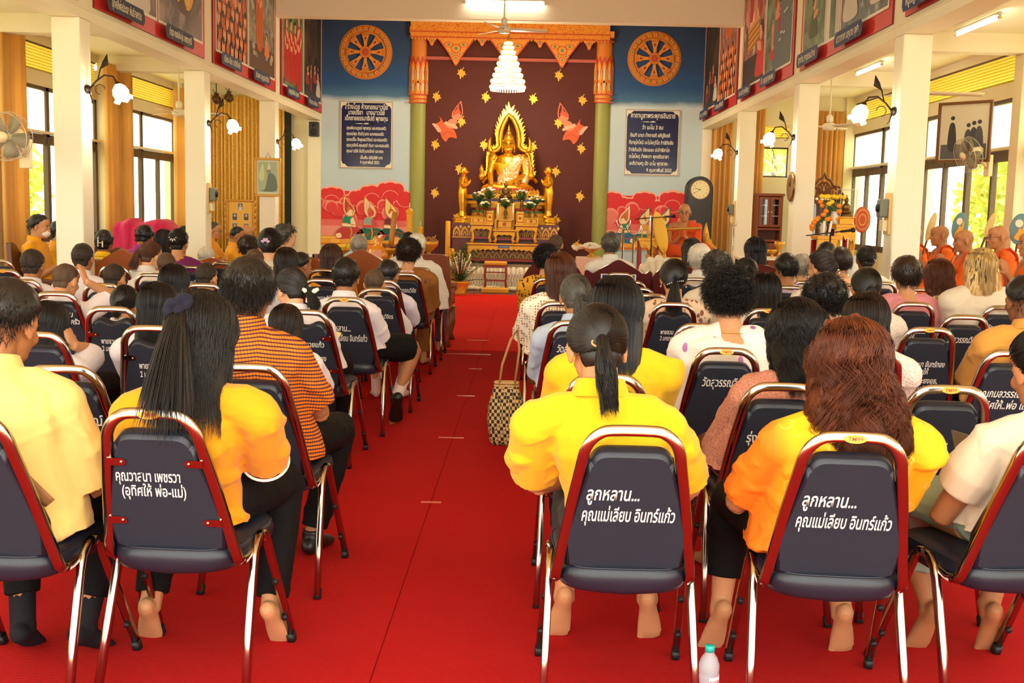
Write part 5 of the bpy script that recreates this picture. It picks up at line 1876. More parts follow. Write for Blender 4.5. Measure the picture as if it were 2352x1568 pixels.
for sx in(-1,1):
 g.tube([(cx+sx*.108,yb,zz(327)),(cx+sx*.115,yb-.005,zz(338)),(cx+sx*.108,yb-.005,zz(351))],[(.012,.02),(.014,.024),(.012,.016)],8)
 g.ell((cx+sx*.04,yb-.115,zz(334)),(.024,.018,.01))
g.tube([(cx,yb-.125,zz(330)),(cx,yb-.150,zz(339))],[.012,.022],8)
g.ell((cx,yb-.125,zz(346)),(.04,.02,.012))
g.tube([(cx,yb,zz(345)),(cx,yb,zz(358))],[.075,.085],14)
g.tube([(cx,yb,zz(432)),(cx,yb,zz(415)),(cx,yb-.0,zz(395)),(cx,yb,zz(375)),(cx,yb,zz(362)),(cx,yb,zz(355))],[(.24,.17),(.20,.15),(.235,.16),(.285,.16),(.25,.13),(.10,.09)],20,up=(1,0,0))
shl,shr=V3(cx-.275,yb,zz(364)),V3(cx+.275,yb,zz(364))
for p in(shl,shr):
 g.ell(p,(.085,.09,.09))
el=V3(cx-.34,yb-.02,zz(398));wl=V3(cx-.30,yb-.24,zz(428))
g.tube([shl,shl.lerp(el,.5),el],[.082,.075,.066],14);g.tube([el,el.lerp(wl,.5),wl],[.066,.056,.045],14)
er=V3(cx+.33,yb-.02,zz(402));w2=V3(cx+.05,yb-.28,zz(421))
g.tube([shr,shr.lerp(er,.5),er],[.082,.075,.066],14);g.tube([er,er.lerp(w2,.5),w2],[.066,.055,.042],14)
for i in range(4):
 b0=wl+V3(-.045+.03*i,-.03,-.01)
 g.tube([wl,b0,b0+V3(0,-.03,-.07),b0+V3(0,-.015,-.15+.012*abs(i-1.5))],[.03,.02,.017,.011],8)
 c0=w2+V3(-.06,-.02-.028*i+.04,.0)
 g.tube([w2,c0,c0+V3(-.13+.015*abs(i-1.5),0,.0)],[.03,.02,.013],8)
g.tube([wl,wl+V3(.07,-.05,-.03)],[.028,.014],8)
for sx in(-1,1):
 kn=V3(cx+sx*.46,yb-.16,zz(438));hp=V3(cx+sx*.16,yb,zz(433))
 g.tube([hp,hp.lerp(kn,.5)+V3(0,-.06,.01),kn],[.14,.125,.085],16)
 an=V3(cx-sx*.16,yb-.33,zz(438)+(.05 if sx>0 else 0))
 g.tube([kn,kn.lerp(an,.5)+V3(0,-.06,0),an],[.085,.085,.06],14)
 g.tube([an,an+V3(-sx*.1,-.02,.02),an+V3(-sx*.2,.04,.02)],[.055,.05,.03],10)
me=remeshed(g,.011,'body',3);me.materials.append(m_gold)
obj('body',me,None,root)
g=MB()
g.tube([shr+V3(-.02,.02,.055),shr+V3(-.08,-.09,.0),V3(cx+.11,yb-.135,zz(380)),V3(cx+.05,yb-.145,zz(396)),V3(cx+.0,yb-.155,zz(414)),V3(cx+.0,yb-.165,zz(427))],[(.07,.03),(.10,.045),(.14,.045),(.165,.04),(.20,.04),(.21,.04)],14,up=(1,0,-.35))
g.tube([shr+V3(.03,0,.02),V3(cx+.34,yb-.0,zz(385)),V3(cx+.36,yb-.03,zz(403)),V3(cx+.30,yb-.12,zz(424))],[.075,.088,.085,.075],14)
me=remeshed(g,.012,'shawl',2);fold(me,.012,26,4)
q=NT('sequin_gold_cloth',0.4,.35)
vz=q.n('TexVoronoi');vz.inputs['Scale'].default_value=60;q.l(q.tc.outputs['Object'],vz.inputs['Vector'])
sp_=q.n('SeparateColor');q.l(vz.outputs['Color'],sp_.inputs[0])
me.materials.append(q.out(q.mix(q.step(sp_.outputs[0],.72,.03),(206,150,76),(250,236,206))))
obj('shawl',me,None,root)
g=MB()
for i in range(90):
 a=rr.uniform(0,2*PI);t=rr.uniform(.05,1.25)
 d=V3(math.sin(t)*math.cos(a),math.sin(t)*math.sin(a),math.cos(t))
 if d.y<-.55 and d.z<.62:
  continue
 g.ell((cx+d.x*.108,yb-.015+d.y*.118,zz(330)+d.z*.125),(.014,.014,.014),6,5)
obj('hair_curls',g,m_gold,root)
g=MB()
for sx in(-1,1):
 g.ell((cx+sx*.042,yb-.129,zz(334)),(.022,.006,.004),8,5)
 g.tube([(cx+sx*.075,yb-.12,zz(331)),(cx+sx*.04,yb-.140,zz(329)),(cx+sx*.012,yb-.140,zz(331))],.004,5)
g.ell((cx,yb-.146,zz(346)),(.03,.004,.004),8,5)
obj('face',g,mat('face_line_brown',(90,50,20),.5),root)
g=MB()
arch=[(1108,420),(1117,409),(1124,395),(1125,375),(1126,358),(1133,347),(1143,343),(1150,335),(1149,318),(1150,302),(1155,286),(1162,272),(1168,262)]
arch_r=[(2*1170.5-x,y+.2)for x,y in arch]
full=arch+arch_r[::-1][1:]
pts=[AP(x,y,.16)for x,y in full]
g.tube(pts,[(.05,.05)if 2<i<len(pts)-3 else(.04,.04)for i in range(len(pts))],10,0,up=(0,1,0))
inner=MB()
o1=[AP(x,y,.17)for x,y in full]
FK=[0]
def flame(p,d,L,w):
 FK[0]+=1
 d=d.normalized();u=V3(0,1,0).cross(d)
 O=p
 pts_=[(-w,-.01),(w,-.01),(w*1.1,L*.35),(w*.4,L*.7),(w*.55,L),(-w*.2,L*.72),(-w*.8,L*.4)]
 g.prism(pts_,O+V3(0,.03+.0017*(FK[0]%17),0),u,d,.05)
for i in range(2,len(pts)-2):
 for t in(0,.5):
  p=pts[i].lerp(pts[i+1],t)if i+1<len(pts)else pts[i]
  tn=(pts[i+1]-pts[i-1]).normalized()
  out=V3(0,1,0).cross(tn)*-1
  if(p-V3(cx,p.y,zz(380))).dot(out)<0:
   out=-out
  flame(p+out*.03,out*.7+V3(0,0,.9),.10+.05*(zz(262)-p.z<.6),.03)
tip=[(1152,297),(1157,272),(1163,252),(1168,231),(1174,252),(1182,272),(1190,297),(1183,285),(1176,272),(1170.5,262),(1164,272),(1158,285)]
g.prism([(AP(x,y).x,AP(x,y).z)for x,y in tip[::-1]],(0,yb+.232,0),(1,0,0),(0,0,1),.06)
for i in range(4):
 for sx in(-1,1):
  flame(AP(1170.5+sx*(5+3*i),250+10*i,.15),V3(sx*.5,0,1),.10,.022)
for sx in(-1,1):
 hk=[(1132,350),(1126,344),(1123,334),(1124,322),(1127,313)]
 hp2=[AP(x if sx<0 else 2*1170.5-x,y,.16)for x,y in hk]
 g.tube(hp2,[.055,.05,.042,.03,.004],10)
 bx=1107 if sx<0 else 1220
 for dx in((0,)if sx<0 else(0,)):
  g.tube([AP(bx,413,-.1),AP(bx,405,-.1),AP(bx-sx*1,396,-.1),AP(bx+sx*1,388,-.1),AP(bx+sx*0,378,-.1)],[.05,.065,.05,.045,.006],10)
  for lg in(-3,3):
   g.tube([AP(bx+lg,414,-.1),AP(bx+lg*.8,405,-.1)],[.018,.02],6)
  flame(AP(bx-sx*5,402,-.1),V3(-sx*.5,0,1),.12,.03)
obj('flame_arch',g,m_gold,root)
g=MB()
tiers=[(1112,1228,433,440,1),(1106,1236,440,447,0),(1098,1246,447,453,0),(1073,1256,449,458,0),(1080,1250,458,463,2),(1074,1254,463,470,0),(1082,1246,470,478,0),(1092,1240,478,484,1),(1086,1246,484,489,3),(1084,1250,489,497,0),(1064,1262,497,506,0),(1050,1272,506,517,0)]
for x0,x1,y0,y1,mi in tiers:
 a=AP(x0,y0).x;b=AP(x1,y0).x;hw=(b-a)/2
 zt_,zb_=zz(y0),zz(y1)
 c8=[(hw*sx_,dd)for sx_,dd in((-1,-.2),(-.72,-.46),(.72,-.46),(1,-.2),(1,.3),(-1,.3))]
 vs=[((a+b)/2+x,yb+y,z)for z in(zb_,zt_)for x,y in c8]
 n=6
 g.add(vs,[(i,(i+1)%n,n+(i+1)%n,n+i)for i in range(n)]+[tuple(range(n))[::-1],tuple(range(n,2*n))],mi,False)
for i in range(17):
 x=1108+126*i/16
 y_=yb-.47+.26*abs((i-8)/8)**3
 O=AP(x,447);O.y=y_-.02
 g.prism([(-.035,0),(.035,0),(.036,.05),(0,.10),(-.036,.05)],O,(1,0,0),(0,-.25,1),.016,0)
 O=AP(x,447);O.y=y_-.03
 g.prism([(-.03,0),(.03,0),(.03,-.04),(0,-.075),(-.03,-.04)][::-1],O,(1,0,0),(0,.2,1),.016,0)
obj('lotus_throne',g,[m_gold2,mat('trim_red',(196,40,30),.5),mat('trim_blue',(50,66,130),.4),mat('trim_green',(60,150,80),.4)],root,.004)
for side,px,lab in(('left',1063,'golden standing disciple statue with joined hands, left of the seated statue'),('right',1258,'golden standing disciple statue with joined hands, right of the seated statue')):
 sg=1 if side=='left' else-1
 y_=21.35
 p0=at(px,499,y_);top=at(px,382,y_);H_=top.z-p0.z
 root=thing('standing_statue',lab,'statue',(p0.x,y_,p0.z),0,'standing disciple statues')
 T=lambda x,y,z:V3(sg*x*H_,y*H_,z*H_)
 g=MB()
 g.ell(T(.01,-.02,.915),(.070*H_,.078*H_,.085*H_));g.ell(T(.03,-.03,.885),(.055*H_,.06*H_,.065*H_))
 g.tube([T(.075,-.045,.905),T(.098,-.05,.885)],[.012*H_,.016*H_],6)
 g.ell(T(-.015,.06,.90),(.02*H_,.02*H_,.045*H_));g.ell(T(-.02,-.095,.90),(.02*H_,.012*H_,.05*H_))
 g.tube([T(0,0,.86),T(0,0,.80)],.042*H_,10)
 g.tube([T(0,0,.02),T(0,0,.12),T(0,0,.30),T(-.005,0,.48),T(0,0,.60),T(.0,0,.72),T(0,0,.79),T(0,0,.82)],[(.085*H_,.08*H_),(.072*H_,.075*H_),(.09*H_,.09*H_),(.10*H_,.10*H_),(.088*H_,.095*H_),(.10*H_,.12*H_),(.08*H_,.11*H_),(.04*H_,.04*H_)],16,up=(1,0,0))
 for s2 in(-1,1):
  g.tube([T(0,s2*.11,.765),T(-.02,s2*.13,.66),T(.0,s2*.12,.60)],[.038*H_,.034*H_,.03*H_],10)
  g.tube([T(.0,s2*.12,.60),T(.09,s2*.05,.64),T(.125,s2*.012,.68)],[.03*H_,.025*H_,.018*H_],10)
  g.tube([T(.125,s2*.012,.68),T(.135,s2*.01,.72),T(.14,s2*.008,.755)],[.02*H_,.018*H_,.006*H_],8)
  g.tube([T(-.02,s2*.04,.015),T(.09,s2*.05,.008)],[.03*H_,.022*H_],8)
 me=remeshed(g,.009,'body',3);me.materials.append(m_gold)
 obj('body',me,None,root)
 g=MB();g.lathe([(.001,0),(.17,0),(.175,-.02),(.16,-.04),(.175,-.06),(.19,-.10),(.165,-.12),(.2,-.15),(.21,-.19),(.001,-.19)][::-1],(0,0,0),22)
 obj('lotus_base',g,m_gold,root)
def gilt_table(label,x0,x1,ytop,ybot,Y,dep,fr=.10):
 a,b=at(x0,ytop,Y),at(x1,ytop,Y)
 zt=(a.z+b.z)/2;zb=at((x0+x1)/2,ybot,Y).z
 w=b.x-a.x;h=zt-zb
 root=thing('gilt_table',label,'altar table',((a.x+b.x)/2,Y+dep/2,zb),0,'gilt altar tables')
 g=MB();g.bx(-w/2-.02,w/2+.02,-dep/2-.02,dep/2,h-.03,h,0);g.bx(-w/2,w/2,-dep/2,dep/2,h-.045,h-.03,1)
 obj('tabletop',g,[m_gold2,m_redl],root,.004)
 ap=MB()
 n=max(4,int(w/.09));d=fr
 pts=[(-w/2,h-.045)]
 low=[]
 for i in range(n*4+1):
  u=i/(n*4)
  low.append((-w/2+w*u,h-.045-d*(.42+.2*abs(math.sin(PI*u*n))+.38*(2*abs(u-.5))**4)))
 ap.prism([(w/2,h-.045),(-w/2,h-.045)]+low,(0,-dep/2,0),(1,0,0),(0,0,1),.014)
 obj('apron',ap,m_gold2,root)
 for sx in(-1,1):
  for sy in(-1,1):
   lg=MB()
   lg.tube([(sx*(w/2-.03),sy*(dep/2-.03),h-.045),(sx*(w/2-.025),sy*(dep/2-.03),h*.6),(sx*(w/2-.045),sy*(dep/2-.03),h*.25),(sx*(w/2-.015),sy*(dep/2-.02),.0)],[(.032,.028),(.026,.024),(.022,.02),(.036,.03)],8,square=True)
   obj('leg',lg,m_gold2,root)
 br=MB();br.bx(-w/2+.02,w/2-.02,-dep/2+.03,dep/2-.03,h*.18,h*.18+.035)
 obj('lower_rail',br,m_redl,root)
 return root,zt
YT=20.62
big,zt0=gilt_table('wide gilt altar table with small blue nameplate in front of the pedestal',1074,1240,559,609,YT,.36,.13)
P=Paint((0,-.18-.016,0),(1,0,0),(0,0,1),base=.003)
hh=zt0-at(1157,609,YT).z
P.p(rect(-.10,hh-.085,.10,hh-.035),(30,70,160));P.text('วัดสุวรรณวิชัย',.026,0,hh-.068,(230,220,180),.02,.16)
P.obj('nameplate',big)
gilt_table('left gilt side stand on the wide altar table',1082,1130,513,556,YT+.02,.26)
gilt_table('right gilt side stand on the wide altar table',1185,1234,516,558,YT+.02,.26)
gilt_table('low middle gilt stand on the wide altar table',1134,1183,527,557,YT+.02,.26)
for i,(x0,x1,y0,y1,lb)in enumerate(((1082,1116,498,513,'gilt box on the left side stand'),(1117,1133,484,513,'narrow upright gilt box beside the left side stand box'),(1204,1236,500,516,'gilt box on the right side stand'),(1186,1203,486,516,'narrow upright gilt box beside the right side stand box'),(1136,1181,503,527,'wide gilt box on the low middle stand'))):
 Y=YT+.10
 a,b=at(x0,y0,Y),at(x1,y1,Y)
 root=thing('gilt_box',lb,'gilt box',((a.x+b.x)/2,Y,b.z),0,'gilt boxes on the altar')
 w,h=b.x-a.x,a.z-b.z
 g=MB();g.bx(-w/2,w/2,0,.16,0,h)
 obj('carcass',g,m_gold2,root,.004)
 P=Paint((0,0,0),(1,0,0),(0,0,1),base=.002)
 P.p(rect(-w*.4,h*.15,w*.4,h*.85),(170,90,30));P.p(rect(-w*.34,h*.22,w*.34,h*.78),(230,178,70));P.p(disc(min(w,h)*.2,12,0,h*.5),(170,90,30))
 P.obj('panel_front',root)
g_back=MB()
a,b=at(1139,470,21.0),at(1182,527,21.0)
root=thing('gilt_stand','tall gilt block carrying the small bronze figure at the altar centre','stand',((a.x+b.x)/2,21.0,at(1160,519,21.0).z-.01))
h=a.z-root.location.z
g=MB();g.bx(-.17,.17,-.14,.05,0,h)
obj('block',g,m_gold2,root,.01)
g=MB();g.bx(-.19,.19,-.155,.06,h,h+.03)
obj('top',g,m_goldp,root,.005)
zc=root.location.z+h+.03
root=thing('bronze_figure','small dark bronze seated figure in front of the large golden statue','figurine',((a.x+b.x)/2,20.96,zc))
g=MB()
g.lathe([(.001,0),(.13,0),(.14,.02),(.11,.06),(.12,.09),(.001,.09)],n=18)
g.ell((0,0,.12),(.13,.08,.035));g.tube([(0,0,.11),(0,0,.2),(0,0,.26),(0,0,.29)],[(.065,.05),(.06,.05),(.075,.05),(.03,.03)],14,up=(1,0,0))
g.ell((0,-.005,.33),(.036,.04,.048));g.tube([(0,0,.36),(0,0,.42)],[.02,.003],8)
for sx in(-1,1):
 g.tube([(sx*.075,0,.255),(sx*.095,-.02,.18),(sx*.03,-.08,.14)],[.024,.022,.016],8)
obj('body',g,m_bronze,root)
def vase(px,pyf,pyb,Y,lab,r=.035):
 f,b_=at(px,pyf,Y),at(px,pyb,Y)
 H_=f.z-b_.z
 root=thing('flower_vase',lab,'vase',(b_.x,Y,b_.z),0,'vases of white flowers on the altar')
 g=MB();hv=H_*.52
 g.lathe([(.001,0),(r,0),(r*.9,.01),(r*.45,hv*.22),(r*1.15,hv*.5),(r*.9,hv*.68),(r*.45,hv*.82),(r*.85,hv),(.001,hv*.98)],n=16)
 obj('vase_body',g,m_bronze,root)
 g=MB();fl=MB();rr=random.Random(px)
 for i in range(34):
  a=rr.uniform(0,2*PI);t=rr.uniform(.2,1.15)
  d=V3(math.cos(a)*math.sin(t),math.sin(a)*math.sin(t),math.cos(t))
  L=H_*rr.uniform(.3,.52);O=V3(0,0,hv*.97)
  e=O+d*L
  g.tube([O,O.lerp(e,.6),e],[.003,.012,.003],5)
  u=d.orthogonal()
  g.prism([(-.004,0),(.014,.03),(.0,.075),(-.016,.035)],O.lerp(e,.55),u,d,.002)
 for i in range(9):
  a=rr.uniform(0,2*PI);t=rr.uniform(.0,.85)
  d=V3(math.cos(a)*math.sin(t),math.sin(a)*math.sin(t),math.cos(t))
  p=V3(0,0,hv)+d*H_*.46
  fl.ell(p,(.024,.024,.018),8,6)
  for kk in range(5):
   fl.ell(p+V3(.02*math.cos(kk*1.26),.02*math.sin(kk*1.26),0),(.013,.013,.01),6,5)
 obj('foliage',g,m_leafg,root);obj('blossom',fl,m_petw,root)
ztop=at(1100,498,YT+.1).z
for a in[(1098,440,494,20.9,'flower vase second from the left, standing tall on the altar'),(1123,430,484,20.85,'flower vase left of the bronze figure, highest on that side'),(1113,463,497,20.72,'low flower vase in front of the left side stand'),
(1161,455,502,20.72,'flower vase at the centre before the bronze figure'),(1198,436,486,20.85,'flower vase right of the bronze figure, tall and dark'),(1216,464,499,20.72,'low flower vase in front of the right side stand'),(1230,450,497,20.9,'flower vase at the right end of the altar')]:
 vase(*a)
for px,lab in((1143,'left lit white candle on the low middle altar stand'),(1178,'right lit white candle on the low middle altar stand')):
 Y=YT+.05
 b_=at(px,527,Y);t=at(px,474,Y)
 root=thing('altar_candle',lab,'candle',(b_.x,Y,b_.z),0,'lit altar candles')
 hh=t.z-b_.z
 g=MB();g.lathe([(.001,0),(.03,0),(.03,.01),(.008,.02),(.008,hh*.36),(.026,hh*.40),(.001,hh*.41)],n=12)
 obj('holder',g,m_bronze,root)
 g=MB();g.lathe([(.013,hh*.40),(.0125,hh),(.001,hh+.003)],n=12);obj('wax',g,m_wax,root)
 g=MB();g.lathe([(.001,hh),(.007,hh+.02),(.001,hh+.055)],n=8);obj('flame',g,m_flame,root)
Y=20.05
a,b=at(1111,606,Y),at(1166,606,Y);w=b.x-a.x
root=thing('kneeling_stool','red-brown kneeling stool with two yellow cushions before the altar stage','stool',((a.x+b.x)/2,Y,.016))
zt=at(1138,604,Y).z
g=MB()
for sx in(-1,1):
 for y_ in(0,.2):
  lg=MB();lg.tube([(sx*(w/2-.03),y_,zt-.08),(sx*(w/2-.02),y_,zt*.5),(sx*(w/2-.035),y_,.2),(sx*(w/2-.015),y_,0)],[.022,.019,.017,.022],8,square=True)
  obj('leg',lg,mat('red_brown_wood',(142,44,24),.35),root)
g.bx(-w/2,w/2,-.02,.22,zt-.10,zt-.055);g.bx(-w/2+.02,w/2-.02,-.01,.01,.19,.22);g.bx(-w/2+.02,w/2-.02,-.012,.0,.34,.36)
obj('frame',g,MATS['red_brown_wood'],root,.006)
g=MB();g.bx(-w/2+.01,w/2-.01,-.02,.22,zt-.055,zt+.01);obj('cushion',g,mat('yellow_cushion',(236,172,32),.5),root,.022,None,3)
g=MB();g.bx(-w/2-.03,w/2+.03,-.30,.02,.0,.085);obj('knee_cushion',g,MATS['yellow_cushion'],root,.02,None,3)
q=NT('patterned_rug',.95)
vz=q.n('TexVoronoi');vz.inputs['Scale'].default_value=9;q.l(q.tc.outputs['Object'],vz.inputs['Vector'])
m_rug=q.out(q.mix(q.step(vz.outputs['Distance'],.4,.1),(150,40,30),(96,70,40)))
g=MB();g.bx(XM-1.45,XM+1.45,19.42,20.38,0,.014)
tag(obj('altar_rug',g,m_rug),'patterned dark red rug between the red carpet and the altar stage','rug')
# lamps and fans
m_iron=mat('dark_iron',(54,42,34),0.45,0.6)
m_brass=mat('aged_brass',(150,116,60),0.35,0.8)
m_bulb=mat('lit_glass_shade',(255,240,210),0.3,emit=(255,222,165),estr=14)
m_tubelit=mat('lit_tube',(255,255,255),0.3,emit=(255,246,226),estr=26)
m_fanw=mat('fan_enamel',(238,230,208),0.35)
m_plast=mat('cream_plastic',(236,222,180),0.45)
def sconce(px,py,Y,side,label):
 x=XL if side=='left' else XR
 p=at(px,py,Y);sg=1 if side=='left' else-1
 y=Y
 root=thing('wall_sconce',label,'wall lamp',(x,y,p.z),0,'lit wall sconces on the columns')
 g=MB();g.lathe([(.001,0),(.055,0),(.05,.018),(.02,.028),(.001,.03)],(0,0,0),16,0,.75,1.35,Matrix.Rotation(R(90*sg),3,'Y'))
 obj('backplate',g,m_iron,root)
 g=MB()
 g.tube([(sg*.02,0,0),(sg*.08,0,.07),(sg*.16,0,.13),(sg*.24,0,.12),(sg*.28,0,.06)],.008,8)
 g.tube([(sg*.02,0,-.02),(sg*.04,0,-.09),(sg*.07,0,-.12)],[.007,.005,.002],6)
 g.tube([(sg*(.12+.045*math.cos(a)),0,.0+.045*math.sin(a))for a in[2*PI*i/16 for i in range(13)]],.004,5)
 obj('arm',g,m_iron,root)
 g=MB();g.tube([(sg*.10,0,.09),(sg*.13,0,.2)],.006,6);g.tube([(sg*.13,0,.19),(sg*.17,.01,.24),(sg*.19,.0,.32)],[(.006,.006),(.035,.006),(.002,.002)],8)
 obj('leaf',g,m_iron,root)
 g=MB();g.lathe([(.022,.02),(.03,0),(.001,-.005)][::-1],(sg*.28,0,.05),12)
 obj('socket',g,m_iron,root)
 g=MB()
 M=Matrix.Rotation(R(-22*sg),3,'Y')
 n=24;prof=[(.024,0),(.06,-.035),(.075,-.08),(.068,-.12),(.085,-.155)]
 vs=[]
 for i,(r,z)in enumerate(prof):
  for j in range(n):
   a=2*PI*j/n
   rr_=r*(1+(.10*math.cos(6*a)if i==4 else.03*math.cos(6*a)))
   vs.append(M@V3(rr_*math.cos(a),rr_*math.sin(a),z+(.015*math.cos(6*a)if i==4 else 0))+V3(sg*.28,0,.05))
 g.add(vs,[(i*n+j,(i+1)*n+j,(i+1)*n+(j+1)%n,i*n+(j+1)%n)for i in range(4)for j in range(n)])
 g.ell(M@V3(0,0,-.08)+V3(sg*.28,0,.05),(.05,.05,.07),12,8)
 obj('glass_shade',g,m_bulb,root)
 lamp('sconce_bulb',(sg*.34,0,-.22),14,(1,.9,.72),root,.06)
sconce(210,205,10.55,'left','lit tulip sconce on the first left column')
sconce(484,283,14.5,'left','lit tulip sconce on the second left column')
sconce(640,325,18.42,'left','lit tulip sconce on the third left column')
sconce(2020,255,10.55,'right','lit tulip sconce on the first right column')
sconce(1804,315,14.5,'right','lit tulip sconce on the second right column')
sconce(1677,350,18.42,'right','lit tulip sconce on the third right column')
def tube_light(p,d,L,label,up=(0,0,1)):
 root=thing('tube_light',label,'lamp',p,0,'fluorescent tube lights')
 d=Vector(d).normalized()
 g=MB();g.tube([-d*L/2,d*L/2],(.022,.032),6,0,up=up);obj('housing',g,m_fanw,root)
 g=MB();o=-Vector(up)*.042;g.tube([o-d*L*.48,o+d*L*.48],.018,10);obj('lit_tube',g,m_tubelit,root)
 for s_ in(-1,1):
  g=MB();g.tube([o+d*s_*L*.48,o+d*s_*L*.51],.021,10);obj('end_cap',g,m_plast,root)
a=at(1160,1,18.25)
tube_light((a.x,18.26,a.z-.02),(1,0,0),1.28,'lit fluorescent tube on the face of the nave cross beam',(0,.9,.45))
for px,py,lab in((2245,52,'lit fluorescent tube on the right aisle ceiling nearest the camera'),(1996,153,'lit fluorescent tube on the right aisle ceiling, second bay')):
 p=atz(px,py,ZA-.06)
 tube_light(p,(0,1,0),1.25,lab)
p=atz(662,249,ZA-.06)
tube_light((XL-1.0,20.6,ZA-.03),(0,1,0),1.2,'lit fluorescent tube in the far left aisle bay')
tube_light((XR+1.2,20.6,ZA-.03),(0,1,0),1.2,'lit fluorescent tube over the cabinets in the far right bay')
tube_light((XL-1.4,12.4,ZA-.03),(0,1,0),1.2,'fluorescent tube over the left aisle seats')
p=at(1167,146,20.0)
root=thing('chandelier','tiered lit crystal chandelier hanging before the altar','chandelier',(p.x,20.0,p.z))
m_cry=mat('lit_crystal',(255,240,205),0.15,emit=(255,206,120),estr=3.6)
tiers=[(.30,-.40,40),(.285,-.30,38),(.25,-.2,34),(.215,-.1,30),(.18,0,26),(.145,.10,22),(.115,.19,18),(.085,.27,14),(.06,.34,10)]
lamp('chandelier_bulbs',(0,0,-.52),190,(1,.84,.56),root,.22)
lamp('chandelier_bulbs',(0,-.36,0),60,(1,.84,.56),root,.1)
fr=MB()
for r,z,n in tiers:
 g=MB()
 for i in range(n):
  a=2*PI*i/n
  c_,s_=math.cos(a),math.sin(a)
  g.ell((r*c_,r*s_,z),(.019,.019,.03),6,4)
  g.ell((r*.97*c_,r*.97*s_,z-.048),(.012,.012,.02),6,4)
 obj('crystal_ring',g,m_cry,root)
 fr.tube([(r*.98*math.cos(a),r*.98*math.sin(a),z+.03)for a in[2*PI*i/n for i in range(n)]],.008,6,0,closed=True)
obj('ring_frame',fr,m_brass,root)
g=MB();g.tube([(0,0,.36),(0,0,.45),(0,0,.5)],[.03,.02,.006],8);g.tube([(0,0,.45),(0,0,ZN-p.z-.01)],.006,6);g.tube([(0,0,-.4),(0,0,.36)],.012,6)
obj('hanging_rod',g,m_brass,root)
g=MB();g.lathe([(.001,0),(.06,0),(.05,-.04),(.001,-.05)][::-1],(0,0,ZN-p.z),14);obj('ceiling_rose',g,m_brass,root)
def ceiling_fan(px,py,Y,ztop,label,ang=10,r=.62):
 p=at(px,py,Y)
 root=thing('ceiling_fan',label,'ceiling fan',(p.x,Y,p.z),R(ang),'white ceiling fans')
 g=MB();g.lathe([(.001,-.05),(.075,-.05),(.095,-.02),(.095,.02),(.07,.045),(.03,.055),(.001,.056)],n=20);obj('motor_housing',g,m_fanw,root)
 L=ztop-p.z
 g=MB();g.tube([(0,0,.05),(0,0,L-.1)],.012,8);g.lathe([(.03,.06),(.045,.08),(.045,.14),(.02,.17)],n=12);obj('rod',g,m_fanw,root)
 g=MB();g.lathe([(.02,L-.16),(.055,L-.10),(.06,L-.005),(.001,L-.004)],n=14);obj('canopy',g,m_fanw,root)
 for k in range(3):
  M=Matrix.Rotation(2*PI*k/3,3,'Z')
  g=MB();vs=[]
  for t,w in((.08,.03),(.16,.035),(.22,.06),(.45,.065),(.8,.058),(.97,.05),(1.0,.03)):
   vs+=[M@V3(t*r,-w,.012),M@V3(t*r,w,-.014)]
  g.add(vs,[(2*i,2*i+1,2*i+3,2*i+2)for i in range(6)])
  o=obj('blade',g,m_fanw,root);sd=o.modifiers.new('t','SOLIDIFY');sd.thickness=.006
ceiling_fan(1158,68,16.8,ZN,'white three-blade ceiling fan in the middle of the nave',8)
ceiling_fan(411,259,16.3,ZA,'white ceiling fan in the left aisle before the second window',20)
ceiling_fan(1905,291,16.4,ZA,'white ceiling fan in the right aisle',175)
ceiling_fan(2110,214,12.4,ZA,'ceiling fan whose blade pokes out right of the first right column',2,.7)
m_cage=mat('fan_cage_wire',(206,196,176),0.4,0.4);m_blade=mat('fan_blade_grey',(150,144,120),0.4)
def wall_fan(loc,rz,tilt,label,wallx):
 root=thing('wall_fan',label,'wall fan',loc,rz)
 Rt=Matrix.Rotation(R(tilt),3,'X')
 T=lambda v:Rt@Vector(v)
 g=MB()
 for z,f in((0,1),(-.10,1)):
  g.tube([T((.205*math.cos(a),z,.205*math.sin(a)))for a in[2*PI*i/40 for i in range(40)]],.0035,5,0,closed=True)
 for i in range(48):
  a=2*PI*i/48
  c_,s_=math.cos(a),math.sin(a)
  g.tube([T((.03*c_,-.12,.03*s_)),T((.12*c_,-.125,.12*s_)),T((.20*c_,-.09,.20*s_)),T((.205*c_,-.02,.205*s_)),T((.16*c_,.04,.16*s_))],.0011,4)
 obj('cage',g,m_cage,root)
 for k in range(5):
  b=MB();M=Matrix.Rotation(2*PI*k/5+.3,3,'Y')
  vs=[]
  for t,w in((.03,.02),(.07,.045),(.12,.066),(.165,.07),(.185,.045)):
   vs+=[T(M@V3(t,-.03-w*.25,-w*.8)),T(M@V3(t,-.03+w*.35,w))]
  b.add(vs,[(2*i,2*i+1,2*i+3,2*i+2)for i in range(4)])
  o=obj('blade',b,m_blade,root);sd=o.modifiers.new('t','SOLIDIFY');sd.thickness=.004
 g=MB();g.lathe([(.001,0),(.045,0),(.05,.02),(.001,.03)],T((0,-.115,0)),18,0,1,1,Rt@Matrix.Rotation(R(90),3,'X'));obj('hub_cap',g,m_plast,root)
 g=MB();g.tube([T((0,-.02,0)),T((0,.04,0)),T((0,.15,0))],[.04,.065,.05],14);g.tube([T((0,.12,0)),(0,.14,-.08),(0,.22,-.16)],.022,10);obj('motor',g,m_plast,root)
 g=MB();g.box((0,.24,-.14),(.10,.06,.26));obj('bracket',g,m_plast,root,.01)
a=at(24,312,9.9)
wall_fan((a.x,9.9,a.z),R(-6),8,'oscillating wall fan with five grey blades at the left edge',0)
a=at(2232,352,13.9)
wall_fan((a.x,13.9,a.z),R(-76),18,'oscillating wall fan seen edge-on by the right windows',0)
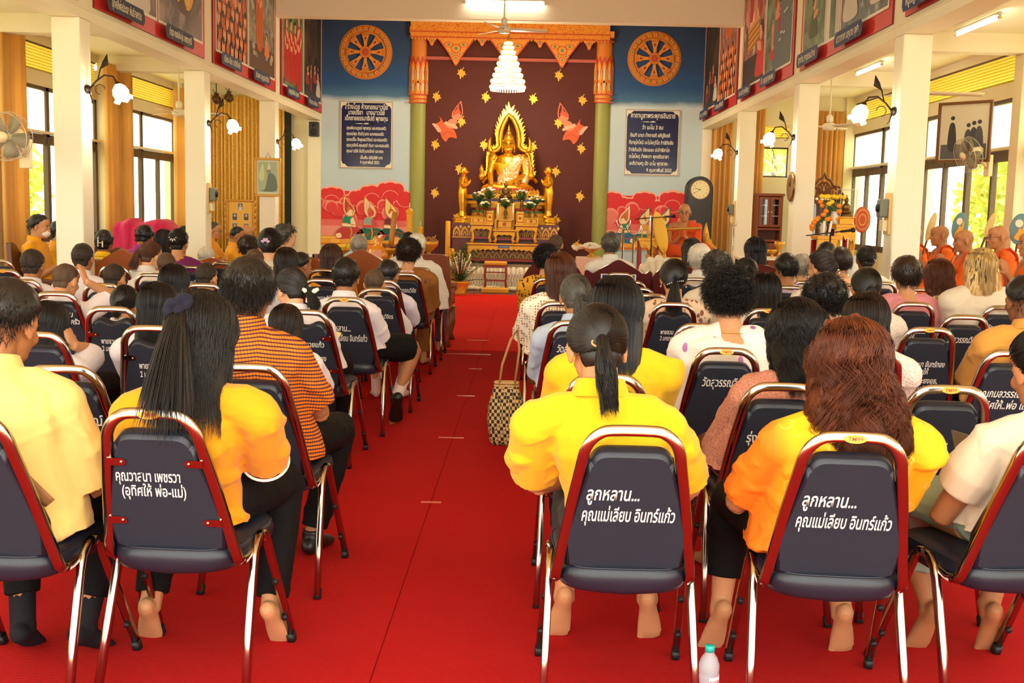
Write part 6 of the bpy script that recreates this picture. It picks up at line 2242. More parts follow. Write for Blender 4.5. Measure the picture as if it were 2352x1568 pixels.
for px,py,lab in((497,228,'unlit brown globe lamp nearest the second left column'),(526,224,'unlit brown globe lamp right beside its twin in the left aisle')):
 p=at(px,py,19.2)
 root=thing('globe_lamp',lab,'lamp',(p.x,19.2,p.z),0,'unlit brown globe lamps')
 g=MB();g.ell((0,0,0),(.085,.085,.085));g.lathe([(.03,.07),(.05,.1),(.001,.11)],n=12);obj('globe',g,mat('brown_globe',(96,62,36),.25,.3),root)
 g=MB();g.tube([(0,0,.1),(0,0,ZA-p.z)],.008,6);g.tube([(-.06,0,.16),(-.03,0,.12),(0,0,.1)],.006,5);obj('stem',g,m_iron,root)
 if px<500:
  g=MB()
a=at(722,297,22.1)
root=thing('speaker','small black two-way loudspeaker high on the cream wall end left of the altar','speaker',(a.x,YW-.22,a.z))
g=MB();g.box((0,0,0),(.18,.17,.28));obj('cabinet',g,mat('speaker_black',(44,42,42),.5),root,.015)
g=MB();g.lathe([(.06,0),(.055,.012),(.02,.006),(.001,.008)],(0,-.087,-.05),18,0,1,1,Matrix.Rotation(R(90),3,'X'));obj('woofer',g,m_rub,root)
g=MB();g.lathe([(.03,0),(.02,.008),(.001,.004)],(0,-.087,.07),14,0,1,1,Matrix.Rotation(R(90),3,'X'));obj('tweeter',g,m_rub,root)
g=MB();g.box((0,.13,0),(.06,.12,.06));obj('bracket',g,m_rub,root)
for px,py,Y,side,lab in((487,455,14.48,'left','fan control box on the second left column'),(2003,490,10.53,'right','green-fronted fan control box on the first right column'),(1668,488,18.42,'right','small control box on the third right column'),(250,455,18.42,'far','control box by the curtain behind the first left column')):
 x={'left':XL,'right':XR,'far':OL+.2}[side]
 p=at(px,py,Y)if side!='far' else at(px,py,18.3)
 sg=-1 if side=='right' else 1
 k=Y/12
 root=thing('control_box',lab,'switch box',(x if side!='far' else p.x,Y if side!='far' else 18.25,p.z),0,'fan control boxes')
 g=MB();g.box((sg*.012,0,0),(.024,.16,.38));obj('backing_board',g,mat('pale_wood',(226,190,120),.5),root,.004)
 g=MB();g.box((sg*.06,-.0,.05),(.08,.13,.17));obj('dial_box',g,mat('grey_green_plastic',(110,116,100),.4),root,.015)
 g=MB();g.lathe([(.001,.02),(.035,.018),(.04,0)][::-1],(sg*.1,0,.05),14,0,1,1,Matrix.Rotation(R(90*sg),3,'Y'));obj('dial',g,m_rub,root)
 g=MB();g.box((sg*.045,0,-.11),(.045,.10,.10));obj('outlet',g,m_plast,root,.006)
p=at(1797,428,14.47)
root=thing('wall_clock','round gold-rimmed wall clock on the second right column','clock',(XR-.001,14.47,p.z))
M=Matrix.Rotation(R(-90),3,'Y')
g=MB();g.lathe([(.001,0),(.185,0),(.19,.015),(.175,.03),(.155,.026)],(0,0,0),30,0,1,1,M);obj('rim',g,m_brass,root)
g=MB();g.lathe([(.001,.024),(.158,.024),(.158,.018)][::-1],(0,0,0),30,0,1,1,M);obj('dial',g,mat('clock_white',(240,236,224),.4),root)
g=MB();g.tube([(-.028,0,0),(-.028,.06,.05)],.004,4);g.tube([(-.028,0,0),(-.028,-.02,.11)],.003,4);obj('hands',g,m_rub,root)
# pictures
def framed(name,label,corners,Y,depth,fcol,fn,rz=0.0,back=None,wire=False):
 a,b=at(*corners[0],Y),at(*corners[1],Y)
 w,h=(b.x-a.x)/max(.3,math.cos(rz)),a.z-b.z
 root=thing(name,label,'picture',((a.x+b.x)/2,Y,b.z),rz)
 g=MB()
 t=.035
 for x0,x1,z0,z1 in((-w/2,w/2,h-t,h),(-w/2,w/2,0,t),(-w/2,-w/2+t,t,h-t),(w/2-t,w/2,t,h-t)):
  g.bx(x0,x1,-depth,0,z0,z1)
 obj('frame',g,fcol,root,.006)
 P=Paint((0,-depth*.5,0),(1,0,0),(0,0,1),base=.001)
 P.mb.prism(rect(-w/2+t,t,w/2-t,h-t),(0,0,0),(1,0,0),(0,0,1),depth*.5,P.idx((226,218,196)))
 fn(P,w,h)
 P.obj('picture_sheet',root)
 if wire:
  g=MB();g.tube([(-w*.1,0,h),(0,.01,h+.09),(w*.1,0,h)],.003,5);obj('hanging_wire',g,m_iron,root)
 return root,w,h
m_gfr=mat('gilt_frame',(196,140,50),0.35,0.5);m_brfr=mat('brown_frame',(110,66,26),0.4)
def pic_green(P,w,h):
 P.p(rect(-w*.42,h*.06,w*.42,h*.94),(216,220,190));P.p(rect(-w*.36,h*.12,w*.36,h*.9),(176,190,160))
 P.p(smooth_poly([(-w*.3,h*.15),(-w*.1,h*.2),(0,h*.55),(w*.1,h*.62),(w*.3,h*.5),(w*.33,h*.15)],3),(110,128,120))
 P.p(disc(w*.09,14,w*.04,h*.66),(150,150,130));P.p([(-w*.02,h*.7),(w*.05,h*.92),(w*.12,h*.7)],(220,226,220))
 P.p(smooth_poly([(-w*.34,h*.5),(-w*.2,h*.85),(-w*.12,h*.6),(-w*.2,h*.4)],3),(210,220,170))
framed('framed_picture','pale green framed picture hanging on the third left column',((585,362),(646,452)),18.29,.03,m_gfr,pic_green,0,None,True)
def pic_bw(P,w,h):
 P.p(rect(-w*.42,h*.06,w*.42,h*.94),(214,206,180))
 P.p(rect(-w*.42,h*.06,w*.42,h*.3),(90,90,96))
 for x,hh,c in((-.22,.62,60),(.08,.46,76),(.18,.5,66),(.28,.52,80)):
  P.p(smooth_poly([(w*(x-.07),h*.22),(w*(x-.06),h*(.15+hh*.7)),(w*x,h*(.2+hh*.75)),(w*(x+.06),h*(.14+hh*.7)),(w*(x+.08),h*.22)],3),(c,c,c+8))
  P.p(disc(w*.04,12,w*x,h*(.25+hh*.78),h*.035),(c-10,c-12,c))
framed('framed_picture','black-and-white photograph in brown frame hung before the right windows',((2178,232),(2254,374)),14.1,.04,m_brfr,pic_bw,R(-50))
def pic_board(P,w,h):
 P.p(rect(-w*.46,h*.04,w*.46,h*.96),(226,170,60));P.p(rect(-w*.4,h*.08,w*.4,h*.92),(240,190,80))
 for x,y in((0,.80),(-.2,.52),(.2,.52),(-.2,.24),(.2,.24)):
  P.p(rect(w*(x-.10),h*(y-.11),w*(x+.10),h*(y+.11)),(236,220,180));P.p(rect(w*(x-.085),h*(y-.095),w*(x+.085),h*(y+.095)),(120,116,112))
  P.p(disc(w*.035,10,w*x,h*(y+.03),h*.04),(216,180,150));P.p(rect(w*(x-.06),h*(y-.095),w*(x+.06),h*(y-.01)),(224,220,214)if y<.3 or y>.7 else(90,70,60))
rt,w_,h_=framed('photo_board','gold framed board with five small portraits on a stand by the yellow curtain',((520,457),(586,541)),19.4,.04,m_gfr,pic_board)
g=MB()
for sx in(-1,1):
 g.tube([(sx*w_*.45,.02,h_),(sx*w_*.5,.04,.1),(sx*w_*.56,.05,-rt.location.z)],.022,8,square=True)
 for k in range(6):
  g.ell((sx*w_*.5,-.02,h_*(.05+.17*k)),(.03,.02,.06),8,6)
g.bx(-w_*.56,w_*.56,-.03,.04,-.06,-.01)
obj('easel',g,m_gfr,rt)
# curtains
def curtain(label,x0,x1,Y,ztop,zbot,col,pleats,amp=.05,along='x',xs=None):
 n=pleats*8
 root=None
 g=MB()
 vs=[]
 rows=[(ztop,.5),(ztop-.12,1),((ztop+zbot)/2,1.05),(zbot,1.1)]
 rr=random.Random(int(abs(x0)*100))
 ph=[rr.uniform(-.5,.5)for _ in range(pleats+1)]
 for z,k in rows:
  for i in range(n+1):
   t=i/n
   a=x0+(x1-x0)*t
   d=amp*k*(math.sin(2*PI*pleats*t+.7*math.sin(3*t*pleats))+.25*math.sin(4.3*PI*pleats*t))
   vs.append((a,Y+d,z)if along=='x' else(xs+d,a,z))
 g.add(vs,[(r*(n+1)+i,(r+1)*(n+1)+i,(r+1)*(n+1)+i+1,r*(n+1)+i+1)for r in range(3)for i in range(n)])
 o=obj('curtain',g,col)
 sd=o.modifiers.new('t','SOLIDIFY');sd.thickness=.006
 return tag(o,label,'curtain')
q=NT('yellow_damask',.7,0,.2)
nz=q.n('TexNoise',Scale=24.0,Detail=3.0,Distortion=1.5);q.l(q.tc.outputs['Object'],nz.inputs['Vector'])
m_cur=q.out(q.mix(q.step(nz.outputs['Fac'],.52,.05),(236,188,84),(248,214,122)))
m_cur2=mat('amber_curtain',(250,200,120),.75,var=.08,vscale=3)
nt_=m_cur2.node_tree
tl_=nt_.nodes.new('ShaderNodeBsdfTranslucent');tl_.inputs['Color'].default_value=srgb(255,222,150)
mx_=nt_.nodes.new('ShaderNodeMixShader');mx_.inputs[0].default_value=.45
nt_.links.new(nt_.nodes['Principled BSDF'].outputs[0],mx_.inputs[1]);nt_.links.new(tl_.outputs[0],mx_.inputs[2]);nt_.links.new(mx_.outputs[0],nt_.nodes['Material Output'].inputs['Surface'])
Yc=YW-.14
def crt(px,z=0):return at(px,400,Yc).x
curtain('wide yellow damask curtain across the end of the left aisle',OL+.5,XL-CW-.42,Yc,3.55,.03,m_cur,22,.055)
g=MB();g.bx(XL-CW-.42,XL-CW-.30,Yc-.0,Yc+.03,.03,3.4);tag(obj('curtain',g,mat('dark_green_curtain',(20,36,26),.8)),'narrow dark green curtain edge beside the yellow damask','curtain')
for x0,x1,zt_,lab in((1632,1680,3.3,'amber curtain behind the tall black clock'),(1713,1752,3.5,'amber curtain left of the end wall window'),(1862,1932,3.5,'amber curtain behind the carved cabinet')):
 curtain(lab,crt(x0),crt(x1),Yc,at((x0+x1)/2,255,Yc).z if x0>1800 else zt_,.03,m_cur2,6 if x1-x0>60 else 4,.05)
for y0,y1,sd_,lab in((14.35,15.1,'l','amber curtain at the far left picture edge'),(17.9,18.5,'l','amber curtain bunch between the two left windows'),(18.6,19.05,'l','slim amber curtain left of the second left window'),(21.4,22.05,'l','amber curtain right of the second left window')):
 curtain(lab,y0,y1,0,3.62,.05,m_cur2,5,.05,'y',OL+.27)
# furniture
m_teak=mat('carved_teak',(124,58,20),0.38,var=.18,vscale=6,bstretch=(1,1,.2));m_teakd=mat('carved_teak_dark',(96,52,26),.4,var=.15);m_marw=mat('maroon_wood',(84,18,18),0.28,var=.1)
m_teakb=mat('teak_orange',(150,76,26),0.35,var=.15,vscale=5,bstretch=(1,1,.2))
TOPS={'double':[(-1,.72),(-.92,.84),(-.75,.80),(-.55,.86),(-.3,.93),(0,1.0),(.3,.93),(.55,.86),(.75,.80),(.92,.84),(1,.72)],'wave':[(-1,.8),(-.8,.92),(-.5,.86),(-.2,.92),(0,.86),(.3,.84),(.6,.96),(.85,1.0),(1,.9)],
'arch':[(-1,.6),(-.85,.82),(-.6,.94),(0,1.0),(.6,.94),(.85,.82),(1,.6)],'flat':[(-1,.88),(-.9,.97),(-.6,1.0),(.6,1.0),(.9,.97),(1,.88)]}
def armchair(label,px,py,Y,w,ztop,col,top='double',name='carved_armchair',depth=.62,group=None,text=None,rz=0):
 """seen from behind, facing the altar"""
 p=at(px,py,Y)
 root=thing(name,label,'armchair' if w<1 else 'bench',(p.x,Y,.016),rz,group)
 hw=w/2
 g=MB()
 pts=smooth_poly([(-hw*.92,.36),(hw*.92,.36)]+[(hw*a,.36+(ztop-.36)*b)for a,b in TOPS[top][::-1]],4)
 g.prism(pts,(0,.05,0),(1,0,0),(0,-.10,1),.045)
 obj('backrest',g,col,root,.012)
 g=MB();g.bx(-hw*.95,hw*.95,.02,depth,.36,.43);obj('seat',g,col,root,.015)
 for sx in(-1,1):
  g=MB()
  g.tube([(sx*hw*.95,.0,.66),(sx*hw*1.0,.25,.64),(sx*hw*1.0,depth-.05,.62),(sx*hw*.98,depth+.02,.57)],(.035,.03),8,0,up=(1,0,0),square=True)
  g.tube([(sx*hw*.98,depth-.04,.60),(sx*hw*.94,depth-.08,.5),(sx*hw*.96,depth-.03,.42)],.03,8)
  pan=[(.05,.44),(depth-.1,.44),(depth-.12,.58),(.05,.62)]
  g.prism(pan if sx>0 else[(a,b)for a,b in pan[::-1]],(sx*hw*.955,0,0),(0,1,0),(0,0,1),.02)
  obj('armrest',g,col,root,.006)
  for y_ in(.04,depth-.05):
   g=MB();g.tube([(sx*hw*.92,y_,.38),(sx*hw*.95,y_+(.02 if y_>.2 else-.02),.2),(sx*hw*.88,y_,.08),(sx*hw*.93,y_+(.02 if y_>.2 else-.02),0)],[.045,.038,.03,.04],8,square=True)
   obj('leg',g,col,root)
 if text:
  P=Paint((0,.0,0),(1,0,0),(0,-.1,1),base=.012)
  P.O=V3(0,.05,0)+P.N*.045
  text(P,hw,ztop)
  P.obj('nameplate',root)
 return root
def plate(P,hw,zt_):
 P.p(rect(-.17,zt_-.33,.17,zt_-.13),(226,224,220));P.p(rect(-.155,zt_-.32,.155,zt_-.14),(30,34,96))
 P.text('วัดสุวรรณวิชัย',.05,0,zt_-.21,(236,232,226),.02,.26)
def scribble(P,hw,zt_):
 P.text('วัดสุวรรณ',.09,.1,zt_-.22,(236,226,206),.03,.36)
MG='maroon carved armchairs in the front row'
armchair('central maroon carved armchair with a blue nameplate on its back',1420,600,11.0,.66,1.0,m_marw,'double','carved_armchair',.62,MG,plate)
armchair('maroon carved armchair beside the aisle behind the yellow batik',1272,605,11.0,.62,.98,m_marw,'arch','carved_armchair',.62,MG)
armchair('maroon carved armchair right of the one with the nameplate',1560,620,11.0,.60,.96,m_marw,'arch','carved_armchair',.62,MG)
armchair('maroon carved armchair seating the round black bob in white',1735,615,10.85,.60,1.0,m_marw,'arch','carved_armchair',.62,MG)
TG='carved wooden seats in the front left'
armchair('brown wooden armchair with pointed back before the grey-haired person',832,600,11.75,.70,1.02,m_teakb,'double','carved_armchair',.66,TG)
armchair('tall brown wooden armchair standing at the left edge of the aisle',974,620,11.85,.54,.98,m_teak,'flat','carved_armchair',.72,TG)
armchair('wide orange-brown wooden bench with white writing right of the second column',515,590,11.1,1.0,.98,m_teakb,'wave','carved_bench',.66,TG,scribble)
armchair('orange-brown arched wooden armchair left of the violet blouse',285,575,10.9,.62,1.0,m_teakb,'double','carved_armchair',.62,TG)
armchair('dark carved wooden armchair below the magenta cloth',292,555,12.6,.72,1.0,m_teakd,'wave','carved_armchair',.62,TG)
armchair('round-topped wooden chair by the red table',714,605,11.4,.34,.94,m_teakb,'arch','carved_chair',.5,TG)
armchair('dark carved chair under the masked person at the left window',76,540,11.5,.62,1.02,m_teakd,'wave','carved_armchair',.62,TG,None,R(-90)).location.x=at(66,540,11.5).x
for nm,lab,x0,x1,y0,y1,z,cl in(('low_bench','low wooden bench under the praying people beyond the second left column',-5.0,-4.15,15.0,16.7,.46,m_teakd),('low_bench','low wooden bench under the far left seated person in yellow',-6.1,-5.1,12.1,12.9,.46,m_teakd)):
 root=thing(nm,lab,'bench',((x0+x1)/2,(y0+y1)/2,.012))
 g=MB();g.bx(-(x1-x0)/2,(x1-x0)/2,-(y1-y0)/2,(y1-y0)/2,z-.08,z);obj('seat',g,cl,root,.01)
 for sx in(-1,1):
  for sy in(-1,1):
   g=MB();g.box((sx*((x1-x0)/2-.05),sy*((y1-y0)/2-.05),(z-.08)/2),(.07,.07,z-.08));obj('leg',g,cl,root)
m_shell=mat('cream_carved_lacquer',(240,224,194),.4,bump=.3,bscale=25)
def shell_seat(px,py,Y,w,ztop,label):
 p=at(px,py,Y)
 root=thing('shell_seat',label,'seat',(p.x,Y,.016),0,'cream scalloped seats')
 g=MB();hw=w/2
 n=9
 pts=[(-hw*.7,.35),(hw*.7,.35)]
 arc=[]
 for i in range(n*6+1):
  a=R(-8)+R(196)*i/(n*6)
  r=1+.09*abs(math.sin(PI*n*i/(n*6)))
  arc.append((hw*math.cos(a)*r*.93,.55+(ztop-.58)*max(-.2,math.sin(a))*r*.92))
 g.prism(pts+arc,(0,.04,0),(1,0,0),(0,-.08,1),.05)
 obj('shell_back',g,m_shell,root,.012)
 g=MB()
 for i in range(n):
  a=R(180)*(i+.5)/n
  g.tube([(0,-.02,.5),(hw*.45*math.cos(a),-.06,.55+(ztop-.58)*.5*math.sin(a)),(hw*.85*math.cos(a),-.075,.55+(ztop-.58)*.88*math.sin(a))],[.014,.03,.042],8)
 obj('shell_rib',g,m_shell,root)
 g=MB();g.bx(-hw*.8,hw*.8,.0,.6,0,.42);obj('seat',g,m_shell,root,.04)
shell_seat(1512,600,12.9,.60,1.02,'cream scalloped shell seat between the maroon chairs, nearest the chrome stands')
shell_seat(1652,605,12.8,.70,.98,'cream scalloped shell seat right of the white-haired person')
shell_seat(1690,605,12.3,.5,.93,'cream scalloped shell seat left of the round black bob')
m_redcl=cloth('red_tablecloth',(226,30,26),.8)
Yt=15.2
x0,x1=at(672,600,Yt).x,at(1008,600,Yt).x
zt=at(860,594,Yt).z
root=thing('offering_table','long red-clothed offering table left of the aisle end','table',((x0+x1)/2,Yt+.4,.02))
w=x1-x0
g=MB();g.bx(-w/2+.03,w/2-.03,-.36,.36,zt-.06,zt-.028);obj('tabletop',g,m_teak,root)
for sx in(-1,1):
 for sy in(-1,1):
  g=MB();g.box((sx*(w/2-.1),sy*.3,(zt-.06)/2),(.05,.05,zt-.06));obj('leg',g,m_teak,root)
g=MB();vs=[];n=80
per=[(-w/2,-.4),(w/2,-.4),(w/2,.4),(-w/2,.4)]
loop=[]
for i in range(4):
 a,b=Vector(per[i]),Vector(per[(i+1)%4])
 m_=30 if i%2==0 else 10
 loop+=[a.lerp(b,k/m_)for k in range(m_)]
L_=len(loop)
for z,k in((zt-.022,1),(zt-.03,1.0),(.25,1.02),(.05,1.035)):
 for i,p in enumerate(loop):
  f=k+(.012*math.sin(i*1.9)if z<.3 else 0)
  vs.append((p.x*(1+(f-1)*.25),p.y*f,z-.02))
g.add(vs,[(r*L_+i,(r+1)*L_+i,(r+1)*L_+(i+1)%L_,r*L_+(i+1)%L_)for r in range(3)for i in range(L_)]+[tuple(range(L_))[::-1]],0,False)
for v in range(len(g.v)):
 pass
o=obj('cloth_cover',g,m_redcl,root)
ztt=zt-.04+.02
def on_table(px,Y=None):
 Y=Y or Yt+.3
 return V3(at(px,590,Y).x,Y,ztt)
def footed(label,loc,r,h,fill=None,group='gold footed offering bowls'):
 root=thing('footed_bowl',label,'bowl',loc,0,group)
 g=MB();g.lathe([(.001,0),(r*.55,0),(r*.5,h*.1),(r*.2,h*.28),(r*.2,h*.42),(r*.5,h*.55),(r*.95,h*.8),(r,h),(r*.93,h),(r*.5,h*.66),(.001,h*.64)],n=22);obj('bowl',g,m_gold2,root)
 if fill:
  g=MB();rr=random.Random(int(loc[0]*99))
  for i in range(26):
   a=rr.uniform(0,6.28);q_=r*.8*rr.uniform(0,1)**.5
   g.ell((q_*math.cos(a),q_*math.sin(a),h*.95+rr.uniform(0,.05)),(.03,.03,.022),7,5)
  o=obj('filling',g,fill,root);o['kind']='stuff'
 return root
m_org=mat('marigold_orange',(244,140,20),.7);m_yfl=mat('chrysanthemum_yellow',(246,206,40),.7)
footed('gold footed bowl with yellow flowers left on the red table',on_table(787),.11,.14,m_yfl)
footed('small gold footed bowl before the wrapped bottle',on_table(856),.07,.12,m_org)
footed('wide gold footed tray under the leaning brown candle',on_table(896),.14,.16,mat('offering_brown',(150,96,50),.6))
footed('large gold footed bowl with a parcel at the right end of the red table',on_table(985),.13,.27,mat('offering_brown',(150,96,50),.6))
p=on_table(869,Yt+.2)
root=thing('gift_bundle','orange cellophane-wrapped gift bundle on the red table','gift',p)
hh=at(869,547,p.y).z-p.z
g=MB();g.lathe([(.001,0),(.13,.0),(.14,hh*.2),(.12,hh*.5),(.04,hh*.72),(.03,hh*.76),(.08,hh),(.001,hh*.95)],n=9);obj('wrap',g,mat('cellophane_orange',(240,150,40),.15,coat=.6),root)
g=MB();g.lathe([(.045,hh*.72),(.045,hh*.76)],n=10);obj('ribbon',g,mat('ribbon_gold',(250,200,60),.3),root)
g=MB();g.box((.01,-.13,hh*.26),(.11,.03,hh*.42));obj('boxed_item',g,mat('box_pink',(226,160,130),.5),root,.004)
for i,(px,c_,lb)in enumerate(((703,(220,90,60),'flat red pack'),(716,(236,226,200),'flat white pack'),(728,(120,70,50),'small brown pack'),(742,(240,180,70),'small amber pack'))):
 p=on_table(px,Yt+.15)
 g=MB();g.box((0,0,.03),(.11,.16,.06));tag(obj('offering_pack',g,mat('pack_%d'%i,c_,.5),None,.006,p),lb+' on the left end of the red table','pack','packs on the red table')
def big_candle(px,pyb,pyt,Y,r,col,label,lean=0,carved=False,loc=None):
 b_=loc if loc is not None else at(px,pyb,Y);t=at(px,pyt,Y)
 hh=t.z-b_[2]
 root=thing('temple_candle',label,'candle',b_,0,'large temple candles')
 g=MB()
 n=26 if carved else 4
 prof=[]
 for i in range(n+1):
  z=hh*i/n
  rr_=r*(1+(.08*math.sin(i*2.2)if carved else 0))
  if carved and i>n-4:
   rr_=r*(1.2,1.25,.8,.3)[i-n+3]
  prof.append((rr_,z))
 M=Matrix.Rotation(R(lean),3,'Y')
 g.lathe([(.001,0)]+prof+[(.001,hh+.01)],(0,0,0),16,0,1,1,M)
 obj('wax',g,col,root)
 if carved:
  g=MB();g.tube([(0,0,hh),(.0,0,hh+.08)],.006,6);obj('wick',g,m_wax,root)
 return root
big_candle(900,590,487,Yt+.32,.037,mat('brown_gold_wax',(186,122,30),.45),'tall plain brown-gold candle leaning in the tray on the red table',6,False,V3(at(897,590,Yt+.3).x,Yt+.3,ztt+.15))
big_candle(940,560,478,17.2,.046,m_ywax,'thick carved orange candle before the left green pilaster',0,True,V3(at(940,560,17.2).x,17.2,.9))
big_candle(965,560,520,17.4,.034,m_ywax,'shorter carved orange candle right of the thick carved one',0,True,V3(at(965,560,17.4).x,17.4,.9))
x_=at(950,560,17.3).x
root=thing('candle_stand','maroon stand under the two carved orange candles','stand',(x_,17.3,.02))
g=MB();g.bx(-.3,.3,-.25,.25,.82,.88);obj('top',g,m_marw,root,.008)
for sx in(-1,1):
 for sy in(-1,1):
  g=MB();g.box((sx*.26,sy*.2,.41),(.05,.05,.82));obj('leg',g,m_marw,root)
big_candle(1029,668,508,19.6,.042,m_ywax,'tall plain yellow candle standing by the palm at the aisle end',0,False,V3(at(1027,640,19.6).x,19.6,.016))
big_candle(1036,668,570,19.75,.04,m_ywax,'shorter yellow candle in front of the tall plain one',0,False,V3(at(1037,640,19.45).x,19.45,.016))
p=V3(at(1056,640,19.2).x,19.2,.016)
root=thing('palm_arrangement','potted palm fronds with white paper flowers at the aisle end','plant',p)
g=MB();g.lathe([(.001,0),(.13,0),(.1,.05),(.17,.2),(.18,.24),(.001,.22)],n=18);obj('pot',g,m_gold2,root)
g=MB();rr=random.Random(9)
for i in range(34):
 a=rr.uniform(0,2*PI);t=rr.uniform(.1,1.15);L=rr.uniform(.55,.85)
 d=V3(math.cos(a)*math.sin(t),math.sin(a)*math.sin(t),math.cos(t))
 pts=[V3(0,0,.2)+d*L*u+V3(0,0,-.3*u*u*L*t)for u in(0,.25,.5,.75,1)]
 g.tube(pts,[.006,.005,.004,.003,.001],5)
 for k in range(1,12):
  u=k/12;q_=pts[min(3,int(u*4))].lerp(pts[min(4,int(u*4)+1)],u*4-int(u*4))
  for s_ in(-1,1):
   e=d.cross(V3(0,0,1));e=e.normalized()if e.length>.1 else V3(1,0,0)
   tip_=q_+e*s_*.14*(1-.4*u)+d*.09+V3(0,0,-.04)
   w_=d*.007
   g.add([q_-w_,q_+w_,tip_],[(0,1,2)],0,False)
obj('frond',g,m_leafg,root)
g=MB()
for i in range(26):
 a=rr.uniform(0,2*PI);t=rr.uniform(.1,.7)
 d=V3(math.cos(a)*math.sin(t),math.sin(a)*math.sin(t)-.3,math.cos(t)).normalized()
 g.tube([V3(0,0,.22)+d*.2,V3(0,0,.22)+d*rr.uniform(.36,.52)],[.008,.013],6)
obj('paper_flower',g,m_petw,root)
Y=16.8
x0,x1=at(1324,600,Y).x,at(1381,600,Y).x;zt=at(1352,588,Y).z
root=thing('small_table','small table under a pale pink cloth right of the aisle','table',((x0+x1)/2,Y,.012))
w=x1-x0
g=MB();g.bx(-w/2+.02,w/2-.02,-.2,.2,zt-.06,zt-.03);obj('tabletop',g,m_teak,root)
for sx in(-1,1):
 for sy in(-1,1):
  g=MB();g.box((sx*(w/2-.06),sy*.15,(zt-.06)/2),(.04,.04,zt-.06));obj('leg',g,m_teak,root)
g=MB();vs=[];loop=[]
per=[(-w/2,-.23),(w/2,-.23),(w/2,.23),(-w/2,.23)]
for i in range(4):
 a,b=Vector(per[i]),Vector(per[(i+1)%4]);loop+=[a.lerp(b,k/12)for k in range(12)]
L_=len(loop)
for z,k in((zt-.012,1),(zt-.025,1.02),(.35,1.06),(.06,1.1)):
 for i,p in enumerate(loop):
  f=k+(.03*math.sin(i*1.6)if z<.4 else 0);vs.append((p.x*f,p.y*f,z-.015))
g.add(vs,[(r*L_+i,(r+1)*L_+i,(r+1)*L_+(i+1)%L_,r*L_+(i+1)%L_)for r in range(3)for i in range(L_)]+[tuple(range(L_))[::-1]],0,False)
obj('cloth_cover',g,cloth('pale_pink_cloth',(240,204,180)),root)
rb=footed('gold footed bowl with a white garland on the pale pink table',V3((x0+x1)/2+.03,Y,zt-.015),.13,.16,m_petw)
g=MB();rr=random.Random(4)
for i in range(60):
 a=2*PI*i/60;g.ell((.26*math.cos(a)*(1+.1*math.sin(3*a)),.18*math.sin(a),.165+.02*math.sin(5*a)-.03*abs(math.cos(a))),(.028,.028,.022),7,5)
obj('garland',g,m_petw,rb)
for px,pt,Y,lab in((1432,520,14.3,'chrome stand with U-shaped cradle, left one before the throne'),(1456,532,13.9,'chrome stand with U-shaped cradle, right one before the throne'),(1686,517,16.2,'thin chrome stand before the third right column')):
 p=at(px,pt,Y)
 root=thing('chrome_stand',lab,'stand',(p.x,Y,.014),0,'chrome cradle stands')
 h=p.z-.014;k=1 if px<1600 else.45
 g=MB();g.tube([(0,0,.02),(0,0,h-.03)],.013*(1 if k==1 else.6),10);obj('pole',g,m_chrome,root)
 g=MB();g.lathe([(.001,0),(.14,0),(.13,.015),(.03,.03),(.001,.03)],n=20);obj('base',g,m_chrome,root)
 g=MB();g.tube([(.085*k*math.cos(a),0,h+.055*k+.085*k*math.sin(a))for a in[R(150)+R(240)*i/14 for i in range(15)]],.010*(1 if k==1 else.6),8);obj('cradle',g,m_chrome,root)
# throne, clock, cabinets and the right aisle
Y=15.1
a,b=at(1505,582,Y),at(1640,582,Y)
tx,tw,tz=(a.x+b.x)/2,(b.x-a.x),.885
root=thing('gilt_throne','carved gilt preaching throne under the preaching monk','throne',(tx,Y+.35,.012))
g=MB();g.bx(-tw/2-.05,tw/2+.05,-.45,.45,tz-.05,tz);g.bx(-tw/2,tw/2,-.42,.42,tz-.09,tz-.05);obj('platform',g,m_goldp,root,.008)
q=NT('gilt_scroll_fretwork',.4,.4)
nz=q.n('TexNoise',Scale=16.0,Detail=2.0,Distortion=3.0);q.l(q.tc.outputs['Object'],nz.inputs['Vector'])
m_fret=q.out(q.mix(q.step(nz.outputs['Fac'],.55,.03),(232,186,80),(90,50,20)))
g=MB();ap=[(tw/2,tz-.09),(-tw/2,tz-.09)]+[(-tw/2+tw*i/24,tz-.22-.06*abs(math.sin(i*PI/6))-.06*(abs(i/12-1))**3)for i in range(25)]
g.prism(ap,(0,-.42,0),(1,0,0),(0,0,1),.02);obj('apron',g,m_fret,root)
for sx in(-1,1):
 for sy in(-1,1):
  g=MB();g.tube([(sx*(tw/2-.05),sy*.38,tz-.1),(sx*(tw/2-.03),sy*.38,.5),(sx*(tw/2-.07),sy*.38,.2),(sx*(tw/2-.02),sy*.38,0)],[.06,.05,.045,.065],8,square=True);obj('leg',g,m_gold2,root)
for sx in(-1,1):
 g=MB();y0,y1=-.42,.42
 for k in range(7):
  y=y0+(y1-y0)*k/6
  hh=.16+.22*(k/6)**1.5
  g.tube([(sx*tw/2,y,tz),(sx*tw/2,y,tz+hh*.6),(sx*tw/2,y,tz+hh)],[.03,.036,.004],8)
 g.bx(sx*tw/2-.012,sx*tw/2+.012,y0,y1,tz,tz+.10)
 obj('side_rail',g,m_gold2,root)
g=MB()
for k in range(9):
 x=-tw/2+tw*k/8
 hh=.30+.16*(abs(k-4)/4)
 g.tube([(x,.42,tz),(x,.42,tz+hh*.65),(x,.42,tz+hh)],[.03,.045,.004],8)
g.bx(-tw/2,tw/2,.41,.44,tz,tz+.16)
obj('back_rail',g,m_gold2,root)
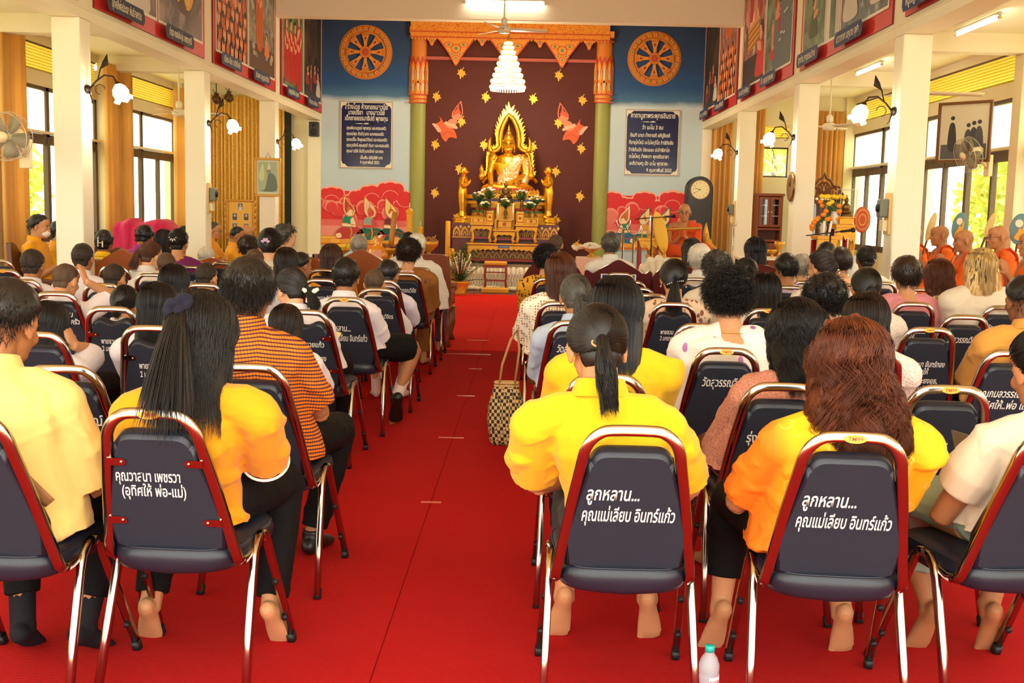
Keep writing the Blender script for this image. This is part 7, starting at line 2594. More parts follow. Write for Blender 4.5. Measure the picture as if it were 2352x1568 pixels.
for px_,lab_ in((1502,'x'),):
 g=MB();x=at(1502,560,Y).x-tx
 g.prism([(-.09,0),(.09,0),(.09,.2),(.05,.26),(0,.3),(-.05,.26),(-.09,.2)],(x+.05,-.4,tz),(1,0,0),(0,0,1),.025);obj('front_post',g,m_gold2,root)
 P=Paint((x+.05,-.4,tz),(1,0,0),(0,0,1),base=.028)
 P.line([(-.07,.03),(.07,.19)],.012,(110,66,24));P.line([(.07,.03),(-.07,.19)],.012,(110,66,24));P.obj('front_lattice',root)
p=at(1494,545,14.9)
root=thing('side_stand','maroon and gilt side stand left of the throne','stand',(p.x-.02,15.0,.012))
zt=p.z-.02
g=MB();g.bx(-.14,.14,-.12,.12,zt-.04,zt);obj('top',g,m_gold2,root,.006)
for sx in(-1,1):
 for sy in(-1,1):
  g=MB();g.box((sx*.11,sy*.09,(zt-.04)/2),(.04,.04,zt-.04));obj('leg',g,m_redl,root)
g=MB();g.prism([(-.13,0),(.13,0),(.1,-.09),(.04,-.05),(0,-.12),(-.04,-.05),(-.1,-.09)][::-1],(0,-.12,zt-.04),(1,0,0),(0,0,1),.015);obj('apron',g,m_gold2,root)
top=at(1494,507,15.0)
root=thing('altar_candle','lit white candle beside the preaching throne','candle',(p.x-.0,15.0,zt),0,'lit altar candles')
hh=top.z-zt
g=MB();g.lathe([(.001,0),(.04,0),(.012,.03),(.012,hh*.2),(.03,hh*.24),(.001,hh*.25)],n=12);obj('holder',g,m_gold2,root)
g=MB();g.lathe([(.016,hh*.24),(.015,hh),(.001,hh+.004)],n=12);obj('wax',g,m_wax,root)
g=MB();g.lathe([(.001,hh),(.009,hh+.025),(.001,hh+.07)],n=8);obj('flame',g,m_flame,root)
p=at(1517,533,14.75)
root=thing('oval_fan','yellow oval ceremonial fan standing beside the preaching monk','fan',(p.x,14.75,p.z))
g=MB();M=Matrix.Rotation(R(-14),3,'Y')
g.ell((0,0,0),(.085,.014,.27),18,14,0,M);obj('fan_leaf',g,mat('fan_yellow_silk',(240,184,40),.5),root)
g=MB();d=M@V3(0,0,-1);g.tube([d*.2,d*.5,V3(d.x*.9,0,.016-p.z)],.012,8);obj('handle',g,m_gold2,root)
def mic(label,base,joint,tip,r=.016):
 root=thing('microphone_stand',label,'microphone',(base[0],base[1],base[2]))
 T=lambda v:Vector(v)-Vector(base)
 g=MB();g.tube([(0,0,.02),T(joint)],.009,8);obj('pole',g,m_rub,root)
 g=MB()
 for k in range(3):
  a=k*2*PI/3+.5
  g.tube([(0,0,.12),(.2*math.cos(a),.2*math.sin(a),.01)],.007,6)
 g.tube([(0,0,.0),(0,0,.14)],.014,8)
 obj('tripod',g,m_rub,root)
 d=(Vector(tip)-Vector(joint)).normalized()
 g=MB();g.tube([T(joint)-d*.25,T(tip)],.006,6);obj('boom',g,m_rub,root)
 g=MB();g.tube([T(tip)-d*.06,T(tip)+d*.05],[.012,.016],10);g.ell(T(tip)+d*.07,(.026,.026,.026),10,8);obj('microphone_head',g,m_iron,root)
b0=at(1498,500,14.6)
mic('black boom microphone reaching toward the preaching monk',(b0.x,14.6,.014),(b0.x,14.6,b0.z),at(1538,497,14.7))
b0=at(1925,535,11.6)
mic('black boom microphone before the gilt offering stands',(b0.x-.05,11.7,.014),(b0.x-.05,11.7,b0.z),at(1944,530,11.7))
Y=20.6
p=at(1608,412,Y);zc=at(1609,437,Y).z;w=at(1639,437,Y).x-at(1578,437,Y).x
root=thing('longcase_clock','tall black arched longcase clock with pale dial beside the altar wall','clock',(at(1608,437,Y).x,Y,.012))
g=MB();hw=w/2
arch=[(-hw,0),(hw,0),(hw,zc)]+[(hw*math.cos(a),zc+hw*math.sin(a))for a in[PI*i/18 for i in range(1,18)]]+[(-hw,zc)]
g.prism(arch,(0,.3,0),(1,0,0),(0,0,1),.30);obj('case',g,mat('black_lacquer',(20,15,13),.45),root,.012)
g=MB();k=.86
g.prism([(x*k,(z if z<.01 else z))for x,z in arch if z>0]and[(-hw*k,.35),(hw*k,.35),(hw*k,zc)]+[(hw*k*math.cos(a),zc+hw*k*math.sin(a))for a in[PI*i/18 for i in range(1,18)]]+[(-hw*k,zc)],(0,.0,0),(1,0,0),(0,0,1),.012);obj('door',g,mat('dark_clock_glass',(30,24,20),.35),root,.005)
P=Paint((0,-.012,zc),(1,0,0),(0,0,1),base=.004)
P.p(disc(.172,36),(190,150,80));P.p(disc(.16,36),(238,226,178))
for i in range(12):
 a=PI/2-2*PI*i/12
 P.text(str(i if i else 12),.042,.128*math.cos(a),.128*math.sin(a)-.014,(150,136,100),.01)
P.line([(0,0),(-.10,.026)],.009,(60,50,40));P.line([(0,0),(-.115,-.07)],.006,(60,50,40));P.p(disc(.01,10),(60,50,40))
P.obj('dial',root)
def cabinet(label,x0,x1,ytop,Y,dep,zmid,wood,carved=False):
 a,b=at(x0,ytop,Y),at(x1,ytop,Y)
 w,h=b.x-a.x,a.z
 root=thing('glass_cabinet',label,'cabinet',((a.x+b.x)/2,Y,.01))
 g=MB();hw=w/2;t=.04
 g.bx(-hw,hw,dep-.02,dep,0,h);g.bx(-hw,-hw+t,0,dep,0,h);g.bx(hw-t,hw,0,dep,0,h)
 for z in(0.05,zmid-t/2,h-t/2):
  g.bx(-hw+t,hw-t,.003,dep-.02,z-t/2,z+t/2)
 g.bx(-hw-.02,hw+.02,-.03,dep,h-.03,h+.02)
 if not carved:
  g.bx(-hw+t,hw-t,.003,dep-.02,zmid-.26,zmid-.22)
 obj('carcass',g,wood,root,.006)
 for sx in(-1,1):
  c0,c1=(-hw+t,-.004)if sx<0 else(.004,hw-t)
  d=MB();s_=.045
  z0,z1_=(zmid+.02,h-.05)
  for u0,u1,v0,v1 in((c0+s_,c1-s_,z0,z0+s_),(c0+s_,c1-s_,z1_-s_,z1_),(c0,c0+s_,z0,z1_),(c1-s_,c1,z0,z1_)):
   d.bx(u0,u1,-.022,0,v0,v1)
  dr=obj('door',d,wood,root,.003)
  gl=MB();gl.bx(c0+s_,c1-s_,-.012,-.008,z0+s_,z1_-s_);obj('glass',gl,m_glass,dr)
  if carved:
   fr_=MB();cxm=(c0+c1)/2;hwm=(c1-c0)/2-s_
   for i in range(3):
    zc_=z0+(z1_-z0)*(i+.5)/3;hz_=(z1_-z0)/6
    fr_.tube([(cxm+hwm*.9*math.sin(t_)*(1 if i%2 else.6),-.02,zc_+hz_*math.cos(t_))for t_ in[2*PI*k_/20 for k_ in range(20)]],.009,6,0,closed=True)
   obj('glazing_bar',fr_,wood,dr)
  k=MB();k.ell((-.03*(1 if sx<0 else-1),-.035,(z0+z1_)/2),(.014,.014,.014),8,6);obj('knob',k,mat('ivory_knob',(236,220,190),.3),dr)
  l_=MB();l_.bx(c0,c1,-.02,0,.08,zmid-(.28 if not carved else.05));dl=obj('lower_door',l_,wood,root,.004)
  k=MB();k.ell((-.03*(1 if sx<0 else-1),-.032,zmid-.42),(.014,.014,.014),8,6);obj('knob',k,MATS['ivory_knob'],dl)
 for z in((h-zmid)*.36+zmid,(h-zmid)*.68+zmid):
  g=MB();g.bx(-hw+t,hw-t,.01,dep-.03,z-.008,z+.008);obj('shelf',g,mat('shelf_pale',(220,214,200),.4),root)
 return root,w,h
m_cab=mat('cabinet_brown',(142,72,40),.4,var=.12,vscale=4);m_cabd=mat('cabinet_dark',(104,48,28),.35,var=.12,vscale=4)
cabinet('brown two-door glass cabinet under the end wall window',1740,1800,447,21.6,.4,at(1770,525,21.6).z,m_cab)
rt,w,h=cabinet('dark carved glass cabinet with pierced crest in the right aisle',1846,1936,456,20.2,.45,.62,m_cabd,True)
g=MB();hw=w/2
out=[(-hw,0),(hw,0),(hw,.05),(hw*.86,.11),(hw*.78,.19),(hw*.5,.20),(hw*.3,.30),(hw*.08,.34),(0,.42),(-hw*.08,.34),(-hw*.3,.30),(-hw*.5,.20),(-hw*.78,.19),(-hw*.86,.11),(-hw,.05)]
def ring_piece(cx,cz,r):
 g.tube([(cx+r*math.cos(a),-.0,cz+r*math.sin(a))for a in[2*PI*i/18 for i in range(18)]],.018,6,0,closed=True)
g.tube([(x,0,h+.02+z)for x,z in out],.022,8,0,closed=True)
ring_piece(0,h+.17,.11);ring_piece(-hw*.5,h+.11,.075);ring_piece(hw*.5,h+.11,.075);ring_piece(-hw*.78,h+.07,.045);ring_piece(hw*.78,h+.07,.045)
for k in range(8):
 a=k*PI/4
 g.tube([(.04*math.cos(a),0,h+.17+.04*math.sin(a)),(.1*math.cos(a),0,h+.17+.1*math.sin(a))],[.012,.022],6)
for i in range(14):
 x=-hw+w*(i+.5)/14;g.tube([(x,0,h+.02),(x*.96,0,h+.06+.2*max(0,1-abs(x/hw))*.8)],.012,6)
obj('pierced_crest',g,m_cabd,rt)
P=Paint((0,-.03,h-.03),(1,0,0),(0,0,1),base=.004)
P.p(rect(-.06,.0,.14,.045),(236,232,220));P.p(disc(.028,12,-.12,.02),(236,226,206));P.obj('name_card',rt)
Y=16.6
p=at(1772,592,Y)
root=thing('side_table','low white-topped table with gold ware right of the third column','table',(at(1768,590,Y).x,Y,.012))
zt=p.z
g=MB();g.bx(-.5,.5,-.25,.25,zt-.04,zt);obj('tabletop',g,mat('table_white',(236,226,206),.4),root,.006)
for sx in(-1,1):
 for sy in(-1,1):
  g=MB();g.box((sx*.44,sy*.2,(zt-.04)/2),(.05,.05,zt-.04));obj('leg',g,m_marw,root)
for px,lb in((1757,'left gold bowl on the white-topped table'),(1773,'middle gold bowl on the white-topped table'),(1789,'right gold bowl on the white-topped table, tallest')):
 x=at(px,590,Y).x
 footed(lb,V3(x,Y,zt),.075,.12 if px<1780 else.24,None,'gold bowls on the white-topped table')
def gstand(label,x0,x1,ytop,Y,dep=.32):
 a,b=at(x0,ytop,Y),at(x1,ytop,Y)
 w,h=b.x-a.x,(a.z+b.z)/2-.012
 root=thing('offering_stand',label,'offering stand',((a.x+b.x)/2,Y,.012),0,'gilt offering stands in the right aisle')
 g=MB();g.bx(-w/2,w/2,-dep/2,dep/2,h-.04,h);obj('top',g,m_goldp,root,.005)
 g=MB();n=4
 pts=[(w/2,h-.04),(-w/2,h-.04)]+[(-w/2+w*i/16,h-.12-.05*abs(math.cos(i*PI/4))-.10*abs(i/8-1)**3)for i in range(17)]
 g.prism(pts,(0,-dep/2,0),(1,0,0),(0,0,1),.016);obj('apron',g,m_gold2,root)
 for sx in(-1,1):
  for sy in(-1,1):
   g=MB();g.tube([(sx*(w/2-.03),sy*(dep/2-.03),h-.05),(sx*(w/2-.02),sy*(dep/2-.03),h*.5),(sx*(w/2-.03),sy*(dep/2-.03),0)],[.028,.022,.03],8,square=True);obj('leg',g,m_gold2 if sy<0 else m_redl,root)
 return root,w,h
s1=gstand('tall gilt offering stand under the small statue in the right aisle',1912,1956,515,12.6)
s2=gstand('low gilt offering stand holding candles, left of the tall one',1870,1912,541,12.5)
p1=s1[0].location;z1_=s1[2]+.012
root=thing('gilt_box','small gilt pedestal box on the tall offering stand','gilt box',(p1.x+.03,p1.y,z1_),0,None)
g=MB();g.bx(-.075,.075,-.07,.07,0,.07);g.bx(-.09,.09,-.085,.085,.07,.085);obj('block',g,m_gold2,root,.004)
root=thing('bronze_figure','small seated bronze figure in a glass case on the tall offering stand','figurine',(p1.x+.035,p1.y,z1_+.086))
g=MB();g.lathe([(.001,0),(.07,0),(.06,.03),(.001,.03)],n=14);g.ell((0,0,.05),(.07,.05,.025));g.tube([(0,0,.05),(0,0,.12),(0,0,.15)],[(.04,.03),(.045,.03),(.015,.015)],12,up=(1,0,0));g.ell((0,0,.178),(.024,.026,.03));g.tube([(0,0,.2),(0,0,.24)],[.012,.002],6)
obj('body',g,m_bronze,root)
g=MB()
for sx in(-1,1):
 for sy in(-1,1):
  g.tube([(sx*.085,sy*.085,0),(sx*.085,sy*.085,.29)],.004,5)
g.bx(-.09,.09,-.09,.09,.29,.297)
obj('glass_case',g,mat('case_edge',(210,206,190),.2),root)
p2=s2[0].location;z2_=s2[2]+.012
for dx,lb in((-.015,'left white candle leaning on the low offering stand'),(.045,'right white candle leaning on the low offering stand')):
 root=thing('stand_candle',lb,'candle',(p2.x+dx,p2.y-.05,z2_),0,'white candles on the low offering stand')
 g=MB();g.tube([(0,0,0),(dx*.3+.01,0,.16)],.013,10);obj('wax',g,m_wax,root)
def marigold(label,loc,pts_,m1,n=22):
 root=thing('marigold_vase',label,'vase',loc,0,'vases of marigolds')
 g=MB();g.lathe([(.001,0),(.04,0),(.03,.03),(.045,.09),(.03,.12),(.04,.14),(.001,.13)],n=14);obj('vase_body',g,mat('clear_vase',(206,200,180),.15),root)
 g=MB();f=MB();rr=random.Random(int(loc[0]*50))
 for(x,z,mm)in pts_:
  g.tube([(0,0,.12),(x*.5,-.01,.12+(z-.12)*.6),(x,-.02,z)],.004,5)
  f.ell((x,-.02+rr.uniform(-.03,.03),z),(.03,.03,.026),10,7,mm)
 for i in range(14):
  a=rr.uniform(-.9,.9);g.prism([(-.004,0),(.012,.03),(0,.09),(-.012,.03)],(.02*a,rr.uniform(-.03,.03),.14),(1,0,0),(a*.8,0,1),.002)
 obj('foliage',g,m_leafg,root);obj('blossom',f,[m_org,m_yfl],root)
marigold('tall vase of yellow and orange marigolds before the carved cabinet',(p1.x-.10,p1.y-.05,z1_),[(-.16+.035*i,.30-.005*(i%2)-.0*i,1)for i in range(8)]+[(-.14,.20,0),(-.10,.14,0),(-.13,.10,0),(-.16,.24,0),(-.08,.22,1),(-.04,.24,1),(.03,.20,0),(.04,.14,0),(-.05,.06,0),(-.09,.05,0)],None)
marigold('low vase of orange marigolds behind the leaning candles',(p2.x+.01,p2.y+.06,z2_),[(-.11,.14,0),(-.13,.10,0),(-.09,.17,0),(-.12,.07,0),(.11,.15,0),(.13,.19,0),(.09,.11,0),(.15,.2,0),(-.06,.19,0)],None)
def upfan(label,px,pyt,pyb,Y,hw,col,emblem=None,lean=0,floor=.5):
 t,b_=at(px,pyt,Y),at(px,pyb,Y)
 hh=(t.z-b_.z)/2
 root=thing('ceremonial_fan',label,'fan',(t.x,Y,b_.z+hh),0,'monks ceremonial fans')
 M=Matrix.Rotation(R(lean),3,'Y')
 g=MB();g.ell((0,0,0),(hw,.012,hh),22,16,0,M);obj('fan_leaf',g,col,root)
 if emblem:
  P=Paint((0,0,0),M@V3(1,0,0),M@V3(0,0,1),base=.014)
  emblem(P,hw,hh);P.obj('emblem',root)
 d=M@V3(0,0,-1)
 g=MB();e=d*(hh*.95);L=(b_.z+hh+e.z-floor)/max(.2,-d.z)
 g.tube([e,e+d*L],.011,8);obj('handle',g,mat('fan_handle_brown',(96,66,40),.5),root)
def em_flame(P,hw,hh):
 P.p(disc(hw*.4,18,-hw*.2,hh*.35,hh*.25),(236,220,190))
 P.p(smooth_poly([(-hw*.5,-hh*.6),(hw*.1,-hh*.7),(hw*.5,-hh*.1),(hw*.35,hh*.5),(hw*.15,0),(-hw*.1,hh*.1),(-hw*.2,-hh*.2)],3),(226,160,50))
def em_ring(P,hw,hh):
 for k,c in((.82,(232,150,80)),(.7,(206,92,36)),(.45,(236,170,100)),(.36,(206,92,36))):
  P.p(disc(hw*k,22,0,0,hh*k),c)
m_f1=mat('fan_beige_gold',(222,190,120),.5,var=.2,vscale=30);m_f2=mat('fan_blue_silk',(96,130,136),.5)
upfan('orange oval ceremonial fan with ring emblem beside the first right column',1982,474,535,13.4,.10,mat('fan_orange',(206,92,36),.5),em_ring,0,.02)
upfan('pale gold slender fan leaning behind the gazing monk',2141,486,556,13.2,.045,m_f1,None,14)
upfan('blue oval fan with gold flame and pale disc between two monks',2206,487,553,12.7,.085,m_f2,em_flame,10)
upfan('pale gold slender fan leaning left of the monk with glasses',2276,487,548,12.0,.04,m_f1,None,18)
upfan('blue oval fan with gold flame at the right picture edge',2345,490,562,11.7,.105,m_f2,em_flame,6)
upfan('dull gold slender fan just right of the first right column',2096,488,545,14.0,.05,m_f1,None,16)
for px,py,Y,lb in((2134,556,13.25,'red round cushion behind the gazing monk'),(2196,563,12.45,'red round cushion behind the full-cheeked monk'),(2278,566,11.65,'red round cushion behind the monk with glasses'),(2346,580,10.95,'red round cushion at the right edge behind the last monk')):
 p=at(px,py,Y)
 g=MB();g.ell((0,0,0),(.07,.13,.17),16,12)
 tag(obj('round_cushion',g,mat('cushion_red',(214,40,44),.6),None,0,(p.x+.38,Y,.66)),lb,'cushion','red cushions behind the monks')
root=thing('monk_platform','long low platform with red carpet carrying the row of monks','platform',(4.75,12.2,.012))
g=MB();g.bx(-.75,.75,-2.9,2.6,0,.455);obj('deck',g,m_teak,root,.01)
g=MB();g.bx(-.74,.74,-2.88,2.58,.455,.485);obj('red_matting',g,m_redcl,root,.008)
x=3.75
for yy,lb in((13.55,'low red tray table right of the first right column'),(12.2,'low red tray table between the dusty pink blouse and the monks'),(11.0,'low red tray table before the monk with glasses')):
 root=thing('tray_table',lb,'table',(x,yy,.012),0,'low red tray tables before the monks')
 g=MB();g.bx(-.2,.2,-.5,.5,.56,.60);obj('top',g,m_redcl,root,.01)
 for sx in(-1,1):
  for sy in(-1,1):
   g=MB();g.box((sx*.16,sy*.44,.28),(.04,.04,.56));obj('leg',g,m_teak,root)
 for k in range(3):
  g=MB();g.lathe([(.001,0),(.05,0),(.09,.03),(.085,.035),(.001,.01)],n=18)
  tag(obj('offering_tray',g,mat('tray_tan',(226,176,110),.5),None,0,(x,yy-.33+.33*k,.60)),['near','middle','far'][k]+' tan tray on the '+lb.replace('low red tray table','red table'),'tray','tan offering trays')
p=at(1968,562,11.9)
root=thing('plastic_bag','pale translucent plastic bag of goods left of the first right column','bag',(p.x,11.9,.72))
g=MB();g.lathe([(.001,0),(.11,.02),(.13,.12),(.09,.24),(.03,.30),(.07,.36),(.001,.35)],n=10);me=g
obj('bag_body',g,mat('translucent_bag',(226,232,226),.3),root)
root=thing('side_table','small table under the plastic bag left of the first right column','table',(p.x,11.95,.012))
g=MB();g.bx(-.3,.3,-.25,.25,.67,.708);obj('tabletop',g,m_redcl,root,.006)
for sx in(-1,1):
 for sy in(-1,1):
  g=MB();g.box((sx*.25,sy*.2,.335),(.04,.04,.67));obj('leg',g,m_teak,root)
p0,p1=at(262,560,16.6),at(392,560,16.6)
g=MB();xc=(p0.x+p1.x)/2;w=p1.x-p0.x
ztp=lambda px,py:at(px,py,16.6).z
n=40;vs=[]
prof=[(262,509),(275,510),(288,502),(297,500),(306,512),(325,511),(345,505),(360,503),(375,508),(392,527)]
def zprof(t):
 px=262+130*t
 for i in range(len(prof)-1):
  if prof[i][0]<=px<=prof[i+1][0]+1e-6:
   u=(px-prof[i][0])/(prof[i+1][0]-prof[i][0]);return ztp(px,prof[i][1]+(prof[i+1][1]-prof[i][1])*u)
 return ztp(px,prof[-1][1])
rows=[(-.42,0,.03),(-.38,.5,0),(-.34,.92,0),(-.2,1.0,0),(.2,1.0,0),(.34,.92,0),(.42,0,.03)]
for y_,k,f in rows:
 for i in range(n+1):
  t=i/n
  vs.append((p0.x+w*t,16.9+y_+f*2*math.sin(i*1.1)+.012*math.sin(i*.9+k*4),.03+(zprof(t)-.03)*k))
g.add(vs,[(r*(n+1)+i,(r+1)*(n+1)+i,(r+1)*(n+1)+i+1,r*(n+1)+i+1)for r in range(6)for i in range(n)])
g.add([vs[r*(n+1)]for r in range(7)],[tuple(range(7))]);g.add([vs[r*(n+1)+n]for r in range(7)],[tuple(range(7))[::-1]])
tag(obj('draped_cover',g,cloth('magenta_cloth',(206,20,84),.7)),'magenta cloth draped over a bulky object under the second left window','cloth cover')
# aisle floor things
p=atz(1160,1024,.013)
root=thing('woven_bag','tall black and cream woven bag with rope handles on the aisle carpet','bag',(p.x,p.y+.06,.013))
q=NT('woven_check',.7)
ck=q.n('TexChecker');ck.inputs['Scale'].default_value=58;ck.inputs['Color1'].default_value=srgb(214,178,116);ck.inputs['Color2'].default_value=srgb(34,26,20)
q.l(q.mp((1,1,.8),(R(8),0,R(20))),ck.inputs['Vector']);q.bump(ck.outputs['Fac'],.5,.004);m_weave=q.out(ck.outputs[0])
kx=4.5/2600*(1.0)
D_=p.y;hh=.40
g=MB();n=28;rows=[]
for z,a,b_ in((0,.085,.05),(.03,.10,.07),(.15,.118,.085),(.25,.112,.075),(.34,.085,.05),(.385,.07,.035)):
 rows.append([(a*math.copysign(abs(math.cos(t))**.55,math.cos(t)),b_*math.copysign(abs(math.sin(t))**.55,math.sin(t)),z)for t in[2*PI*i/n for i in range(n)]])
vs=[v for r in rows for v in r]
g.add(vs,[(r*n+i,r*n+(i+1)%n,(r+1)*n+(i+1)%n,(r+1)*n+i)for r in range(5)for i in range(n)]+[tuple(range(n))[::-1]])
o=obj('bag_body',g,m_weave,root);sd=o.modifiers.new('t','SOLIDIFY');sd.thickness=.005
g=MB()
for z,a,b_ in((.372,.073,.038),(.39,.072,.036)):
 g.tube([(a*math.copysign(abs(math.cos(t))**.55,math.cos(t)),b_*math.copysign(abs(math.sin(t))**.55,math.sin(t)),z)for t in[2*PI*i/n for i in range(n)]],.008,6,0,closed=True)
obj('rim',g,mat('straw_band',(206,170,110),.7),root)
for s_ in(-1,1):
 g=MB();g.tube([(-.045,s_*.036,.37),(-.03,s_*.036,.5),(.0+.02,s_*.03,.66),(.06,s_*.03,.72),(.075,s_*.032,.6),(.05,s_*.036,.37)],.0075,8);obj('handle',g,mat('straw_rope',(186,136,84),.8),root)
p=at(1631,1568,3.25)
root=thing('water_bottle','clear water bottle with turquoise cap on the carpet between the front chairs','bottle',(p.x,3.28,.013))
zt=at(1631,1481,3.28).z-.013
q=NT('bottle_plastic',.08)
q.b.inputs['Base Color'].default_value=srgb(226,238,246)
tr_=q.n('BsdfTransparent');tr_.inputs['Color'].default_value=(.95,.98,1,1);mx_=q.n('MixShader');mx_.inputs[0].default_value=.34
q.l(tr_.outputs[0],mx_.inputs[1]);q.l(q.b.outputs[0],mx_.inputs[2]);q.l(mx_.outputs[0],q.t.nodes['Material Output'].inputs['Surface']);m_pet=q.m
g=MB();s_=zt
g.lathe([(.001,.002),(.026,0),(.031,.008),(.031,.05),(.0295,.055),(.031,.06),(.031,s_*.48),(.0295,s_*.5),(.031,s_*.52),(.031,s_*.66),(.024,s_*.78),(.014,s_*.86),(.0125,s_*.90),(.001,s_*.90)],n=26);obj('bottle_body',g,m_pet,root)
g=MB();g.lathe([(.0145,s_*.89),(.0150,s_*.99),(.013,s_),(.001,s_)],n=22);obj('cap',g,mat('turquoise_cap',(40,190,180),.35),root)
g=MB();g.lathe([(.0314,s_*.30),(.0314,s_*.47)],n=26)
for f in list(g.f)[-2:]:
 pass
P=Paint((0,0,0),(1,0,0),(0,0,1),base=.0)
lb=MB();nn=12
vs=[]
for z in(s_*.30,s_*.48):
 for i in range(nn+1):
  a=R(-95)+R(110)*i/nn;vs.append((.0315*math.cos(a),.0315*math.sin(a),z))
lb.add(vs,[(i,i+1,nn+2+i,nn+1+i)for i in range(nn)])
vt,ft=text_geo('nodo',.018,'CENTER',.02)
lb.add([(.0322*math.cos(R(-60)+x/.0322),.0322*math.sin(R(-60)+x/.0322),s_*.37+y)for x,y in vt],ft,1,False)
obj('label_wrap',lb,[mat('label_white',(240,240,244),.4),mat('label_red',(226,60,70),.4)],root)
p=at(188,1135,3.62)
root=thing('shoulder_bag','tan canvas shoulder bag in the lap of the cream-shirted person','bag',(-1.31,3.62,.63))
g=MB();g.ell((0,0,0),(.15,.11,.075),18,12);g.ell((.02,-.05,.04),(.12,.07,.03));me=remeshed(g,.01,'bag_body',3);fold(me,.012,30,3);me.materials.append(mat('tan_canvas',(146,100,46),.8,bump=.3,bscale=200))
obj('bag_body',me,None,root)
g=MB();g.tube([(-.13,-.06,.03),(-.03,-.10,.055),(.08,-.10,.07),(.15,-.04,.05)],(.018,.004),8,0,up=(0,0,1));obj('bag_strap',g,mat('webbing_tan',(150,104,60),0.8,bump=.3,bscale=300),root)
# greenery outside the windows
m_ol=mat('outdoor_leaf',(206,216,110),.6,var=.35,vscale=3)
m_trk=mat('tree_bark',(110,90,66),.8)
def tree(x,y,h,seed,label):
 rr=random.Random(seed)
 root=thing('garden_tree',label,'tree',(x,y,-.1),0,'garden trees outside')
 g=MB();g.tube([(0,0,0),(.1,.05,h*.4),(0,0,h*.8)],[.14,.1,.04],8);obj('trunk',g,m_trk,root)
 rng=np.random.RandomState(seed)
 n=2600
 c=rng.normal(size=(n,3));c/=np.linalg.norm(c,axis=1,keepdims=True);c*=rng.uniform(.3,1,size=(n,1))**.5
 c=c*np.array([1.5,1.6,h*.48])+np.array([0,0,h*.52])
 u=rng.normal(size=(n,3));u/=np.linalg.norm(u,axis=1,keepdims=True);w_=np.cross(u,rng.normal(size=(n,3)));w_/=np.linalg.norm(w_,axis=1,keepdims=True)
 s_=rng.uniform(.09,.17,size=(n,1))
 v=np.stack([c-u*s_,c-w_*s_*.45,c+u*s_,c+w_*s_*.45],1).reshape(-1,3)
 me=mesh_np('foliage',v,np.arange(n*4).reshape(n,4),[m_ol])
 obj('foliage',me,None,root)
k=0
for side,xs in(('left',-10.2),('right',9.6)):
 for i,y in enumerate((11.5,15.2,18.6,22.2)if side=='left' else(12.5,16.2,20.0,24.0)):
  k+=1
  tree(xs+(-.8 if i%2 else.3)*(1 if side=='left' else-1),y,3.4+.5*(i%3),k,'%s leafy tree outside the %s windows'%(('nearest','second','third','farthest')[i],side))
tree(at(1775,370,26).x,26.0,4.2,31,'leafy tree outside the small end wall window')
g=MB();g.bx(-40,40,-20,60,-.3,-.13)
o=struct('ground_outside',g,mat('garden_ground',(190,176,120),.9,var=.2,vscale=1))
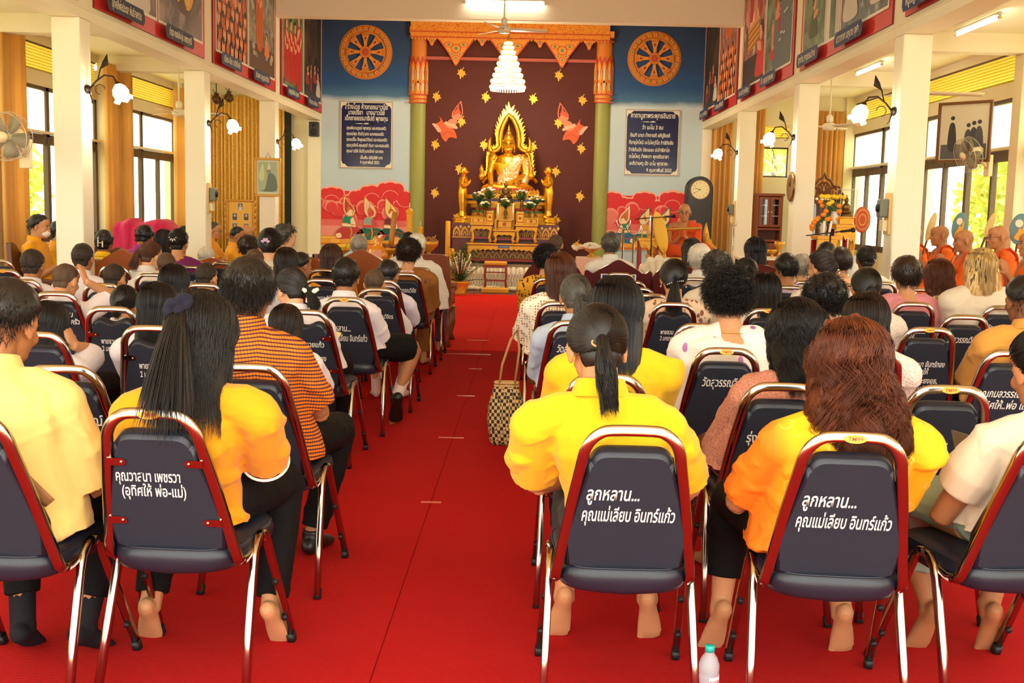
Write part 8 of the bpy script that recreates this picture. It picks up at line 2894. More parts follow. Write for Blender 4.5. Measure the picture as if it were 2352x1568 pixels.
# every chair in view
def CHR(x,y,who,code='',**k):
 chair(x,y,who,code,**k)
CH='navy banquet chair '
for a in[(345,955,CH+'lettered in two lines, under the deep yellow polo with navy scrunchie','B',dict(tm=True,brk=True,yaw=-3)),(-98,962,CH+'at the left edge seating the cream shirt with tan strap','',dict(yaw=-2)),
(140,852,CH+'with part of one word showing, just beyond the cream shirt','J',dict(tm=False)),(570,848,CH+'seating the orange and black checked shirt','',dict(yaw=-2)),
(347,757,CH+'dated in white, directly beyond the navy scrunchie','C',dict(wavy=True,brk=True)),(78,772,CH+'seating the pupil with the raised hand at the ear','',dict(brk=True)),
(255,712,CH+'dated in white, behind the pupil with two tiny clips','C',dict(wavy=True,brk=True)),(700,720,CH+'with four short white lines, behind the ribbon ponytail pupil','H',dict(wavy=True,brk=True,yaw=-2)),
(128,677,CH+'behind the pupil whose hand is on the head','K',{}),(792,690,CH+'with two big white lines, seating the pupil in black shorts','A',dict(tm=True,yaw=-2)),
(375,681,CH+'beyond the long dark hair, mostly hidden by pupils','',{}),(868,668,CH+'second from the front at the left aisle edge','G',dict(yaw=-1)),(236,657,CH+'with yellow sticker behind the pupil with one ear showing','',dict(tm=True)),
(50,647,CH+'with yellow sticker behind the dark crew cut at far left','',dict(tm=True)),(467,657,CH+'behind the crew cut just left of the checked shirt','',{}),
(737,646,CH+'with one faint word, left of the black shorts pupil','D',{}),(878,648,CH+'seating the lilac-white shirted pupil at the aisle','',dict(yaw=-1)),
(350,633,CH+'in front of the white blouse with brown ponytail','',{}),(8,624,CH+'with sticker at the far left picture edge','D',dict(tm=True)),(930,632,CH+'with one white word, behind the brown dress','D',{}),
(742,623,CH+'seating the long brown hair and yellow top','',{}),(-5,600,CH+'farthest at the left picture edge','',{}),(262,616,CH+'with its slanted side showing behind the brown ponytail','',dict(yaw=-6)),
(212,599,CH+'seating the yellow shirt with the letter-shaped clip','',{}),(433,615,CH+'behind the violet blouse with gold flowers','D',{}),(512,607,CH+'empty before the orange-brown wooden bench','',{}),
(960,619,CH+'half hidden beyond the brown dress at the aisle','',{}),(1455,995,CH+'lettered in two bold lines without a sticker, front right of the aisle','A',{}),
(1962,1010,CH+'with sticker and two bold lines under the wavy red-brown hair','A',dict(tm=True,yaw=-4)),(2452,1004,CH+'at the right edge seating the puff-sleeved blouse','',dict(yaw=8)),
(1800,893,CH+'seating the pink-brown brocade blouse','I',dict(yaw=-2)),(2180,898,CH+'empty with sticker and two bold lines, right of the wavy hair','A',dict(tm=True)),
(1392,872,CH+'seating the dark bob in bright yellow','',{}),(1668,810,CH+'with sticker and one long word, seating the violet petals blouse','D',dict(tm=True,yaw=-2)),
(1998,812,CH+'partly hidden beyond the wavy red-brown hair','',{}),(2330,815,CH+'with sticker, behind the mustard shirt at right','F',dict(tm=True)),(1322,745,CH+'seating the pale blue shirt by the aisle','D',{}),
(1612,752,CH+'with sticker just beyond the violet petals blouse','',dict(tm=True)),(1548,702,CH+'dated in white, seating the brown floral blouse','C',dict(wavy=True)),
(1765,716,CH+'with sticker and bold word left of the brocade blouse','A',dict(tm=True)),(2134,760,CH+'with sticker and four white lines, empty in the right block','E',dict(tm=True)),
(2219,731,CH+'with one long white word, empty before the blonde hair','D',{}),(2101,701,CH+'with three white lines seating the dusty pink blouse','G',{}),
(2307,709,CH+'half hidden by the mustard shirt, right of the blonde hair','D',{}),(2172,684,CH+'with sticker seating the pink sparkled blouse','E',dict(tm=True)),
(2404,778,CH+'seating the mustard shirt, cut by the right edge','',{}),(1287,700,CH+'seating the cream crochet top by the aisle','',{}),(1263,643,CH+'seating the yellow batik by the aisle','',{}),
(1424,631,CH+'empty, farthest of four behind the maroon armchair','',{}),(1447,650,CH+'empty, third of four behind the central maroon armchair','',{}),
(1463,666,CH+'empty, second of four behind the central maroon armchair','',{}),(1496,681,CH+'empty, nearest of four behind the central maroon armchair','',{}),
(1599,643,CH+'seating the white hair and lanyard','',dict(wavy=True)),(1770,650,CH+'between the high hair clip and the lavender top','',{}),(1817,662,CH+'behind the lavender top','',{}),
(1854,650,CH+'beside the hair slide and glasses, small and far','',{}),(1940,656,CH+'with sticker behind the peach top','',dict(tm=True)),(2025,652,CH+'seating the row of pearl pins','',{}),
(2107,667,CH+'low beyond the dusty pink blouse','',{}),]:
 CHR(a[0],a[1],a[2],a[3],**a[4])
# the seated crowd, front rows first
m_yel=cloth('polo_yellow',(238,188,12));m_yel2=cloth('polo_deep_yellow',(232,158,6));m_cream=cloth('shirt_cream',(236,206,122))
m_black=cloth('trousers_black',(15,14,15));m_grey=cloth('trousers_grey',(58,56,54));m_white=cloth('school_white',(228,220,224));m_wtrim=mat('white_trim',(246,240,228),0.8)
m_dkshoe=mat('black_leather',(22,19,18),0.4);m_sock=cloth('sock_pale',(226,200,190));m_bsock=cloth('sock_black',(28,26,30))
m_lilac=cloth('school_lilac_white',(226,218,236))
q=NT('orange_black_check',0.85)
sx=q.n('SeparateXYZ');q.l(q.tc.outputs['Object'],sx.inputs[0])
def bandm(out,per,duty):
 return q.step(q.math('FRACT',q.math('MULTIPLY',out,1/per)),1-duty,0.06)
hz=bandm(q.math('ADD',sx.outputs['Z'],q.math('MULTIPLY',q.math('ABSOLUTE',sx.outputs['X']),0.12)),.0135,.42);vt=bandm(q.math('ADD',sx.outputs['X'],q.math('MULTIPLY',sx.outputs['Y'],.6)),.0125,.34)
c=q.mix(hz,(244,132,22),(88,34,40));c=q.mix(q.math('MULTIPLY',vt,.5),c,(58,20,34))
m_plaid=q.out(c)
q=NT('yellow_orange_print',0.8)
vz=q.n('TexVoronoi');vz.inputs['Scale'].default_value=16.0;q.l(q.tc.outputs['Object'],vz.inputs['Vector'])
sx=q.n('SeparateXYZ');q.l(q.tc.outputs['Object'],sx.inputs[0])
nz=q.n('TexNoise',Scale=3.0,Detail=2.0);q.l(q.tc.outputs['Object'],nz.inputs['Vector'])
side=q.step(q.math('ADD',q.math('MULTIPLY',sx.outputs['X'],-1.0),q.math('MULTIPLY',nz.outputs['Fac'],.05)),.165,.03)
rg=q.math('ABSOLUTE',q.math('SUBTRACT',vz.outputs['Distance'],.30))
c=q.mix(q.step(rg,.035,.02),(255,214,76),(252,184,16))
c=q.mix(side,c,(250,128,14))
m_yprint=q.out(c)
def petal_mat(name,base,cols,scale,thr):
 q=NT(name,0.85)
 nz=q.n('TexNoise',Scale=9.0);q.l(q.tc.outputs['Object'],nz.inputs['Vector'])
 vz=q.n('TexVoronoi');vz.inputs['Scale'].default_value=scale;vz.inputs['Randomness'].default_value=.9
 q.l(q.mp((1,1,.62),(.4,.5,.3)),vz.inputs['Vector'])
 sp=q.n('SeparateColor');q.l(vz.outputs['Color'],sp.inputs[0])
 keep=q.step(sp.outputs[0],.45,.02)
 d=q.math('ADD',vz.outputs['Distance'],q.math('MULTIPLY',q.math('SUBTRACT',nz.outputs['Fac'],.5),.16))
 f=q.math('MULTIPLY',q.math('SUBTRACT',1.0,q.step(d,thr,.02)),keep)
 c=q.mix(sp.outputs[1],cols[0],cols[1])
 return q.out(q.mix(f,base,c))
m_petal=petal_mat('cream_violet_petals',(246,232,220),((150,70,150),(196,130,190)),15,.22)
m_floral=petal_mat('brown_cream_floral',(226,196,166),((122,78,58),(150,96,76)),34,.42)
m_pinkfl=petal_mat('pink_sparkle_floral',(238,150,150),((250,214,206),(214,96,100)),60,.34)
m_violet=petal_mat('violet_gold_floral',(112,28,92),((222,150,60),(196,120,50)),13,.32)
m_batik=petal_mat('yellow_black_batik',(226,162,24),((30,24,18),(50,36,20)),46,.40)
m_brownfl=petal_mat('brown_violet_dress',(142,86,26),((90,44,70),(120,74,50)),18,.2)
def lace_mat(name,c1,c2,scale):
 q=NT(name,0.85)
 vz=q.n('TexVoronoi',feature='DISTANCE_TO_EDGE');vz.inputs['Scale'].default_value=scale;q.l(q.tc.outputs['Object'],vz.inputs['Vector'])
 f=q.step(vz.outputs['Distance'],.12,.06)
 q.bump(f,.5,.004)
 return q.out(q.mix(f,c1,c2))
m_lace=lace_mat('white_lace',(244,234,222),(224,206,190),70)
m_pinkbr=lace_mat('pink_brown_brocade',(206,140,116),(186,118,94),80)
q=NT('cream_crochet',0.9)
wv=q.n('TexVoronoi');wv.inputs['Scale'].default_value=58;wv.inputs['Randomness'].default_value=.25;q.l(q.mp((1,.4,1)),wv.inputs['Vector'])
f=q.step(wv.outputs['Distance'],.34,.05)
q.bump(f,.6,.004)
m_croch=q.out(q.mix(f,(176,120,84),(248,238,216)))
m_blue=cloth('pale_blue_cotton',(176,192,214));m_pink=cloth('dusty_pink',(214,136,142));m_tan=cloth('mustard_tan',(216,156,66));m_cblouse=cloth('cream_blouse',(228,210,182))
m_bwhite=cloth('blouse_white',(226,218,208));m_peach=cloth('blouse_peach',(234,180,140));m_lav=cloth('blouse_lavender',(204,194,232));m_cream2=cloth('shirt_offwhite',(220,208,184));m_purple=cloth('polo_purple',(160,50,140))
m_pearl=mat('pearl',(236,206,206),0.2);m_gold=mat('gold_chain',(226,180,90),0.2,1.0)
m_sash=lace_mat('batik_brown',(122,60,40),(60,26,20),40);m_sarong=lace_mat('maroon_sarong',(110,44,34),(64,22,18),60)
m_sage=petal_mat('sage_skirt',(150,166,146),((196,110,30),(110,60,26)),9,.13)
POLO=dict(collar=True,inf=.018,hem=-.07,fold=.011,loose=1.03)
def bl(kx):
 return kx
SCHOOL=(m_white,dict(collar=True,inf=.018,sleeve=.78,sl=.026,loose=1.15))
SCHOOL2=(m_lilac,dict(collar=True,inf=.018,sleeve=.78,sl=.026,loose=1.15))
short_b=lambda**k:dict(dict(kind='short',th=.016,len=.026,lift=.5,mess=.3),**k)
crew=lambda**k:dict(dict(kind='crew',th=.006,len=.008,lift=.9,mess=.3),**k)
def scrunchie(p,r,col,fuzzy=True):
 def f(c):
  g=MB()
  rr=random.Random(5)
  C0=hp_(c,p)
  for k in range(2):
   off=Vector((0.024,.012,.016))*k
   for i in range(30):
    a=2*PI*i/30
    v=Vector((math.cos(a)*r,-.012+.01*math.sin(3*a),math.sin(a)*r*1.0))*(1 if k==0 else.9)
    g.ell(C0+off*(1 if k else 0)+v,(.014,.014,.014),8,6)
  me=remeshed(g,.0035,'scrunchie',1)
  me.materials.append(col)
  obj('scrunchie',me,None,c['root'])
 return f
def hairband(p,w,col,rot=0.0):
 def f(c):
  g=MB()
  C0=Vector(p)
  pts=[hp_(c,(C0.x+w*math.cos(a),C0.y+.004*math.sin(a),C0.z+w*.55*math.sin(a)))for a in[2*PI*i/20 for i in range(20)]]
  g.tube(pts,.0035,6,0,closed=True)
  obj('hair_tie',g,col,c['root'])
 return f
m_hair_tie=mat('gold_hair_tie',(190,150,90),0.4);m_navy_fuzz=mat('navy_fleece',(22,24,44),0.95,bump=.6,bscale=300);m_lav_satin=mat('lavender_satin',(196,160,190),0.35,sheen=.3)
def bag_strap(c):
 g=MB()
 N,s,sp=c['N'],c['s'],c['spine']
 pts=[]
 for t in np.linspace(0,1,22):
  a=1-t
  x=-.125+.30*t
  yy=sp(max(.05,.98-.85*t)).y-(.118+.055*min(1,t*3))
  pts.append((x,yy,N.z+.01-.36*t))
 pts=[(-.11,.06,N.z-.04),(-.125,.0,N.z-.012)]+pts
 g.tube(pts,(.019,.003),8,0,up=(.8,0,.55))
 obj('bag_strap',g,mat('webbing_tan',(150,104,60),0.8,bump=.3,bscale=300),c['root'])
 b=MB();p=Vector(pts[11])
 b.tube([p+Vector((-.02,-.004,.016)),p+Vector((.026,-.004,-.014))],(.026,.006),8,0,up=(.8,0,.55))
 obj('strap_buckle',b,m_rub,c['root'])
c=person('person in cream shirt with tan shoulder strap and black socks at the left edge',(18,742),3.32,(short_b(th=.014,lo=-.5,len=.02),'bluntblack'),(m_cream,dict(POLO,sleeve=.95,sl=.03)),(m_black,dict(kind='trousers',to=.8,sock=m_bsock)),
skin='tan',hp=20,hyaw=-10,b=1.12,py=.06,px=-.04,extra=(bag_strap,),kx=.16,hs=1.05,ky=.36,ay=-.14,heel=.3)
person('person in deep yellow polo with ponytail and navy scrunchie',(463,772),3.30,(dict(kind='long',th=.012,end=-.125,w=.080,d=.070,wave=.004,clumps=20,len=.32,plus=dict(kind='pony',th=.014,tie=(-.36,-.9,.30),len=.34,spread=.16,tw=.014,tdir=(.06,-.75,-.4),close=0,grav=.6,dens=1.6)),'bluntblack'),
(m_yel2,dict(POLO,sleeve=.80,trim=m_wtrim,bw=1)),(m_black,dict(kind='trousers',to=.95)),skin='mid',hp=16,hyaw=0,bw=.92,b=1.0,shw=1.1,arm=1.08,px=-.01,py=.03,hs=1.06,kx=.2,ax=.2,ay=-.2,heel=.7,elb=.8,extra=(scrunchie((-.042,-.122,.056),.017,m_navy_fuzz),))
person('person in orange and black checked shirt with short black hair',(573,672),4.25,(short_b(th=.022,len=.034,lo=-.55,dens=1.6),'bluntblack'),(m_plaid,dict(POLO,sleeve=.78,sl=.03,ch=.04)),(m_black,dict(kind='trousers',shoe=m_dkshoe)),
skin='tan',hp=8,hyaw=-4,b=1.08,hs=1.02,px=.02,kx=.2,ay=-.1,elb=.75)
def sp_head(c):
 pass
person('person in bright yellow polo with low ponytail and bare feet',(1371,800),3.27,(dict(kind='pony',th=.013,tie=(-.08,-.93,-.32),len=.22,spread=.06,tw=.017,tdir=(0,-.5,-.7),close=.9,grav=.5,wave=.012,dens=1.5),'black'),
(m_yel,dict(POLO,sleeve=.78,sl=.026)),(m_grey,dict(kind='trousers',to=.72)),skin='mid',hp=22,hyaw=8,b=1.0,bw=.9,shw=1.12,arm=1.1,px=.02,py=.02,kx=.12,ax=.14,ay=.0,heel=.95,elb=1.0,hs=1.0,extra=(hairband((-.012,-.108,-.012),.024,m_hair_tie),))
person('person in bright yellow polo with straight dark bob, behind the low ponytail wearer',(1415,716),4.2,(dict(kind='bob',th=.018,end=-.105,w=.096,d=.085,dens=1.4),'black'),(m_yel,dict(POLO)),(m_black,{}),skin='mid',hp=10,b=1.1,bw=1.08,hyaw=-6,hs=1.02)
person('person with wavy red-brown hair in yellow and orange printed polo',(1952,838),3.26,(dict(kind='long',th=.026,end=-.145,w=.098,d=.082,flare=.022,wave=.024,wf=.9,back=-.02,dens=3,len=.33,clumps=80,lump=.012),'redbrown'),
(m_yprint,dict(POLO,sleeve=.82,sl=.022,loose=1.0)),(m_black,dict(kind='trousers',to=.75)),skin='mid',hp=12,b=1.1,bw=1.0,shw=1.06,px=-.02,kx=.17,ax=.2,ay=-.06,heel=.9,elb=.9)
def phone(c):
 w=c['wr'][-1]
 g=MB();g.box(w+V3(-.02,.075,.03),(.072,.008,.145),0,Matrix.Rotation(R(-40),3,'X')@Matrix.Rotation(R(25),3,'Z'))
 tag(obj('phone',g,mat('phone_glass',(40,34,44),0.1,coat=1),None,.004,None),'mobile phone held by the person in the puff-sleeved blouse','phone')
 bpy.data.objects['phone'].matrix_world=Matrix.Translation(c['root'].location)@Matrix.Rotation(c['root'].rotation_euler.z,4,'Z')
def bangle(c):
 g=MB();w,e=c['wr'][-1],c['el'][-1]
 d=(e-w).normalized();u=d.orthogonal().normalized();v=d.cross(u);p=w+d*.035
 g.tube([p+(u*math.cos(a)+v*math.sin(a))*.031 for a in[2*PI*i/24 for i in range(24)]],.0032,6,0,closed=True)
 obj('bangle',g,m_gold,c['root'])
person('person in cream puff-sleeved blouse and sage patterned skirt holding a phone',(2392,850),3.30,(dict(kind='bun',th=.014,tie=(0,-.9,.3)),'black'),(m_cblouse,dict(puff=True,sleeve=.62,inf=.014,fold=.009)),(m_sage,dict(kind='skirt',to=.72)),
skin='tan',hp=18,hyaw=12,b=1.0,px=.02,pose='hold',py=.03,kx=.20,ax=.10,ay=-.12,heel=.9,elb=.75,extra=(phone,bangle))
person('person with black wavy hair in pink-brown brocade blouse',(1830,772),4.08,(dict(kind='bob',th=.024,end=-.105,w=.094,d=.082,wave=.013,wf=.9,dens=1.8,clumps=60,len=.28),'black'),(m_pinkbr,dict(sleeve=1.6,loose=1.1,inf=.018)),(m_sarong,dict(kind='skirt',to=.85)),skin='tan',hp=20,b=1.08,px=-.06,hyaw=5,pose='lap')
person('person with curly black hair in cream blouse with violet petals',(1672,682),5.02,(dict(kind='curly',th=.020,len=.036,lump=.014,lfreq=8,curl=.011,lift=.3,dens=1.6,mess=.5,lo=-.75),'black'),(m_petal,dict(sleeve=.9,inf=.016,nz=-.03,nw=.085,loose=1.1)),(m_sarong,dict(kind='skirt',to=.9)),skin='mid',hp=10,b=1.12,bw=1.1,extra=(necklace(m_gold,.0018,False,.078,-.012),),hlod=0)
person('person with loose brown hair, mostly hidden behind the red-brown waves',(1988,738),5.05,(dict(kind='long',th=.02,end=-.12,w=.09,d=.08),'dkbrown'),(m_lace,dict(sleeve=.9)),(m_black,{}),skin='mid',hp=14,b=1.05)
person('person in white lace with full black hair, beyond the pink-brown brocade blouse',(1893,690),6.05,(dict(kind='curly',th=.03,len=.035,lump=.006,curl=.006,lift=.25,dens=1.7,mess=.3,lo=-.75),'black'),(m_lace,dict(sleeve=1.5)),(m_sarong,dict(kind='skirt')),skin='mid',hp=14,b=1.05,hs=1.05)
person('grey-black low ponytail person in pale blue shirt by the aisle',(1322,682),6.08,(dict(kind='pony',th=.010,tie=(.05,-.9,-.45),len=.1,spread=.12,tw=.018,tdir=(0,-.4,-.9),close=.6,grav=.4),'saltpepper'),(m_blue,dict(POLO,sleeve=1.75,sl=.02)),(m_black,{}),skin='tan',hp=10,hyaw=4,b=1.02)
person('person with brown tied hair in cream crochet top by the aisle',(1287,625),7.30,(dict(kind='bob',th=.018,end=-.115,w=.080,d=.07,back=-.012),'auburn'),(m_croch,dict(sleeve=.95,sl=.035,loose=1.15)),(cloth('olive_skirt',(110,84,30)),dict(kind='skirt')),skin='mid',hp=8,b=1.08,bw=1.06,elb=.9)
person('balding person in mustard shirt at the right edge',(2350,690),5.85,(short_b(th=.012,len=.016,lo=-.4),'bluntblack'),(m_tan,dict(POLO,sleeve=1.7,sl=.03,loose=1.2)),(m_black,{}),skin='dark',hp=10,hyaw=8,b=1.18,hs=1.06,px=-.05,elb=.9)
person('person with sparkling hair band and brown floral blouse',(1547,640),7.40,(dict(kind='pony',th=.016,tie=(0,-.8,-.6),len=.24,spread=.16,tw=.02,tdir=(-.2,-.4,-.9),grav=.4,dens=1.4),'black'),(m_floral,dict(sleeve=1.3,nz=-.03,nw=.09,loose=1.1)),(m_black,{}),skin='mid',hp=8,b=1.08,
extra=(clip_dots([(-.05+.0125*i,-.095-.012*math.sin(PI*i/8),-.045+.006*math.sin(PI*i/8)+.003*i)for i in range(9)],.005),earrings))
person('person with black low bun and white lace shirt, left of the dusty pink blouse',(1988,662),7.0,(dict(kind='bun',th=.014,tie=(0,-.88,-.5),br=.03),'black'),(m_lace,dict(sleeve=1.6,loose=1.1)),(m_black,{}),skin='tan',hp=8,b=1.05,extra=(clip_dots([(0,-.125,-.02),(.012,-.125,-.018)],.006),))
person('person in dusty pink blouse with keyhole back and short brown hair',(2080,632),7.88,(dict(kind='short',th=.028,len=.034,lift=.4,mess=.35,lump=.008,lo=-.72,dens=1.8),'dkbrown'),(m_pink,dict(sleeve=.95,sl=.03,nz=-.02,nw=.08,loose=1.1)),(m_black,{}),skin='mid',hp=6,b=1.14,bw=1.1,extra=(earrings,))
person('person with auburn short hair and pink sparkled blouse',(2155,637),8.7,(dict(kind='bob',th=.032,end=-.10,w=.105,d=.09,wave=.006),'auburn'),(m_pinkfl,dict(sleeve=.9)),(m_black,{}),skin='mid',hp=18,b=1.1)
person('person with shoulder-length blonde hair in white tee',(2252,615),7.8,(dict(kind='long',th=.024,end=-.115,w=.112,d=.09,flare=.01,dens=1.8),'blonde'),(m_cream2,dict(sleeve=.9,sl=.03,loose=1.15)),(m_black,{}),skin='light',hp=8,b=1.22,bw=1.15,hlod=1)
person('person with long straight dark hair, right of the high hair clip',(1760,668),7.6,(dict(kind='long',th=.014,end=-.26,w=.082,d=.06),'black'),(m_bwhite,dict(sleeve=.9)),(m_black,{}),skin='mid',hp=16,hs=.95)
person('person with dark hair pulled up under a small pale clip',(1712,632),8.6,(dict(kind='pony',th=.018,tie=(.1,-.85,.1),len=.3,spread=.1,tw=.02,grav=.4),'black'),(m_bwhite,dict(sleeve=.9)),(m_black,{}),skin='mid',hp=8,extra=(clip_dots([(.01,-.12,.04),(.022,-.12,.045),(.0,-.12,.036)],.006),))
person('person with short curly grey-black hair in cream shirt',(1646,618),8.35,(dict(kind='curly',th=.026,len=.03,lump=.01,curl=.008,lift=.4,dens=2),'saltpepper'),(m_cream2,dict(sleeve=.9)),(m_black,{}),skin='mid',hp=8,b=1.05)
person('person with hair slide, glasses and hoop earring, face turned to the altar left',(1886,616),8.25,(dict(kind='bun',th=.022,tie=(.5,-.7,.3),br=.05),'dkbrown'),(m_lace,dict(sleeve=1.2)),(m_black,{}),skin='mid',hp=6,hyaw=38,b=1.05,face=True,
extra=(glasses,earrings,clip_dots([(.055,-.085-.006*i,.07-.022*i)for i in range(6)],.008)))
person('person in lavender top with violet-black short hair',(1804,617),9.35,(dict(kind='short',th=.018,len=.03,lo=-.6),'black'),(m_lav,dict(sleeve=.9,nz=-.02,nw=.08)),(m_black,{}),skin='tan',hp=8,hyaw=16)
person('grey-haired person half hidden left of the hair slide',(1841,616),10.2,(short_b(th=.022,lo=-.65),'grey'),(m_bwhite,dict(sleeve=.9)),(m_black,{}),skin='light',hp=8)
person('person in peach top with short brown hair right of the hair slide',(1930,603),9.9,(short_b(th=.026,len=.03,lo=-.65),'dkbrown'),(m_peach,dict(sleeve=.9)),(m_black,{}),skin='mid',hp=6)
person('person with black hair and a row of pearl pins beside the right column',(1988,596),10.2,(dict(kind='bun',th=.014,tie=(0,-.9,-.1),br=.035),'black'),(m_bwhite,dict(sleeve=1.5,loose=1.1)),(m_black,{}),skin='dark',hp=6,extra=(clip_dots([(-.02+.016*i,-.135+.008*abs(i-2),.02-.007*i)for i in range(6)],.006),))
person('dark-haired person in front of the gilt offering stand',(1897,585),11.6,(short_b(th=.02,lo=-.6),'black'),(m_bwhite,dict(sleeve=.9)),(m_black,{}),skin='mid')
person('person with white hair and white shirt with dark lanyard',(1606,596),10.1,(short_b(th=.028,len=.035,lo=-.7,dens=1.6),'white'),(m_bwhite,dict(POLO)),(m_black,{}),skin='light',hp=6,hyaw=8,hs=1.05)
person('dark-haired person beyond the white-haired one, facing the throne',(1588,575),12.2,(dict(kind='bob',th=.02,end=-.2,w=.09),'saltpepper'),(m_black,dict(sleeve=.9)),(m_black,{}),skin='mid')
person('person with round black bob in white blouse before the cabinet',(1735,576),11.1,(dict(kind='bob',th=.026,end=-.10,w=.095,d=.09),'black'),(m_bwhite,dict(sleeve=.95,loose=1.1)),(m_black,{}),skin='mid',hp=6)
person('grey-black haired person in white shirt on the central maroon armchair',(1402,563),11.25,(short_b(th=.02,len=.03,lo=-.6,lump=.006),'saltpepper'),(m_bwhite,dict(POLO)),(m_black,{}),skin='tan',hp=4,b=1.08,seat=.50)
person('person in white and yellow batik with black curly hair by the aisle',(1254,597),9.75,(dict(kind='curly',th=.028,len=.03,curl=.008,lump=.008,dens=2.2),'black'),(m_batik,dict(sleeve=.9,loose=1.1)),(m_black,{}),skin='mid',hp=8,b=1.05)
person('shaven-headed person just right of the altar table',(1276,562),12.8,(crew(th=.003),'stubble'),(m_bwhite,dict(sleeve=.9)),(m_black,{}),skin='mid',hp=4)
# left block
person('pupil with black bob in white blouse, hand at the ear, left block',(115,748),5.35,(dict(kind='bob',th=.016,end=-.105,w=.086,d=.078,dens=1.3),'bluntblack'),SCHOOL,(m_black,{}),skin='mid',hp=14,s=.92,b=.95,**{'raise':1,'rw':(.125,.0,-.10),'rf':(-.35,-.1,.9),'rn':(.9,-.3,.2),'rc':.75,'rpole':(.12,1,-.3)})
person('pupil with shaved head and right hand on the head',(152,645),7.15,(crew(th=.003,len=.005),'stubble'),SCHOOL,(m_black,dict(kind='shorts')),skin='mid',hp=16,s=.92,hyaw=-18,**{'raise':1,'rw':(.135,.03,.01),'rf':(-.45,.0,.9),'rn':(.9,.1,.3),'rpole':(.55,1,-.3)})
person('pupil with dark crew cut at the far left, beside the shaved-headed pupil',(76,609),8.15,(crew(th=.008,len=.012),'stubdark'),SCHOOL,(m_black,dict(kind='shorts')),skin='tan',hp=6,s=.98)
person('pupil with black tied hair and two tiny clips',(287,700),6.25,(dict(kind='pony',th=.013,tie=(0,-.9,-.4),len=.1),'black'),SCHOOL,(m_black,{}),skin='mid',hp=16,s=.86,hlod=1,extra=(clip_dots([(-.062,-.06,.03)],.007),))
person('pupil with crew cut and right ear showing behind the twin clips',(264,640),7.95,(crew(th=.005),'stubdark'),SCHOOL,(m_black,dict(kind='shorts')),skin='mid',hp=8,hyaw=-14,s=.90)
person('pupil with round dark head before the left white column',(191,593),9.0,(crew(th=.007,len=.01),'stubdark'),SCHOOL,(m_black,dict(kind='shorts')),skin='tan',hp=4,s=1.0)
def h_clip(c):
 g=MB();T=lambda p:hp_(c,p)
 y=-.118
 for pts in(((-.016,y,.05),(-.020,y-.004,-.045)),((.022,y,.012),(.026,y-.004,-.05)),((-.018,y-.002,-.004),(.024,y-.002,-.010))):
  g.tube([T(p)for p in pts],(.0075,.004),6)
 obj('hair_clip',g,mat('cream_clip',(240,230,206),0.3),c['root'])
person('person in yellow shirt with cream letter-shaped hair clip',(240,557),11.15,(dict(kind='short',th=.016,len=.02,lo=-.66),'black'),(m_yel,dict(POLO)),(m_black,{}),skin='tan',hp=4,b=1.08,extra=(h_clip,))
person('person with brown ponytail in white blouse, face turned right',(347,588),9.95,(dict(kind='pony',th=.014,tie=(-.55,-.8,-.05),len=.17,spread=.14,tw=.02,grav=.5,tdir=(-.3,-.4,-.8)),'brown'),(m_bwhite,dict(POLO)),(m_black,{}),skin='light',hp=14,hyaw=-28,b=1.08,px=-.02)
person('person in purple polo with short black hair, leaning over',(333,546),11.5,(short_b(),'black'),(m_purple,dict(POLO)),(m_black,{}),skin='tan',hp=24,hyaw=-10,b=1.1,px=-.1)
person('dark-haired person between the purple polo and the floral purple blouse',(378,557),11.2,(dict(kind='bob',th=.018,end=-.11,w=.088),'black'),(m_black,dict(sleeve=.9)),(m_black,{}),skin='mid')
person('person in violet blouse with gold flowers and a silver hair brooch',(411,557),10.3,(dict(kind='bun',th=.014,tie=(0,-.95,.25),br=.03),'black'),(m_violet,dict(sleeve=.95,nz=-.02,nw=.075,loose=1.1)),(m_black,{}),skin='mid',hp=4,hyaw=-6,b=1.1,
extra=(clip_dots([(.018*math.cos(a)*k,-.140,.04+.018*math.sin(a)*k)for k in(1,1.7)for a in[i*PI/4 for i in range(8)]]+[(0,-.142,.04)],.0065),earrings))
person('pupil with brown crew cut in front of the violet blouse',(383,610),9.1,(crew(th=.005),'stubble'),SCHOOL,(m_black,dict(kind='shorts')),skin='mid',hp=10,s=.9)
person('pupil with rounded black hair, behind the checked shirt wearer to the left',(400,650),7.2,(dict(kind='bob',th=.022,end=-.10,w=.094,d=.085,dens=1.3),'bluntblack'),SCHOOL,(m_black,{}),skin='mid',hp=10,s=.92)
person('pupil with long dark hair, just beyond the navy scrunchie',(364,706),5.4,(dict(kind='long',th=.020,end=-.13,w=.092,d=.085,dens=1.2),'bluntblack'),SCHOOL,(m_black,{}),skin='mid',hp=12,s=.92)
person('pupil with crew cut left of the checked shirt wearer',(475,638),8.15,(crew(th=.006),'stubdark'),SCHOOL,(m_black,dict(kind='shorts')),skin='mid',hp=10,hyaw=-14,s=.92)
person('pupil with brownish crew cut above the checked shirt wearer',(585,604),9.1,(crew(th=.005),'stubble'),SCHOOL,(m_black,dict(kind='shorts')),skin='mid',hp=12,s=.94)
person('person with curly dark brown hair on the wooden bench',(571,571),11.3,(dict(kind='curly',th=.022,len=.025,curl=.008,lump=.006),'dkbrown'),(m_tan,dict(sleeve=.9)),(m_black,{}),skin='mid')
person('white-haired person low on the wooden bench beside the second column',(474,592),11.9,(short_b(th=.02,lo=-.65),'white'),(m_bwhite,dict(sleeve=.9)),(m_black,{}),skin='light',s=.92,hp=14)
